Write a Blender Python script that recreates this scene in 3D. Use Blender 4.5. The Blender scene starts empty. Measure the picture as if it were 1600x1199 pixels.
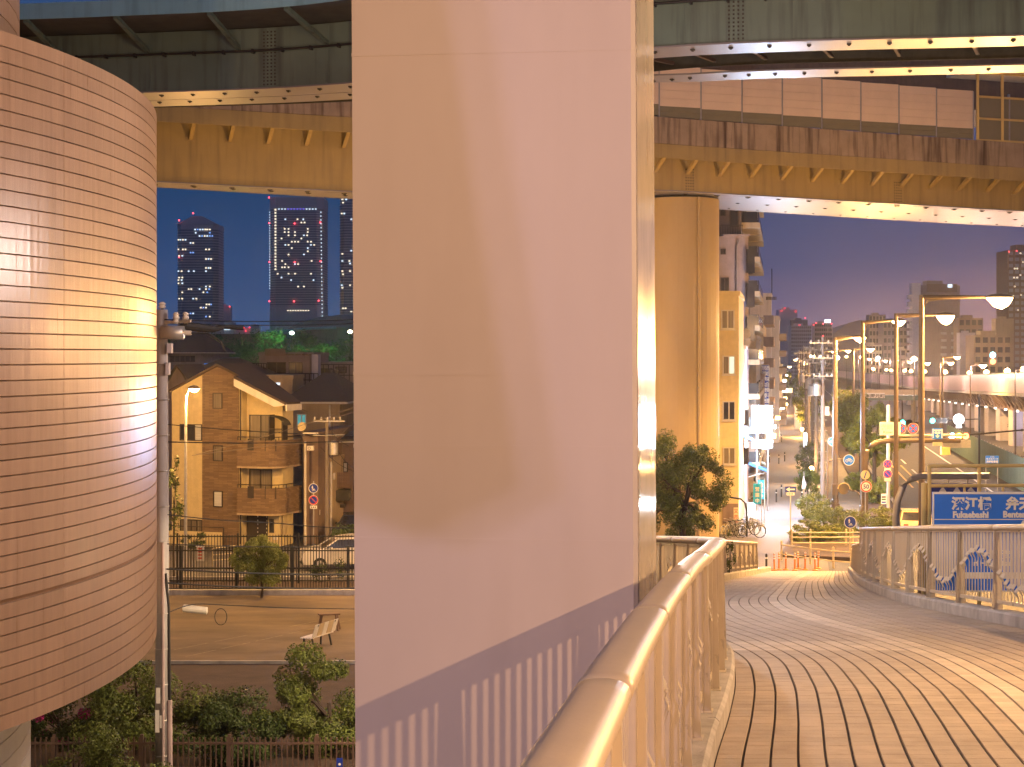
import bpy, bmesh, math, random
from mathutils import Vector, Matrix, Euler
R = math.radians
sc = bpy.context.scene
COL = sc.collection
# ------------------------------------------------------------------ camera
F, CX, CY, CZ = 2500.0, 800.0, 555.0, 9.8          # focal length in photo pixels, principal point, eye height
cam = bpy.data.cameras.new('camera'); camo = bpy.data.objects.new('camera', cam); COL.objects.link(camo)
camo.location = (0, 0, CZ); camo.rotation_euler = (R(90), 0, 0)
cam.sensor_width = 36; cam.lens = 36 * F / 1600; cam.shift_y = (CY - 599.5) / 1600
cam.clip_start = 0.1; cam.clip_end = 9000
sc.camera = camo
# ------------------------------------------------------------------ night sky
world = bpy.data.worlds.new('World'); sc.world = world; world.use_nodes = True
wn, wl = world.node_tree.nodes, world.node_tree.links
bg = wn['Background']; bg.inputs['Strength'].default_value = 1.0
tc = wn.new('ShaderNodeTexCoord'); sp = wn.new('ShaderNodeSeparateXYZ'); wl.new(tc.outputs['Generated'], sp.inputs[0])
def wramp(stops):
    r = wn.new('ShaderNodeValToRGB'); e = r.color_ramp.elements
    while len(e) < len(stops): e.new(0.5)
    for k, (p, c) in enumerate(stops): e[k].position = p; e[k].color = (*c, 1)
    wl.new(sp.outputs['Z'], r.inputs[0]); return r
def lin(*c):
    return tuple(((x/255)/12.92 if x/255 <= .04045 else ((x/255+.055)/1.055)**2.4) for x in c)
blue = wramp([(0.0, lin(70, 94, 142)), (.035, lin(50, 80, 130)), (.10, lin(26, 63, 107)), (.3, lin(60, 84, 128)), (1, lin(52, 68, 104))])
warm = wramp([(0.0, lin(186, 134, 138)), (.02, lin(136, 106, 128)), (.055, lin(80, 78, 118)), (.10, lin(70, 78, 120)), (.3, lin(58, 78, 122)), (1, lin(52, 68, 104))])
# the city's glow lies along the avenue (to the right): blend by azimuth
mr = wn.new('ShaderNodeMapRange'); mr.inputs[1].default_value = -.06; mr.inputs[2].default_value = .32
wl.new(sp.outputs['X'], mr.inputs[0])
mx = wn.new('ShaderNodeMixRGB'); wl.new(mr.outputs[0], mx.inputs[0]); wl.new(blue.outputs[0], mx.inputs[1]); wl.new(warm.outputs[0], mx.inputs[2])
wl.new(mx.outputs[0], bg.inputs['Color'])
vs = sc.view_settings
vs.view_transform = 'Standard'; vs.look = 'None'; vs.gamma = 1; vs.exposure = 0.0; vs.use_curve_mapping = False
cy = sc.cycles
cy.use_denoising = True; cy.sample_clamp_indirect = 4.0; cy.sample_clamp_direct = 0
cy.max_bounces = 6; cy.diffuse_bounces = 3; cy.glossy_bounces = 3; cy.transmission_bounces = 3; cy.volume_bounces = 0
cy.caustics_reflective = False; cy.caustics_refractive = False; cy.blur_glossy = 1.0
SOD, PINK, COOL, GREENL, WARMW = (1, .52, .15), (1, .70, .56), (.62, .72, 1), (.15, 1, .2), (1, .80, .55)
def light(name, loc, power, col, rad=.2, spot=None, parent=None, aim=None, spec=1.0):
    l = bpy.data.lights.new(name, 'SPOT' if spot else 'POINT'); l.energy = power; l.color = col; l.shadow_soft_size = rad; l.specular_factor = spec
    o = bpy.data.objects.new(name, l); COL.objects.link(o); o.location = loc
    if spot:
        l.spot_size = R(spot); l.spot_blend = .35
        d = Vector(aim) - Vector(loc); o.rotation_euler = d.to_track_quat('-Z', 'Y').to_euler()
    return o
# ------------------------------------------------------------------ measuring: photo pixel + distance -> place
def PX(u, d): return (u - CX) / F * d
def PZ(v, d): return CZ - (v - CY) / F * d
def P(u, v, d): return Vector((PX(u, d), d, PZ(v, d)))
SD = .172                                            # the avenue runs off at this slope (x per y)
SA = -math.atan(SD)                                  # its heading as a rotation about z
def Q(q, y, z=0): return Vector((q + SD*y, y, z))
# ------------------------------------------------------------------ objects
FR = {}
def setp(o, label=None, cat=None, group=None, kind=None):
    if label: o['label'] = label
    if cat: o['category'] = cat
    if group: o['group'] = group
    if kind: o['kind'] = kind
    return o
def thing(name, label, cat, loc=(0, 0, 0), rz=0, group=None):
    o = bpy.data.objects.new(name, None); COL.objects.link(o); o.location = loc; o.rotation_euler = (0, 0, rz); o.empty_display_size = .2
    FR[o.name] = (Vector(loc), rz)
    return setp(o, label, cat, group)
def frame_of(o):
    while o is not None:
        if o.name in FR: return FR[o.name]
        o = o.parent
    return (Vector((0, 0, 0)), 0)
class MB:
    def __init__(s): s.v = []; s.f = []; s.sm = False
    def pts(s, ps): n = len(s.v); s.v.extend([tuple(p) for p in ps]); return list(range(n, n+len(ps)))
    def poly(s, ps): s.f.append(s.pts(ps)); return s
    def box(s, x0, x1, y0, y1, z0, z1):
        return s.hexa([(x0,y0,z0),(x1,y0,z0),(x1,y1,z0),(x0,y1,z0)], [(x0,y0,z1),(x1,y0,z1),(x1,y1,z1),(x0,y1,z1)])
    def hexa(s, lo, hi):                             # two loops with the same count
        a = s.pts(lo); b = s.pts(hi); n = len(a)
        s.f.append(a[::-1]); s.f.append(b)
        for k in range(n): s.f.append([a[k], a[(k+1) % n], b[(k+1) % n], b[k]])
        return s
    def obox(s, c, sx, sy, sz, rz=0):                # box centred in plan, c.z = bottom
        c = Vector(c); ca, sa = math.cos(rz), math.sin(rz)
        q = [(-sx/2,-sy/2),(sx/2,-sy/2),(sx/2,sy/2),(-sx/2,sy/2)]
        p = [(c.x+x*ca-y*sa, c.y+x*sa+y*ca) for x, y in q]
        return s.hexa([(x,y,c.z) for x,y in p], [(x,y,c.z+sz) for x,y in p])
    def bar(s, p0, p1, w, h, up=(0,0,1)):
        p0, p1, up = Vector(p0), Vector(p1), Vector(up); t = (p1-p0).normalized()
        if abs(t.dot(up)) > .98: up = Vector((0,1,0))
        a = t.cross(up).normalized(); b = a.cross(t)
        q = [-a*w/2-b*h/2, a*w/2-b*h/2, a*w/2+b*h/2, -a*w/2+b*h/2]
        return s.hexa([p0+x for x in q], [p1+x for x in q])
    def tube(s, ps, r, n=8, cap=True):
        ps = [Vector(p) for p in ps]; rs = r if isinstance(r, (list, tuple)) else [r]*len(ps); loops = []
        ref = Vector((.31, .17, .93))
        for k, p in enumerate(ps):
            t = (ps[min(k+1, len(ps)-1)] - ps[max(k-1, 0)]).normalized()
            rf = ref if abs(t.dot(ref)) < .95 else Vector((1, 0, 0))
            a = t.cross(rf).normalized(); b = t.cross(a)
            loops.append(s.pts([p + (a*math.cos(2*math.pi*j/n) + b*math.sin(2*math.pi*j/n))*rs[k] for j in range(n)]))
        for A, B in zip(loops, loops[1:]):
            for j in range(n): s.f.append([A[j], A[(j+1) % n], B[(j+1) % n], B[j]])
        if cap: s.f.append(loops[0][::-1]); s.f.append(loops[-1])
        return s
    def cyl(s, c, r, h, n=16, r2=None):
        c = Vector(c); return s.tube([c, c+Vector((0,0,h))], [r, r if r2 is None else r2], n)
    def lathe(s, c, prof, n=16):
        c = Vector(c); loops = [s.pts([c+Vector((r*math.cos(2*math.pi*j/n), r*math.sin(2*math.pi*j/n), z)) for j in range(n)]) for r, z in prof]
        for A, B in zip(loops, loops[1:]):
            for j in range(n): s.f.append([A[j], A[(j+1) % n], B[(j+1) % n], B[j]])
        s.f.append(loops[0][::-1]); s.f.append(loops[-1]); return s
    def disc(s, c, r, nrm, th=.02, n=24, r_in=0):
        c, nrm = Vector(c), Vector(nrm).normalized(); a = nrm.cross(Vector((0,0,1))).normalized(); b = a.cross(nrm)
        ring = lambda rr, o: [c + nrm*o + (a*math.cos(2*math.pi*j/n)+b*math.sin(2*math.pi*j/n))*rr for j in range(n)]
        if not r_in: return s.hexa(ring(r, 0), ring(r, th))
        A, B, C2, D = (s.pts(x) for x in (ring(r, 0), ring(r, th), ring(r_in, th), ring(r_in, 0)))
        for L, M in ((A,B),(B,C2),(C2,D),(D,A)):
            for j in range(n): s.f.append([L[j], L[(j+1) % n], M[(j+1) % n], M[j]])
        return s
    def sweep(s, path, profs, nrms=None, caps=True):  # path of points, one closed profile [(out, up)] or one per point
        if not isinstance(profs[0][0], (tuple, list)): profs = [profs]*len(path)
        loops = []
        for k, p in enumerate(path):
            p = Vector(p); t = Vector(path[min(k+1, len(path)-1)]) - Vector(path[max(k-1, 0)]); t.z = 0; t.normalize()
            nr = Vector((t.y, -t.x, 0))              # to the right of travel
            loops.append(s.pts([p + nr*o + Vector((0,0,z)) for o, z in profs[k]]))
        n = len(profs[0])
        for A, B in zip(loops, loops[1:]):
            for j in range(n): s.f.append([A[j], A[(j+1) % n], B[(j+1) % n], B[j]])
        if caps: s.f.append(loops[0][::-1]); s.f.append(loops[-1])
        return s
    def mesh(s, name, m, off=(Vector((0,0,0)), 0), smooth=False):
        loc, rz = off; ca, sa = math.cos(-rz), math.sin(-rz); vv = []
        for x, y, z in s.v:
            x -= loc[0]; y -= loc[1]; z -= loc[2]; vv.append((x*ca-y*sa, x*sa+y*ca, z))
        me = bpy.data.meshes.new(name); me.from_pydata(vv, [], s.f)
        if m: me.materials.append(m)
        if smooth: me.polygons.foreach_set('use_smooth', [True]*len(me.polygons))
        bm = bmesh.new(); bm.from_mesh(me); bmesh.ops.recalc_face_normals(bm, faces=bm.faces); bm.to_mesh(me); bm.free()
        me.update(); return me
def part(mb, name, m, parent, label=None, kind=None, smooth=False):
    o = bpy.data.objects.new(name, mb.mesh(name, m, frame_of(parent), smooth)); COL.objects.link(o); o.parent = parent
    return setp(o, label, None, None, kind)
def inst(me, name, parent, loc=(0,0,0), rz=0, label=None):   # loc in world
    o = bpy.data.objects.new(name, me); COL.objects.link(o); o.parent = parent
    L, r0 = frame_of(parent); d = Vector(loc) - L; ca, sa = math.cos(-r0), math.sin(-r0)
    o.location = (d.x*ca-d.y*sa, d.x*sa+d.y*ca, d.z); o.rotation_euler = (0, 0, rz - r0)
    return setp(o, label)
def solo(mb, name, m, label, cat, group=None, smooth=False, loc=None):
    if loc is None:
        xs = [p[0] for p in mb.v]; ys = [p[1] for p in mb.v]; loc = (sum(xs)/len(xs), sum(ys)/len(ys), min(p[2] for p in mb.v))
    o = bpy.data.objects.new(name, mb.mesh(name, m, (Vector(loc), 0), smooth)); COL.objects.link(o); o.location = loc
    FR[o.name] = (Vector(loc), 0)
    return setp(o, label, cat, group)
def struct(mb, name, m, kind='structure', smooth=False, label=None):
    o = bpy.data.objects.new(name, mb.mesh(name, m, (Vector((0,0,0)), 0), smooth)); COL.objects.link(o)
    FR[o.name] = (Vector((0,0,0)), 0)
    return setp(o, label, None, None, kind)
def copy_tree(o, parent=None, loc=None, rz=None, label=None):
    c = o.copy(); COL.objects.link(c)
    if parent: c.parent = parent
    if loc is not None: c.location = loc; FR[c.name] = (Vector(loc), rz if rz is not None else o.rotation_euler.z)
    if rz is not None: c.rotation_euler = (0, 0, rz)
    if label: c['label'] = label
    for ch in list(o.children): copy_tree(ch, c)
    return c
# ------------------------------------------------------------------ materials
MATS = {}
def mat(name, col, rough=.6, metal=0, var=.15, vscale=2.0, streak=0, scol=None, bump=0, bscale=30, island=0, objrand=0, stretch=(1,1,1), coat=0, spec=.5, ribs=None, trans=0):
    if name in MATS: return MATS[name]
    m = bpy.data.materials.new(name); m.use_nodes = True; N, L = m.node_tree.nodes, m.node_tree.links
    b = N['Principled BSDF']; b.inputs['Roughness'].default_value = rough; b.inputs['Metallic'].default_value = metal
    b.inputs['Specular IOR Level'].default_value = spec
    if coat: b.inputs['Coat Weight'].default_value = coat; b.inputs['Coat Roughness'].default_value = .12
    if trans: b.inputs['Transmission Weight'].default_value = trans
    t = N.new('ShaderNodeTexCoord'); mp = N.new('ShaderNodeMapping'); L.new(t.outputs['Object'], mp.inputs[0]); mp.inputs['Scale'].default_value = stretch
    nz = N.new('ShaderNodeTexNoise'); nz.inputs['Scale'].default_value = vscale; nz.inputs['Detail'].default_value = 6; nz.inputs['Roughness'].default_value = .62
    L.new(mp.outputs[0], nz.inputs[0])
    cr = N.new('ShaderNodeValToRGB'); e = cr.color_ramp.elements
    e[0].position = .3; e[0].color = (*[max(0, c*(1-var)) for c in col], 1); e[1].position = .7; e[1].color = (*[min(1, c*(1+var)) for c in col], 1)
    L.new(nz.outputs[0], cr.inputs[0]); out = cr.outputs[0]
    def mul(fac_out, lo, hi):
        nonlocal out
        r = N.new('ShaderNodeMapRange'); r.inputs[3].default_value = lo; r.inputs[4].default_value = hi; L.new(fac_out, r.inputs[0])
        x = N.new('ShaderNodeMixRGB'); x.blend_type = 'MULTIPLY'; x.inputs[0].default_value = 1; L.new(out, x.inputs[1]); L.new(r.outputs[0], x.inputs[2]); out = x.outputs[0]
    if island: g = N.new('ShaderNodeNewGeometry'); mul(g.outputs['Random Per Island'], 1-island, 1+island)
    if objrand: g = N.new('ShaderNodeObjectInfo'); mul(g.outputs['Random'], 1-objrand, 1+objrand)
    if streak:
        m2 = N.new('ShaderNodeMapping'); L.new(t.outputs['Object'], m2.inputs[0]); m2.inputs['Scale'].default_value = (1.7, 1.7, .12)
        n2 = N.new('ShaderNodeTexNoise'); n2.inputs['Scale'].default_value = 2.2; n2.inputs['Detail'].default_value = 5; L.new(m2.outputs[0], n2.inputs[0])
        r2 = N.new('ShaderNodeMapRange'); r2.inputs[1].default_value = .48; r2.inputs[2].default_value = .72; r2.inputs[4].default_value = streak; L.new(n2.outputs[0], r2.inputs[0])
        x = N.new('ShaderNodeMixRGB'); L.new(r2.outputs[0], x.inputs[0]); L.new(out, x.inputs[1]); x.inputs[2].default_value = (*(scol or [c*.25 for c in col]), 1); out = x.outputs[0]
    L.new(out, b.inputs['Base Color'])
    rr = N.new('ShaderNodeMapRange'); rr.inputs[3].default_value = max(.02, rough-.1); rr.inputs[4].default_value = min(1, rough+.1); L.new(nz.outputs[0], rr.inputs[0]); L.new(rr.outputs[0], b.inputs['Roughness'])
    if bump or ribs:
        bp = N.new('ShaderNodeBump'); bp.inputs['Strength'].default_value = bump or .4; bp.inputs['Distance'].default_value = .02
        if ribs:
            m3 = N.new('ShaderNodeMapping'); L.new(t.outputs['Object'], m3.inputs[0]); m3.inputs['Scale'].default_value = ribs
            n3 = N.new('ShaderNodeTexNoise'); n3.inputs['Scale'].default_value = 1; n3.inputs['Detail'].default_value = 2
        else:
            m3 = mp; n3 = N.new('ShaderNodeTexNoise'); n3.inputs['Scale'].default_value = bscale; n3.inputs['Detail'].default_value = 4
        L.new(m3.outputs[0], n3.inputs[0]); L.new(n3.outputs[0], bp.inputs['Height']); L.new(bp.outputs[0], b.inputs['Normal'])
    MATS[name] = m; return m
def emit(name, col, strength, base=None):
    if name in MATS: return MATS[name]
    m = bpy.data.materials.new(name); m.use_nodes = True; b = m.node_tree.nodes['Principled BSDF']
    b.inputs['Base Color'].default_value = (*(base or [c*.6 for c in col]), 1); b.inputs['Emission Color'].default_value = (*col, 1); b.inputs['Emission Strength'].default_value = strength
    b.inputs['Roughness'].default_value = .4; MATS[name] = m; return m
def brickmat(name, c1, c2, mortar, w, h, bump=.5):
    m = bpy.data.materials.new(name); m.use_nodes = True; N, L = m.node_tree.nodes, m.node_tree.links; b = N['Principled BSDF']; b.inputs['Roughness'].default_value = .8
    t = N.new('ShaderNodeTexCoord'); s = N.new('ShaderNodeSeparateXYZ'); L.new(t.outputs['Object'], s.inputs[0])
    a = N.new('ShaderNodeMath'); a.operation = 'ADD'; L.new(s.outputs[0], a.inputs[0]); L.new(s.outputs[1], a.inputs[1])
    c = N.new('ShaderNodeCombineXYZ'); L.new(a.outputs[0], c.inputs[0]); L.new(s.outputs[2], c.inputs[1])
    k = N.new('ShaderNodeTexBrick'); L.new(c.outputs[0], k.inputs[0]); k.inputs['Scale'].default_value = 1; k.inputs['Brick Width'].default_value = w; k.inputs['Row Height'].default_value = h
    k.inputs['Mortar Size'].default_value = h*.1; k.inputs['Color1'].default_value = (*c1, 1); k.inputs['Color2'].default_value = (*c2, 1); k.inputs['Mortar'].default_value = (*mortar, 1); k.inputs['Bias'].default_value = -.1
    L.new(k.outputs['Color'], b.inputs['Base Color'])
    bp = N.new('ShaderNodeBump'); bp.invert = True; bp.inputs['Strength'].default_value = bump; bp.inputs['Distance'].default_value = .02; L.new(k.outputs['Fac'], bp.inputs['Height']); L.new(bp.outputs[0], b.inputs['Normal'])
    MATS[name] = m; return m
def txt(body, size, loc, m, parent, rz=0, bold=0, name='lettering', ax='CENTER', sx=1.0):
    c = bpy.data.curves.new('lettering', 'FONT'); c.body = body; c.size = size; c.extrude = .003; c.offset = bold; c.align_x = ax; c.resolution_u = 2; c.space_character = 1.0
    o = bpy.data.objects.new('tmp', c); COL.objects.link(o); bpy.context.view_layer.update()
    me = bpy.data.meshes.new_from_object(o.evaluated_get(bpy.context.evaluated_depsgraph_get())); bpy.data.objects.remove(o)
    M = Matrix.Rotation(rz, 4, 'Z') @ Matrix.Rotation(R(90), 4, 'X') @ Matrix.Diagonal((sx, 1, 1, 1)); me.transform(M)
    me.materials.clear(); me.materials.append(m); me.name = name
    t = inst(me, name, parent, loc, 0); t.rotation_euler = (0, 0, -frame_of(parent)[1]); return t
# ------------------------------------------------------------------ the material list
M = {}
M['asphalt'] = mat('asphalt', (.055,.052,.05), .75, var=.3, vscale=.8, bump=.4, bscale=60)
M['asphalt_lamplit'] = mat('asphalt_lit', (.16,.15,.14), .6, var=.25, vscale=.6, bump=.4, bscale=60)  # paler copy of asphalt with lamplight put into the colour
M['dirt'] = mat('packed_dirt', (.17,.13,.09), .95, var=.35, vscale=.35, bump=.6, bscale=25, stretch=(1,2.4,1))
M['soil'] = mat('dark_soil', (.075,.05,.04), .95, var=.35, vscale=1.2, bump=.8, bscale=20)
M['paving'] = brickmat('square_paving', (.30,.27,.25), (.36,.33,.30), (.14,.12,.11), .6, .6, .4)
M['concrete'] = mat('concrete', (.34,.32,.29), .85, var=.2, vscale=1.2, streak=.45, bump=.35, bscale=30)
M['kerb'] = mat('kerb_concrete', (.42,.40,.38), .8, var=.25, vscale=2.5, streak=.3, bump=.4, bscale=35)
M['white_line'] = mat('road_paint', (.7,.7,.66), .7, var=.2, vscale=6)
M['worn_line'] = mat('worn_paint', (.30,.25,.17), .9, var=.5, vscale=5)
M['yellow_line'] = mat('yellow_road_paint', (.75,.45,.12), .7, var=.2, vscale=6)
M['pillar'] = mat('pier_paint', (.535,.50,.505), .48, var=.06, vscale=.7, streak=.16, scol=(.42,.37,.34), bump=.05, bscale=9, stretch=(1,1,.45), spec=.45)
M['pillar_side'] = mat('pier_gloss_paint', (.58,.54,.52), .16, var=.05, vscale=.8, ribs=(9,9,.9), bump=.12, spec=.8)
M['tile_clad'] = mat('ribbed_tile', (.45,.31,.215), .31, var=.10, vscale=1.2, ribs=(9,9,.25), bump=.35, objrand=.07, stretch=(6,6,.5), spec=.33)
M['tile_clad_white'] = mat('white_ribbed_tile', (.62,.63,.66), .4, var=.08, vscale=2, ribs=(9,9,.3), bump=.3)
M['tile_joint'] = mat('tile_joint', (.30,.19,.125), .9)
M['teal'] = mat('teal_girder_paint', (.135,.19,.155), .5, var=.12, vscale=.6, streak=.6, scol=(.04,.04,.04), bump=.06, bscale=8)
M['teal_light'] = mat('pale_teal_paint', (.26,.48,.52), .5, var=.1, vscale=.8, streak=.35, bump=.06, bscale=8)
M['cream_steel'] = mat('cream_girder_paint', (.36,.265,.10), .5, var=.1, vscale=.6, streak=.4, scol=(.12,.09,.05), bump=.06, bscale=8)
M['flange'] = mat('glossy_flange_paint', (.24,.22,.23), .36, var=.12, vscale=1.5, stretch=(.3,1,1), bump=.08, bscale=6, spec=.35)
M['bolt'] = mat('bolt_steel', (.05,.045,.04), .7)
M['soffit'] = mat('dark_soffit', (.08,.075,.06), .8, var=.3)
M['rust_concrete'] = mat('stained_parapet', (.34,.26,.19), .85, var=.2, vscale=1, streak=.95, scol=(.06,.03,.018), bump=.3, bscale=14)
M['barrier'] = mat('noise_panel', (.78,.62,.48), .5, var=.06, vscale=1, objrand=.05)
M['barrier_dark'] = mat('olive_noise_panel', (.21,.19,.12), .5, var=.06)
M['column'] = mat('column_paint', (.37,.275,.14), .5, var=.07, vscale=.6, bump=.05, bscale=6, stretch=(1,1,.4))
M['rail'] = mat('cream_rail_paint', (.62,.55,.43), .30, metal=.15, var=.08, vscale=3, spec=.6)
M['rail_top'] = mat('handrail_metal', (.62,.53,.38), .42, metal=.25, var=.08, vscale=2.5, bump=.04, bscale=20)
M['tile'] = mat('deck_tile', (.40,.335,.27), .7, var=.16, vscale=.9, streak=.3, scol=(.2,.15,.11), island=.06, bump=.35, bscale=45)
M['tile_one'] = mat('deck_tile_single', (.40,.335,.27), .7, var=.16, vscale=.9, streak=.3, scol=(.2,.15,.11), objrand=.06, bump=.35, bscale=45)
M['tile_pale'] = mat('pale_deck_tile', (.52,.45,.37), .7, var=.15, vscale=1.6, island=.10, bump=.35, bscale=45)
M['grout'] = mat('dark_grout', (.05,.04,.035), .95)
M['cream_wall'] = mat('cream_render', (.58,.47,.25), .85, var=.1, vscale=3, streak=.12, bump=.5, bscale=25)
M['house_brick'] = brickmat('house_tile', (.15,.095,.055), (.25,.165,.09), (.12,.08,.05), .34, .075)
M['roof_dark'] = mat('slate_roof', (.06,.04,.032), .8, var=.25, vscale=4, bump=.4, bscale=12)
M['trim_white'] = mat('white_trim', (.66,.62,.55), .6, var=.08, streak=.2)
M['frame_dark'] = mat('dark_window_frame', (.045,.035,.03), .45, metal=.3)
M['frame_light'] = mat('light_window_frame', (.5,.46,.4), .4, metal=.4)
M['glass'] = mat('dark_glass', (.03,.03,.035), .12, var=.3, vscale=1, spec=.6)
M['curtain'] = mat('curtained_glass', (.17,.14,.10), .25, var=.35, vscale=1.2, stretch=(9,9,.2), spec=.6)
M['curtain_white'] = mat('pale_blind', (.5,.5,.48), .3, var=.2, vscale=1.5, stretch=(.3,.3,12))
M['mauve_dark'] = mat('dark_mauve_render', (.13,.105,.11), .85, var=.12, streak=.3, bump=.2)
M['pink_wall'] = mat('mauve_render', (.27,.22,.22), .85, var=.12, streak=.3, bump=.2)
M['beige_wall'] = mat('beige_render', (.40,.31,.20), .85, var=.1, streak=.25, bump=.2)
M['grey_wall'] = mat('grey_render', (.22,.20,.20), .85, var=.15, streak=.35, bump=.2)
M['white_wall'] = mat('white_render', (.58,.53,.47), .8, var=.08, streak=.25, bump=.15)
M['lilac_wall'] = mat('lilac_render', (.48,.46,.52), .7, var=.08, streak=.15)
M['brown_wall'] = mat('brown_render', (.20,.14,.11), .8, var=.15, streak=.2)
M['tower'] = mat('tower_concrete', (.62,.58,.60), .7, var=.1, vscale=.02)
M['tower_band'] = mat('tower_glass_band', (.27,.27,.32), .35, var=.1, vscale=.02)
M['black'] = mat('black_steel', (.022,.02,.02), .55, metal=.2)
M['fence_brown'] = mat('brown_fence_paint', (.10,.06,.045), .55, var=.2)
M['fence_dark'] = mat('dark_green_fence', (.022,.022,.018), .6)
M['steel'] = mat('galvanised_steel', (.42,.41,.39), .42, metal=.55, var=.15, vscale=5)
M['lamp_post'] = mat('lamp_post_paint', (.16,.12,.09), .4, metal=.3, var=.12, vscale=4)
M['street_pole'] = mat('street_pole', (.19,.16,.14), .75, var=.2, vscale=3, stretch=(1,1,.3), bump=.2)
M['conc_pole'] = mat('concrete_pole', (.36,.35,.36), .75, var=.15, vscale=3, stretch=(1,1,.3), bump=.2)
M['pink_pipe'] = mat('plastic_conduit', (.42,.33,.33), .5)
M['yellow_pipe'] = mat('yellow_pipe_paint', (.62,.46,.17), .4, var=.1)
M['sign_blue'] = mat('sign_blue', (.008,.17,.80), .4, var=.06)
M['sign_navy'] = mat('sign_navy', (.012,.035,.30), .4, var=.06)
M['sign_red'] = mat('sign_red', (.62,.045,.015), .4, var=.05)
M['sign_white'] = mat('sign_white', (.78,.77,.74), .45, var=.04)
M['cream_guard'] = mat('cream_guard_paint', (.62,.52,.34), .5, var=.1)
M['orange_post'] = mat('orange_plastic', (.62,.20,.03), .45, var=.1)
M['cable'] = mat('black_cable', (.018,.018,.02), .6)
M['pale_cable'] = mat('pale_cable', (.20,.16,.12), .6)
M['leaf_dark'] = mat('leaf_dark', (.048,.075,.014), .55, var=.35, vscale=1.2, island=.45)
M['leaf_mid'] = mat('leaf_mid', (.10,.13,.022), .55, var=.35, vscale=1.2, island=.45)
M['leaf_hedge'] = mat('leaf_hedge', (.16,.19,.03), .5, var=.3, vscale=1.5, island=.4)
M['leaf_green'] = mat('leaf_green', (.05,.11,.03), .6, var=.35, vscale=.5, island=.45)
M['flower'] = mat('magenta_flower', (.35,.02,.16), .6, island=.4)
M['red_flower'] = mat('red_flower', (.40,.05,.05), .6, island=.4)
M['bark'] = mat('bark', (.07,.05,.038), .9, var=.3, bump=.6, bscale=20)
M['tyre'] = mat('tyre', (.02,.02,.02), .8)
M['car_white'] = mat('white_car_paint', (.62,.60,.56), .25, var=.02, coat=.6)
M['car_dark'] = mat('dark_car_paint', (.05,.05,.055), .25, var=.02, coat=.6)
M['car_beige'] = mat('beige_car_paint', (.5,.40,.22), .25, var=.02, coat=.6)
M['green_sheet'] = mat('green_corrugated', (.16,.24,.22), .5, var=.1, streak=.3)
M['pier_lilac'] = mat('pier_lilac', (.46,.43,.46), .7, var=.08, streak=.2)
M['pink_barrier'] = mat('translucent_barrier', (.46,.31,.32), .35, var=.1, objrand=.06)
M['dark_girder'] = mat('dark_girder', (.10,.065,.05), .6, var=.2, streak=.3)
M['blue_awning'] = mat('blue_awning', (.015,.12,.42), .6, var=.15)
M['wood'] = mat('weathered_wood', (.20,.13,.09), .8, var=.25, stretch=(.5,6,6))
E_SOD = emit('lamp_glass_sodium', (1,.70,.34), 26); E_SODS = emit('lamp_glass_amber', (1,.62,.26), 14)
E_WHT = emit('sign_light_white', (.80,.93,1), 7); E_RED = emit('warning_red', (1,.06,.08), 7); E_WIN = emit('lit_window_warm', (1,.86,.62), 1.6); E_WINC = emit('lit_window_cool', (.70,.86,1), 1.5)
E_WINB = emit('lit_window_blue', (.25,.45,1), 1.2); E_GRN = emit('signal_green', (.10,1,.75), 9); E_CYAN = emit('signal_cyan', (.30,.85,1), 9); E_AMB = emit('signal_amber', (1,.55,.12), 9); E_REDS = emit('signal_red', (1,.16,.06), 9)
E_GLOBE = emit('globe_white', (.95,.97,1), 8)
# ------------------------------------------------------------------ ground and roads
g = MB(); g.poly([(-860,-270,0),(860,-270,0),(860,1140,0),(-860,1140,0)]); struct(g, 'ground', M['asphalt'])
g = MB(); g.poly([(-60,50.8,.008),(4,50.8,.008),(4,65.2,.008),(-60,65.2,.008)]); struct(g, 'park_ground', M['dirt'])
g = MB(); g.poly([(-60,33,.004),(4,33,.004),(4,50.8,.004),(-60,50.8,.004)]); struct(g, 'park_planting_bed', M['soil'])
g = MB(); g.box(-60,4,50.72,50.84,-.1,.10); struct(g, 'park_edge_kerb', M['kerb'])
g = MB(); g.box(-60,4,65.2,65.5,-.1,.22); struct(g, 'park_boundary_kerb', M['kerb'])
g = MB(); g.poly([(-60,65.5,.006),(4,65.5,.006),(4,69.5,.006),(-60,69.5,.006)]); struct(g, 'verge_ground', M['soil'])
g = MB(); g.box(-60,4,69.5,69.7,-.1,.16); struct(g, 'street_kerb', M['kerb'])
g = MB(); g.poly([(-60,69.7,.008),(4,69.7,.008),(4,80.5,.008),(-60,80.5,.008)]); struct(g, 'side_street', M['asphalt_lamplit'])
for k,(a,b) in enumerate([((-12.3,51.6),(-4.8,62.2)),((-10.6,51.9),(-4.2,61.8))]):
    g = MB(); a = Vector((*a,.013)); b = Vector((*b,.013)); n = Vector((b.y-a.y, a.x-b.x, 0)).normalized()*.018
    for j in range(7):
        if k == 1 or j in (1,2,4,6): p0 = a.lerp(b, j/7); p1 = a.lerp(b, (j+.85)/7); g.poly([p0-n,p1-n,p1+n,p0+n])
    struct(g, 'court_line', M['worn_line'])
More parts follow.
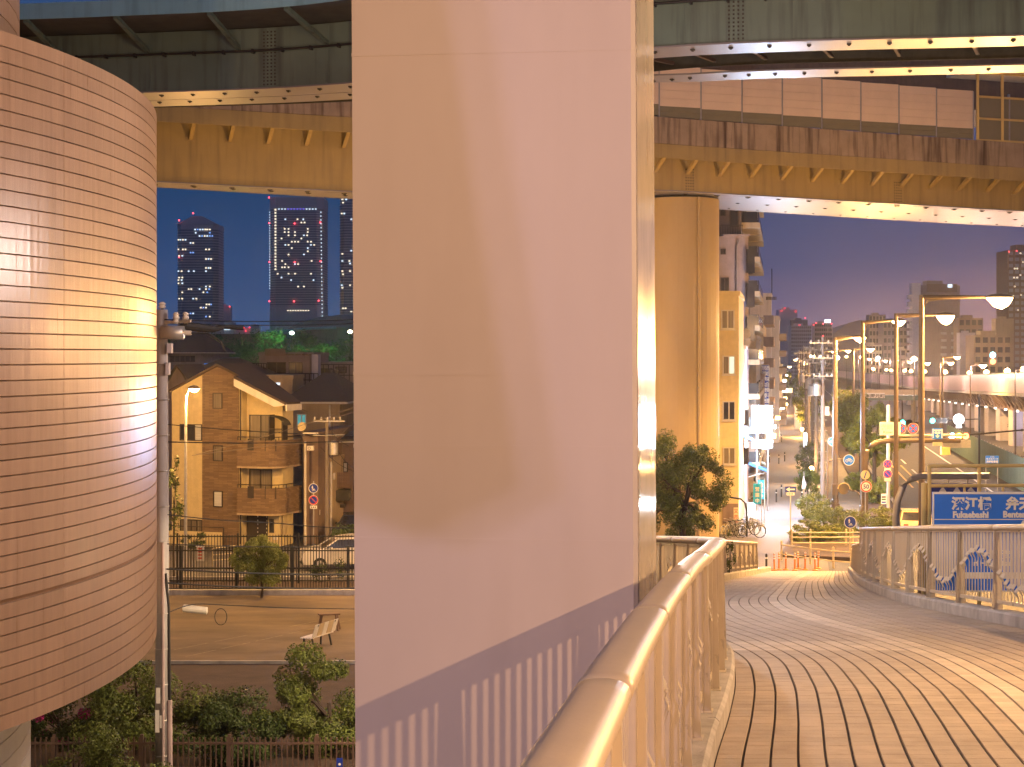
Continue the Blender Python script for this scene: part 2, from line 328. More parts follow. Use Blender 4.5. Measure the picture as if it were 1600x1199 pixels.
# the avenue on the right: pavement, planting strip, frontage lane, road
def strip(q0, q1, y0, y1, z, name, m, th=0):
    g = MB(); ps = [Q(q0,y0,z),Q(q1,y0,z),Q(q1,y1,z),Q(q0,y1,z)]
    if th: g.hexa([p-Vector((0,0,th)) for p in ps], ps)
    else: g.poly(ps)
    return struct(g, name, m)
strip(-3.2, 1.9, 66, 420, .05, 'pavement', M['paving'], .2)
strip(1.9, 2.05, 83, 420, .13, 'pavement_kerb', M['kerb'], .2)
strip(2.3, 5.0, 92, 420, .008, 'frontage_lane', M['asphalt_lamplit'])
strip(5.0, 6.9, 96, 420, .15, 'planting_strip', M['soil'], .3)
strip(6.9, 7.1, 90, 420, .18, 'road_kerb', M['kerb'], .3)
strip(7.1, 16.2, 40, 800, .006, 'avenue_road', M['asphalt'])
strip(14.6, 14.78, 60, 520, .012, 'edge_line', M['white_line'])
g = MB()
for k in range(30):
    y = 66 + k*13
    for q in (10.6,):
        g.poly([Q(q,y,.012),Q(q+.16,y,.012),Q(q+.16,y+6,.012),Q(q,y+6,.012)])
struct(g, 'lane_dashes', M['white_line'])
for q in (9.2, 10.0):
    strip(q, q+.16, 118, 142, .014, 'hatch_line', M['yellow_line'])
# ------------------------------------------------------------------ the ramp
def drop(y):
    if y < 15: return 2.02 + .075*y
    if y < 48: return 3.145 + .11*(y-15)
    return 6.775 + .1225*(y-48)
def dz(y): return CZ - drop(y)
def interp(tab, y):
    if y <= tab[0][1]: a, b = tab[0], tab[1]
    elif y >= tab[-1][1]: a, b = tab[-2], tab[-1]
    else:
        for a, b in zip(tab, tab[1:]):
            if a[1] <= y <= b[1]: break
    k = tab.index(a); p0 = tab[max(k-1,0)]; p3 = tab[min(k+2,len(tab)-1)]
    t = (y-a[1])/(b[1]-a[1]); h = b[1]-a[1]
    m0 = (b[0]-p0[0])/(b[1]-p0[1])*h if b is not p0 and a is not p0 else (b[0]-a[0]); m1 = (p3[0]-a[0])/(p3[1]-a[1])*h if p3 is not b else (b[0]-a[0])
    if t < 0 or t > 1: return a[0] + (b[0]-a[0])*t
    t2, t3 = t*t, t*t*t
    return (2*t3-3*t2+1)*a[0] + (t3-2*t2+t)*m0 + (-2*t3+3*t2)*b[0] + (t3-t2)*m1
LT = [(-1.0,-6),(-.18,0),(.67,6.4),(1.39,11.06),(1.83,13.5),(2.2,15.8),(2.53,18.7),(2.52,22),(2.3,26),(2.4,30),(3.1,35),(4.4,40),(6.3,48),(8.2,56.5),(10.5,66.5),(11.6,71.5)]
RT = [(4.6,-6),(5.0,0),(5.9,8),(6.9,15),(7.55,20),(7.8,24.4),(7.88,27.7),(8.02,31.7),(8.38,35.6),(9.0,40.2),(9.6,44),(10.3,48),(12.1,57),(14.0,66.5),(15.0,71.5)]
def LX(y): return interp(LT, y)
def RX(y): return interp(RT, y)
NS = 25
slab = MB(); ys = [-6+.75*k for k in range(104)]
slab.sweep([(0,y,0) for y in ys], [[(LX(y)-.34,dz(y)-.02),(RX(y)+.34,dz(y)-.02),(RX(y)+.30,dz(y)-.75),(RX(y)-.9,dz(y)-1.0),(LX(y)+.9,dz(y)-1.0),(LX(y)-.30,dz(y)-.75)] for y in ys])
deck = struct(slab, 'ramp_deck', M['concrete'])
grout = MB()
for a, b in zip(ys, ys[1:]): grout.poly([(LX(a),a,dz(a)-.012),(RX(a),a,dz(a)-.012),(RX(b),b,dz(b)-.012),(LX(b),b,dz(b)-.012)])
part(grout, 'grout_bed', M['grout'], deck)
rt = random.Random(4)
def tile_geo(mb, k, y0, y1, gap=.0085):
    def pt(t, y, z): return (LX(y)+(RX(y)-LX(y))*t, y, dz(y)+z)
    w = RX(y0)-LX(y0); g2 = gap/w; t0, t1 = k/NS+g2, (k+1)/NS-g2; h = .002 + rt.random()*.0012; c = .004/w
    a = mb.pts([pt(t0,y0+.0008,-.012),pt(t1,y0+.0008,-.012),pt(t1,y1-.0008,-.012),pt(t0,y1-.0008,-.012)])
    b = mb.pts([pt(t0+c,y0+.003,h),pt(t1-c,y0+.003,h),pt(t1-c,y1-.003,h),pt(t0+c,y1-.003,h)])
    mb.f.append(b)
    for j in range(4): mb.f.append([a[j], a[(j+1)%4], b[(j+1)%4], b[j]])
many, pale = MB(), MB(); single = 0
y = -5.9
rows = []
while y < 71.3:
    st = .18 if y < 30 else .36; rows.append((y, min(y+st, 71.4))); y += st
for (y0, y1) in rows:
    for k in range(NS):
        is_pale = k in (12, 13) or (20.0 <= y0 <= 21.5 and k < 12) or 48.2 < y0 < 48.7  # left-half cross band puts a lit patch into the tile colour
        xc = LX(y0)+(RX(y0)-LX(y0))*(k+.5)/NS
        if not is_pale and 11.0 <= y0 < 14.3 and xc/y0 < .33 and single < 290:
            one = MB(); tile_geo(one, k, y0, y1); part(one, 'tile', M['tile_one'], deck); single += 1
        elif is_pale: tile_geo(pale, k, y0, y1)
        else: tile_geo(many, k, y0, y1)
part(many, 'tile', M['tile'], deck, kind='stuff'); part(pale, 'tile', M['tile_pale'], deck, kind='stuff', label='paler tiles in a centre strip, and a cross band of painted-in light')
ex = MB()
for s, E_ in ((-1, LX), (1, RX)):
    yy = [-6+1.0*k for k in range(78) if -6+k <= 71]
    for j in range(0, len(yy)-1, 3):
        seg = MB(); sub = [yy[j]+q*.5 for q in range(7) if yy[j]+q*.5 <= 71.3]
        if len(sub) < 2: continue
        sub = [sub[0]+.012]+sub[1:-1]+[sub[-1]-.012]
        seg.sweep([(E_(v),v,dz(v)) for v in sub], [(0,-.1),(0,.17),(-.02*-s*-1 if False else s*.03,.2),(s*.34,.2),(s*.36,.17),(s*.36,-.3)])
        part(seg, 'kerb_stone', M['kerb'], deck)
# support wall under the lower ramp, two round supports under the upper
w = MB()
for y in (4.0, 34, 44):
    c = ((LX(y)+RX(y))/2, y, 0); w.cyl(c, .55, dz(y)-.98, 20)
part(w, 'support_column', M['concrete'], deck)
w = MB(); yy = [52+2*k for k in range(10)]
w.sweep([(0,v,0) for v in yy], [[(LX(v)+.9,-.05),(RX(v)-.9,-.05),(RX(v)-.9,max(.0,dz(v)-.9)),(LX(v)+.9,max(.0,dz(v)-.9))] for v in yy])
part(w, 'abutment_wall', M['concrete'], deck)
# ------------------------------------------------------------------ railings with the wave of flared slats
def railing(name, label, tab_x, y0, y1, off, H, panel, group, nsl=12, sp=.1, up=.34, sleeve=False, bend=.03):
    # arc-length walk along y
    pts = []; y = y0
    while y <= y1: pts.append(Vector((tab_x(y)+off, y, dz(y)))); y += .05
    S = [0]
    for a, b in zip(pts, pts[1:]): S.append(S[-1] + math.hypot(b.x-a.x, b.y-a.y))
    def at(s):
        import bisect
        k = min(max(bisect.bisect_left(S, s), 1), len(S)-1); t = (s-S[k-1])/(S[k]-S[k-1]); p = pts[k-1].lerp(pts[k], t); d = pts[k]-pts[k-1]
        return p, math.atan2(d.y, d.x), d.z/math.hypot(d.x, d.y)
    L = S[-1]; root = thing(name, label, 'railing', at(0)[0], 0, group)
    n = max(1, round(L/panel)); pl = L/n
    top_prof = [(.085*abs(math.cos(R(a)))**.75*(1 if math.cos(R(a)) > 0 else -1), H-.045+.05*abs(math.sin(R(a)))**.8*(1 if math.sin(R(a)) > 0 else -1)) for a in range(9,369,18)]
    band = [(-.03,H-.125),(.03,H-.125),(.03,H-.076),(-.03,H-.076)]
    for j in range(0, n, 2):                         # handrail in lengths with sleeve joints
        s0, s1 = j*pl+.004, min(L, (j+2)*pl)-.004
        ps = [at(s0+(s1-s0)*q/14)[0] for q in range(15)]
        m = MB(); m.sweep(ps, top_prof); part(m, 'handrail', M['rail_top'], root, smooth=True)
        m = MB(); m.sweep(ps, band); part(m, 'fascia_band', M['rail'], root)
        if sleeve and j % 4 == 0 and j+2 < n:
            m = MB()
            e = [at((j+2)*pl-.22)[0], at((j+2)*pl+.22)[0]]; m.sweep(e, [(o*1.06, H-.045+(z-H+.045)*1.12) for o, z in top_prof]); part(m, 'joint_sleeve', M['rail_top'], root)
        ps2 = ps; m = MB(); m.sweep(ps2, [(-.025,.30),(.025,.30),(.025,.36),(-.025,.36)]); part(m, 'bottom_rail', M['rail'], root)
    pm = MB(); pm.hexa([(-.012,-.09,.17),(.012,-.09,.17),(.012,.09,.17),(-.012,.09,.17)], [(-.012,-.055,H-.1),(.012,-.055,H-.1),(.012,.055,H-.1),(-.012,.055,H-.1)])
    pm.box(-.05,.05,-.03,.03,.17,H-.12); pm.box(-.08,.08,-.10,.10,.195,.212)
    pmesh = pm.mesh('post', M['rail'])
    for j in range(n+1): p, a, _ = at(j*pl); inst(pmesh, 'post', root, p, a)
    if nsl:
        # slat shapes: wide above the wave, thin below
        zb, zt = .36, H-.12; shapes = []
        for q in range(13):
            zc = .52 + q*(H-.52-.42)/12
            m = MB(); wv, wn_ = sp*.46, max(.010, sp*.11)
            for lo, hi, wa, wb, y0_, y1_ in ((zb, zc-.10, wn_, wn_, 0, 0), (zc-.10, zc, wn_, wv, 0, bend), (zc, zc+.07, wv, sp*up, bend, 0), (zc+.07, zt, sp*up, sp*up, 0, 0)):
                m.hexa([(-wa,y0_-.003,lo),(wa,y0_-.003,lo),(wa,y0_+.003,lo),(-wa,y0_+.003,lo)], [(-wb,y1_-.003,hi),(wb,y1_-.003,hi),(wb,y1_+.003,hi),(-wb,y1_+.003,hi)])
            shapes.append(m.mesh('slat', M['rail']))
        per = nsl; cnt = 0
        for j in range(n):
            for i in range(per):
                s = j*pl + .10 + (pl-.20)*(i+.5)/per; p, a, _ = at(s)
                ph = math.sin(math.pi*(i+.5)/per)      # arch then bowl, alternately
                zc = 6 + (5.6*ph if j % 2 == 0 else -5.6*ph)
                inst(shapes[int(min(12, max(0, round(zc))))], 'slat', root, p, a); cnt += 1
    return root
railing('bridge_railing', 'cream metal railing with rounded handrail in the foreground beside the big pier', LX, -5.5, 29, -.17, 1.42, 1.3, 'railings along the footbridge ramp', 11, .108, .21, False, -.03)
railing('bridge_railing', 'short cream railing at the ramp foot on the side of the dark leafy tree', LX, 37, 64, -.17, 1.25, 2.0, 'railings along the footbridge ramp', 11, .17)
railing('bridge_railing', 'long curving railing with wave pattern of slats in front of the big blue sign', RX, 17, 47.6, .17, 1.6, 2.45, 'railings along the footbridge ramp', 11, .205, .36, True, .05)
railing('bridge_railing', 'low railing at the ramp foot beside the round blue footpath sign', RX, 49, 66, .17, 1.15, 2.0, 'railings along the footbridge ramp', 11, .17)
# ------------------------------------------------------------------ the pier in the foreground
PA = math.atan2(-.13, 1)
root = thing('bridge_pier', 'massive pale painted steel pier rising in the middle beside the near railing', 'bridge pier', (0,11.5,0), 0)
def pier_pt(u, y): return Vector((PX(u, y), y, 0))
fl, fr = Vector((-1.115,11.25,0)), Vector((.857,11.0,0)); dirS = Vector((.137,1,0)).normalized()
bk = 2.6; lean = .055/11
body = [fl, fr-Vector((.03,0,0)), fr+dirS*.03, fr+dirS*bk, fl+dirS*bk]
def pr(ps, z, k=1): return [Vector((p.x - lean*(z-CZ)*k, p.y, z)) for p in ps]
zs = [-.2, 2.2, 4.6, 8.51, 9.16, 9.67, 11.91, 14.3, 18.2]
off_in = lambda ps, d: ps
for k in range(len(zs)-1):
    m = MB(); m.hexa(pr(body, zs[k]), pr(body, zs[k+1])); part(m, 'shaft_section', M['pillar'], root)
# weld beads where the sections meet and the glossy side plate
for z in zs[2:-1]:
    m = MB(); e = .003; ring = [fl+Vector((-e,-e,0)), fr+Vector((e-.03,-e,0)), fr+dirS*.03+Vector((e,0,0)), fr+dirS*bk+Vector((e,e,0)), fl+dirS*bk+Vector((-e,e,0))]
    m.hexa(pr(ring, z-.012), pr(ring, z+.012)); part(m, 'weld_bead', M['pillar'], root)
m = MB(); n_ = Vector((dirS.y,-dirS.x,0)); a, b = fr+dirS*.06+n_*.002, fr+dirS*(bk-.02)+n_*.002
m.hexa(pr([a, b, b+n_*.004, a+n_*.004], 0), pr([a, b, b+n_*.004, a+n_*.004], 18)); part(m, 'side_plate', M['pillar_side'], root)
m = MB(); m.hexa([(-2.6,10.2,18.2),(2.6,9.9,18.2),(3.2,14.6,18.2),(-2.4,14.8,18.2)], [(-5,10.2,20.5),(6,9.9,20.5),(6.3,14.6,20.5),(-4.6,14.8,20.5)]); part(m, 'pier_head', M['teal'], root)
# ------------------------------------------------------------------ the drum building
DC = Vector((-23.4, 28.8, 0)); DR = 16.6
root = thing('drum_building', 'huge curved drum building clad in rows of pale brown ribbed tiles', 'building', DC)
zb, zt = CZ-5.6, CZ+4.83
m = MB(); m.lathe(DC+Vector((0,0,0)), [(14.2,zb+.02),(DR-.06,zb+.02),(DR-.06,zt-.02),(13.9,zt-.02)], 96); part(m, 'drum_core', M['tile_joint'], root)
a_vis = math.atan2(23.8-28.8, -7.6+23.4)
nrow = 44; rh = (zt-zb)/nrow
seam = math.atan2(0,1)
# angle of the visible seam (photo x=100)
def drum_angle(u):
    d = Vector(((u-CX)/F, 1)).normalized(); o = Vector((0,0))-Vector((DC.x,DC.y)); bq = d.dot(o); c = o.dot(o)-DR*DR; t = -bq-math.sqrt(max(0,bq*bq-c)); p = d*t
    return math.atan2(p.y-DC.y, p.x-DC.x)
th0 = drum_angle(100); dth = .42
for r_ in range(nrow):
    z0, z1 = zb+r_*rh+.0055, zb+(r_+1)*rh-.0055
    if r_ == 8: z0 += .05
    for k in range(-4, 3):
        a0, a1 = th0+k*dth+.0003, th0+(k+1)*dth-.0003; n = 14; m = MB()
        for q in range(n):
            b0, b1 = a0+(a1-a0)*q/n, a0+(a1-a0)*(q+1)/n
            p = lambda a, r, z: DC+Vector((r*math.cos(a), r*math.sin(a), z))
            m.f.append(m.pts([p(b0,DR,z0+.006),p(b1,DR,z0+.006),p(b1,DR,z1-.006),p(b0,DR,z1-.006)]))
            m.f.append(m.pts([p(b0,DR-.05,z0),p(b1,DR-.05,z0),p(b1,DR,z0+.006),p(b0,DR,z0+.006)]))
            m.f.append(m.pts([p(b0,DR,z1-.006),p(b1,DR,z1-.006),p(b1,DR-.05,z1),p(b0,DR-.05,z1)]))
        for a in (a0, a1): m.f.append(m.pts([p(a,DR-.05,z0),p(a,DR,z0+.006),p(a,DR,z1-.006),p(a,DR-.05,z1)]))
        part(m, 'tile', M['tile_clad'], root)
m = MB(); m.lathe(DC, [(14.08,-.1),(14.08,zb+.03)], 96); stem = part(m, 'stem_core', M['tile_joint'], root)
for r_ in range(11):
    z0 = .0+r_*.39; m = MB(); m.lathe(DC, [(13.9,z0+.012),(14.12,z0+.012),(14.12,z0+.378),(13.9,z0+.378)], 96); part(m, 'tile_course', M['tile_clad_white'], root)
m = MB(); m.lathe(DC, [(13.85,zt-.03),(13.85,zt+5)], 96); part(m, 'upper_core', M['tile_joint'], root)
for r_ in range(13):
    z0 = zt+r_*.38; m = MB(); m.lathe(DC, [(13.7,z0+.012),(13.9,z0+.012),(13.9,z0+.366),(13.7,z0+.366)], 96); part(m, 'tile_course', M['tile_clad'], root)
# ------------------------------------------------------------------ the two viaducts
def smooth(ps, n=8):
    out = []
    for k in range(len(ps)-1):
        p0, p1, p2, p3 = (Vector(ps[max(k-1,0)]), Vector(ps[k]), Vector(ps[k+1]), Vector(ps[min(k+2,len(ps)-1)]))
        for j in range(n):
            t = j/n; out.append(.5*((2*p1)+(p2-p0)*t+(2*p0-5*p1+4*p2-p3)*t*t+(-p0+3*p1-3*p2+p3)*t**3))
    return out + [Vector(ps[-1])]
def lerp_tab(tab, x):
    if x <= tab[0][0]: return tab[0][1]
    for a, b in zip(tab, tab[1:]):
        if x <= b[0]: return a[1]+(b[1]-a[1])*(x-a[0])/(b[0]-a[0])
    return tab[-1][1]
def pathwalk(ps, step):
    acc, out = 0, []
    for a, b in zip(ps, ps[1:]):
        L = (b-a).length; t = -acc
        while t + step <= L + 1e-9 or (acc == 0 and t == 0 and False):
            t += step
            if t >= 0: d = (b-a).normalized(); out.append((a+d*t, math.atan2(d.y, d.x), d))
        acc = L - t if t > -acc else acc + L
    return out
def rightn(d): return Vector((d.y, -d.x, 0)).normalized()
# upper, teal
ub = smooth([(-34,52.6,CZ+8.1),(-20,50.4,CZ+8.05),(-11.5,49.0,CZ+8),(-4.7,47.2,CZ+8),(3.55,41.9,CZ+8),(12.9,40.2,CZ+8),(24,38.6,CZ+8),(34,37,CZ+8)])
root = thing('upper_viaduct', 'teal steel viaduct girder crossing the top of the view in front of the lower one', 'viaduct', (0,45,CZ+8))
# out (towards viewer) is to the right of travel
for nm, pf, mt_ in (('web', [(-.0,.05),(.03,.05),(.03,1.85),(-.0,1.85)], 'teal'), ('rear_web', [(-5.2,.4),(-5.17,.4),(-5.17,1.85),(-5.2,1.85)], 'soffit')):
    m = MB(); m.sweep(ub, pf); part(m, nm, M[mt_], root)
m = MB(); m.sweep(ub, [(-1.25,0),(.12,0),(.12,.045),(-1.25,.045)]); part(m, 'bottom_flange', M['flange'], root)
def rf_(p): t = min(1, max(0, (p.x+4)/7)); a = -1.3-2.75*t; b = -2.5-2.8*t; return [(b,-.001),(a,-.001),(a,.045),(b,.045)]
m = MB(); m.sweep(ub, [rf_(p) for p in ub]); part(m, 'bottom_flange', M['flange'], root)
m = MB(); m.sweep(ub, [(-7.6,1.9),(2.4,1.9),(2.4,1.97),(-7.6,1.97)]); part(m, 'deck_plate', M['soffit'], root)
m = MB(); m.sweep(ub, [(2.405,1.86),(2.46,1.86),(2.46,2.32),(2.405,2.32)]); part(m, 'edge_fascia', M['teal_light'], root)
m = MB(); m.sweep(ub, [(-7.6,2.0),(2.38,2.0),(2.38,2.2),(-7.6,2.2)]); part(m, 'road_slab', M['concrete'], root)
m = MB(); m.sweep(ub, [(-1.25,.9),(-1.2,.9),(-1.2,1.85),(-1.25,1.85)]); part(m, 'inner_web', M['soffit'], root)
m = MB(); m.tube([p+rightn(ub[min(k+1,len(ub)-1)]-ub[max(k-1,0)])*.16+Vector((0,0,1.15)) for k, p in enumerate(ub)], .035, 6); part(m, 'drain_pipe', M['black'], root)
for dx in (-1.7,-2.3,-2.9,-3.5):
    m = MB(); m.tube([p+rightn(ub[min(k+1,len(ub)-1)]-ub[max(k-1,0)])*dx+Vector((0,0,.55)) for k, p in enumerate(ub)], .05, 6); part(m, 'service_pipe', M['fence_brown'], root)
br = MB(); br.hexa([(-.06,.0,1.25),(.06,.0,1.25),(.06,.05,1.25),(-.06,.05,1.25)], [(-.06,0,1.9),(.06,0,1.9),(.06,.05,1.9),(-.06,.05,1.9)])
br = MB(); br.bar((0,-.0,1.25),(0,-2.35,1.85),.14,.12); br.bar((0,-.02,.1),(0,-.02,1.8),.12,.05); bm_ = br.mesh('cantilever_bracket', M['teal'])
for p, a, d in pathwalk(ub, 2.9): inst(bm_, 'cantilever_bracket', root, p, a)
cl = MB(); cl.box(-.03,.03,-.2,-.03,1.08,1.2); cm = cl.mesh('pipe_clamp', M['black'])
for p, a, d in pathwalk(ub, .95): inst(cm, 'pipe_clamp', root, p, a)
cb = MB(); cb.bar((0,1.3,.35),(.6,4.0,.35),.1,.1); cbm = cb.mesh('cross_brace', M['fence_brown'])
for p, a, d in pathwalk(ub, 2.0): inst(cbm, 'cross_brace', root, p, a)
bt = MB(); bt.box(-.055,.055,-.055,.055,-.035,0); bt.box(-.028,.028,-.028,.028,-.06,-.034); btm = bt.mesh('bracket_clip', M['bolt'])
for p, a, d in pathwalk(ub, 1.02):
    inst(btm, 'bracket_clip', root, p-rightn(d)*.35, a)
    if p.x < 0: inst(btm, 'bracket_clip', root, p-rightn(d)*1.6+d*.4, a)
    else: inst(btm, 'bracket_clip', root, p-rightn(d)*4.5, a)
sp_ = MB()
for i in range(4):
    for j in range(16): sp_.box(-.2+i*.12,-.155+i*.12,-.055,-.03,.12+j*.105,.165+j*.105)
spm = sp_.mesh('splice_bolts', M['bolt'])
for t in (9, 21, 34, 45):
    p = ub[t]; d = (ub[t+1]-p).normalized(); inst(spm, 'splice_bolts', root, p, math.atan2(d.y,d.x))
# lower, cream, with noise barrier
A0, A1 = Vector((-14.75,66.2)), Vector((25.5,79.8))
def lb_pt(t): p = A0.lerp(A1, t); return Vector((p.x, p.y, CZ+lerp_tab([(-.6,7.2),(0,7.15),(.2,7.0),(.525,7.56),(1,7.15),(1.5,6.8)], t)))
ts = [-.55+.05*k for k in range(41)]
lb = [lb_pt(t) for t in ts]
fb = [lerp_tab([(0,2.28),(.2,2.34),(.525,1.27),(1,1.3)], t) for t in ts]; ww = [lerp_tab([(0,2.0),(.2,2.8),(.525,6.2),(1,7.2)], t) for t in ts]
root = thing('lower_viaduct', 'cream steel viaduct with rust stained parapet and tall noise barrier above the street', 'viaduct', (5,74,CZ+7))
def sw(nm, fn, mt_, lab=None):
    m = MB(); m.sweep(lb, [fn(k) for k in range(len(lb))]); return part(m, nm, M[mt_], root, lab)
sw('web', lambda k: [(0,.05),(.03,.05),(.03,fb[k]+.45),(0,fb[k]+.45)], 'cream_steel')
sw('bottom_flange', lambda k: [(-ww[k],0),(.1,0),(.1,.05),(-ww[k],.05)], 'flange')
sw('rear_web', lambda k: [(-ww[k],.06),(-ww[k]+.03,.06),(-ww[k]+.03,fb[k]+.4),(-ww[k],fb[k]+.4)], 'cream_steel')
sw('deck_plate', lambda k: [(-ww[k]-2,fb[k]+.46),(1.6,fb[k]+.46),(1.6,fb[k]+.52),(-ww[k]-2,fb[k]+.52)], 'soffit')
sw('edge_fascia', lambda k: [(1.605,fb[k]+.0),(1.66,fb[k]+.0),(1.66,fb[k]+.63),(1.605,fb[k]+.63)], 'cream_steel')
sw('road_slab', lambda k: [(-ww[k]-2,fb[k]+.53),(1.6,fb[k]+.53),(1.6,fb[k]+.64),(-ww[k]-2,fb[k]+.64)], 'concrete')
sw('parapet', lambda k: [(1.40,fb[k]+.645),(1.64,fb[k]+.645),(1.62,fb[k]+1.83),(1.44,fb[k]+1.83)], 'rust_concrete')
sw('far_parapet', lambda k: [(-ww[k]-2,fb[k]+.645),(-ww[k]-1.8,fb[k]+.645),(-ww[k]-1.8,fb[k]+1.83),(-ww[k]-2,fb[k]+1.83)], 'rust_concrete')
br = MB(); br.bar((0,-.03,-.55),(0,-1.6,.30),.16,.14); br.box(-.2,.2,-.06,-.03,-.65,-.6); br.box(-.2,.2,-.06,-.03,-.5,-.45); bm_ = br.mesh('cantilever_bracket', M['cream_steel'])
clip = MB(); clip.box(-.10,.10,-.10,.10,-.03,-.001); clip.box(-.05,.05,-.05,.05,-.06,-.029); clipm = clip.mesh('bracket_clip', M['bolt'])
rv = MB()
for i in range(30): rv.box(-.75+i*.05,-.735+i*.05,-.01,.02,-.014,.0)
rvm = rv.mesh('rivet_row', M['bolt'])
dL = (A1-A0).length; ang = math.atan2(A1.y-A0.y, A1.x-A0.x); dd = Vector((math.cos(ang), math.sin(ang), 0)); rn = rightn(dd)
t = -.5
while t < 1.4:
    p = lb_pt(t); f_ = lerp_tab([(0,2.28),(.2,2.34),(.525,1.27),(1,1.3)], t); w_ = lerp_tab([(0,2.0),(.2,2.8),(.525,6.2),(1,7.2)], t)
    inst(bm_, 'cantilever_bracket', root, p+Vector((0,0,f_+.15)), ang)
    for o in ((.6, w_*.45) if t < .3 else (.6, w_*.5, w_*.88)): inst(clipm, 'bracket_clip', root, p-rn*o+dd*(o*.3), ang)
    for o in (.25, w_-.3): inst(rvm, 'rivet_row', root, p-rn*o, ang)
    t += 1.62/dL
# noise barrier panels, posts, boards proud of each other
pp = MB()
for k in range(5): pp.box(.04,2.06-.04+.0,-.03+.004*(k%2),.03,.50+k*.365,.50+k*.365+.357)
ppm = pp.mesh('barrier_panel', M['barrier'])
pd = MB(); pd.box(.04,2.02,-.02,.04,.0,.245); pd.box(.04,2.02,-.025,.04,.252,.495); pdm = pd.mesh('barrier_base_panel', M['barrier_dark'])
po = MB(); po.box(-.035,.035,-.02,.1,-.25,2.34); pom = po.mesh('barrier_post', M['steel'])
step = 2.06; n = int(dL*1.95/step)
for k in range(n):
    t = -.5 + k*step/dL; f_ = lerp_tab([(0,2.28),(.2,2.34),(.525,1.27),(1,1.3)], t); p = lb_pt(t)+Vector((0,0,f_+1.84))+rn*1.53
    if t < .34: continue                               # the barrier starts behind the big pier
    inst(pom, 'barrier_post', root, p, ang)
    if p.x/p.y > (1496-800)/F:
        continue
    inst(ppm, 'barrier_panel', root, p, ang); inst(pdm, 'barrier_base_panel', root, p, ang)
# glazed maintenance bay at the right end of the barrier
p0 = None
for k in range(200):
    t = .6+k*.004; p = lb_pt(t)
    p = p+rn*1.53
    if p.x/p.y > (1523-800)/F: p0 = p+Vector((0,0,1.3+1.84)); break
fr_ = MB()
for i in range(5): fr_.bar(p0+dd*(i*1.4), p0+dd*(i*1.4)+Vector((0,0,3.3)), .12, .12)
for zz in (.0, 1.05, 2.1, 3.25): fr_.bar(p0+Vector((0,0,zz)), p0+dd*5.6+Vector((0,0,zz)), .10, .10)
part(fr_, 'bay_frame', M['yellow_pipe'], root)
pn = MB(); pn.hexa([p0+dd*.06, p0+dd*5.5, p0+dd*5.5-rn*.03, p0+dd*.06-rn*.03], [q+Vector((0,0,2.1)) for q in (p0+dd*.06, p0+dd*5.5, p0+dd*5.5-rn*.03, p0+dd*.06-rn*.03)]); part(pn, 'bay_mesh_panel', M['barrier_dark'], root)
rf = MB(); rf.hexa([p0-dd*.4+rn*.3+Vector((0,0,3.3)), p0+dd*6+rn*.3+Vector((0,0,3.3)), p0+dd*6-rn*2+Vector((0,0,3.3)), p0-dd*.4-rn*2+Vector((0,0,3.3))], [q+Vector((0,0,.15)) for q in (p0-dd*.4+rn*.3+Vector((0,0,3.3)), p0+dd*6+rn*.3+Vector((0,0,3.3)), p0+dd*6-rn*2+Vector((0,0,3.3)), p0-dd*.4-rn*2+Vector((0,0,3.3)))]); part(rf, 'bay_roof', M['trim_white'], root)
for t in (.57, .83):
    spl = MB()
    for i in range(4):
        for j in range(8): spl.box(-.2+i*.12,-.155+i*.12,-.055,-.03,.12+j*.13,.165+j*.13)
    inst(spl.mesh('splice_bolts', M['bolt']), 'splice_bolts', root, lb_pt(t), ang)
g = MB(); a, b = P(900,40,112), P(1750,40,118); g.hexa([(a.x,a.y,PZ(172,112)),(b.x,b.y,PZ(172,118)),(b.x,b.y+9,PZ(172,118)),(a.x,a.y+9,PZ(172,112))], [(a.x,a.y,PZ(60,112)),(b.x,b.y,PZ(60,118)),(b.x,b.y+9,PZ(60,118)),(a.x,a.y+9,PZ(60,112))])
solo(g, 'rear_viaduct', M['dark_girder'], 'dark brown viaduct girder glimpsed above the noise barrier', 'viaduct')
# round column carrying the lower viaduct
cc = Vector((8.0, 76.6, 0)); root = thing('round_column', 'round cream column standing under the lower viaduct behind the leafy tree', 'column', cc)
zc = CZ+7.4; hs = [0, 4.2, 8.5, 12.8, zc]
for a, b in zip(hs, hs[1:]):
    m = MB(); m.lathe(cc, [(1.9,a+.006),(1.9,b-.006)], 48); part(m, 'shaft_section', M['column'], root, smooth=False)
m = MB(); m.lathe(cc, [(1.885,0),(1.885,zc)], 48); part(m, 'shaft_core', M['column'], root)
m = MB(); c2 = cc+Vector((.75,-1.82,0)); m.tube([c2, c2+Vector((0,0,zc))], .07, 8); part(m, 'drain_pipe', M['column'], root)
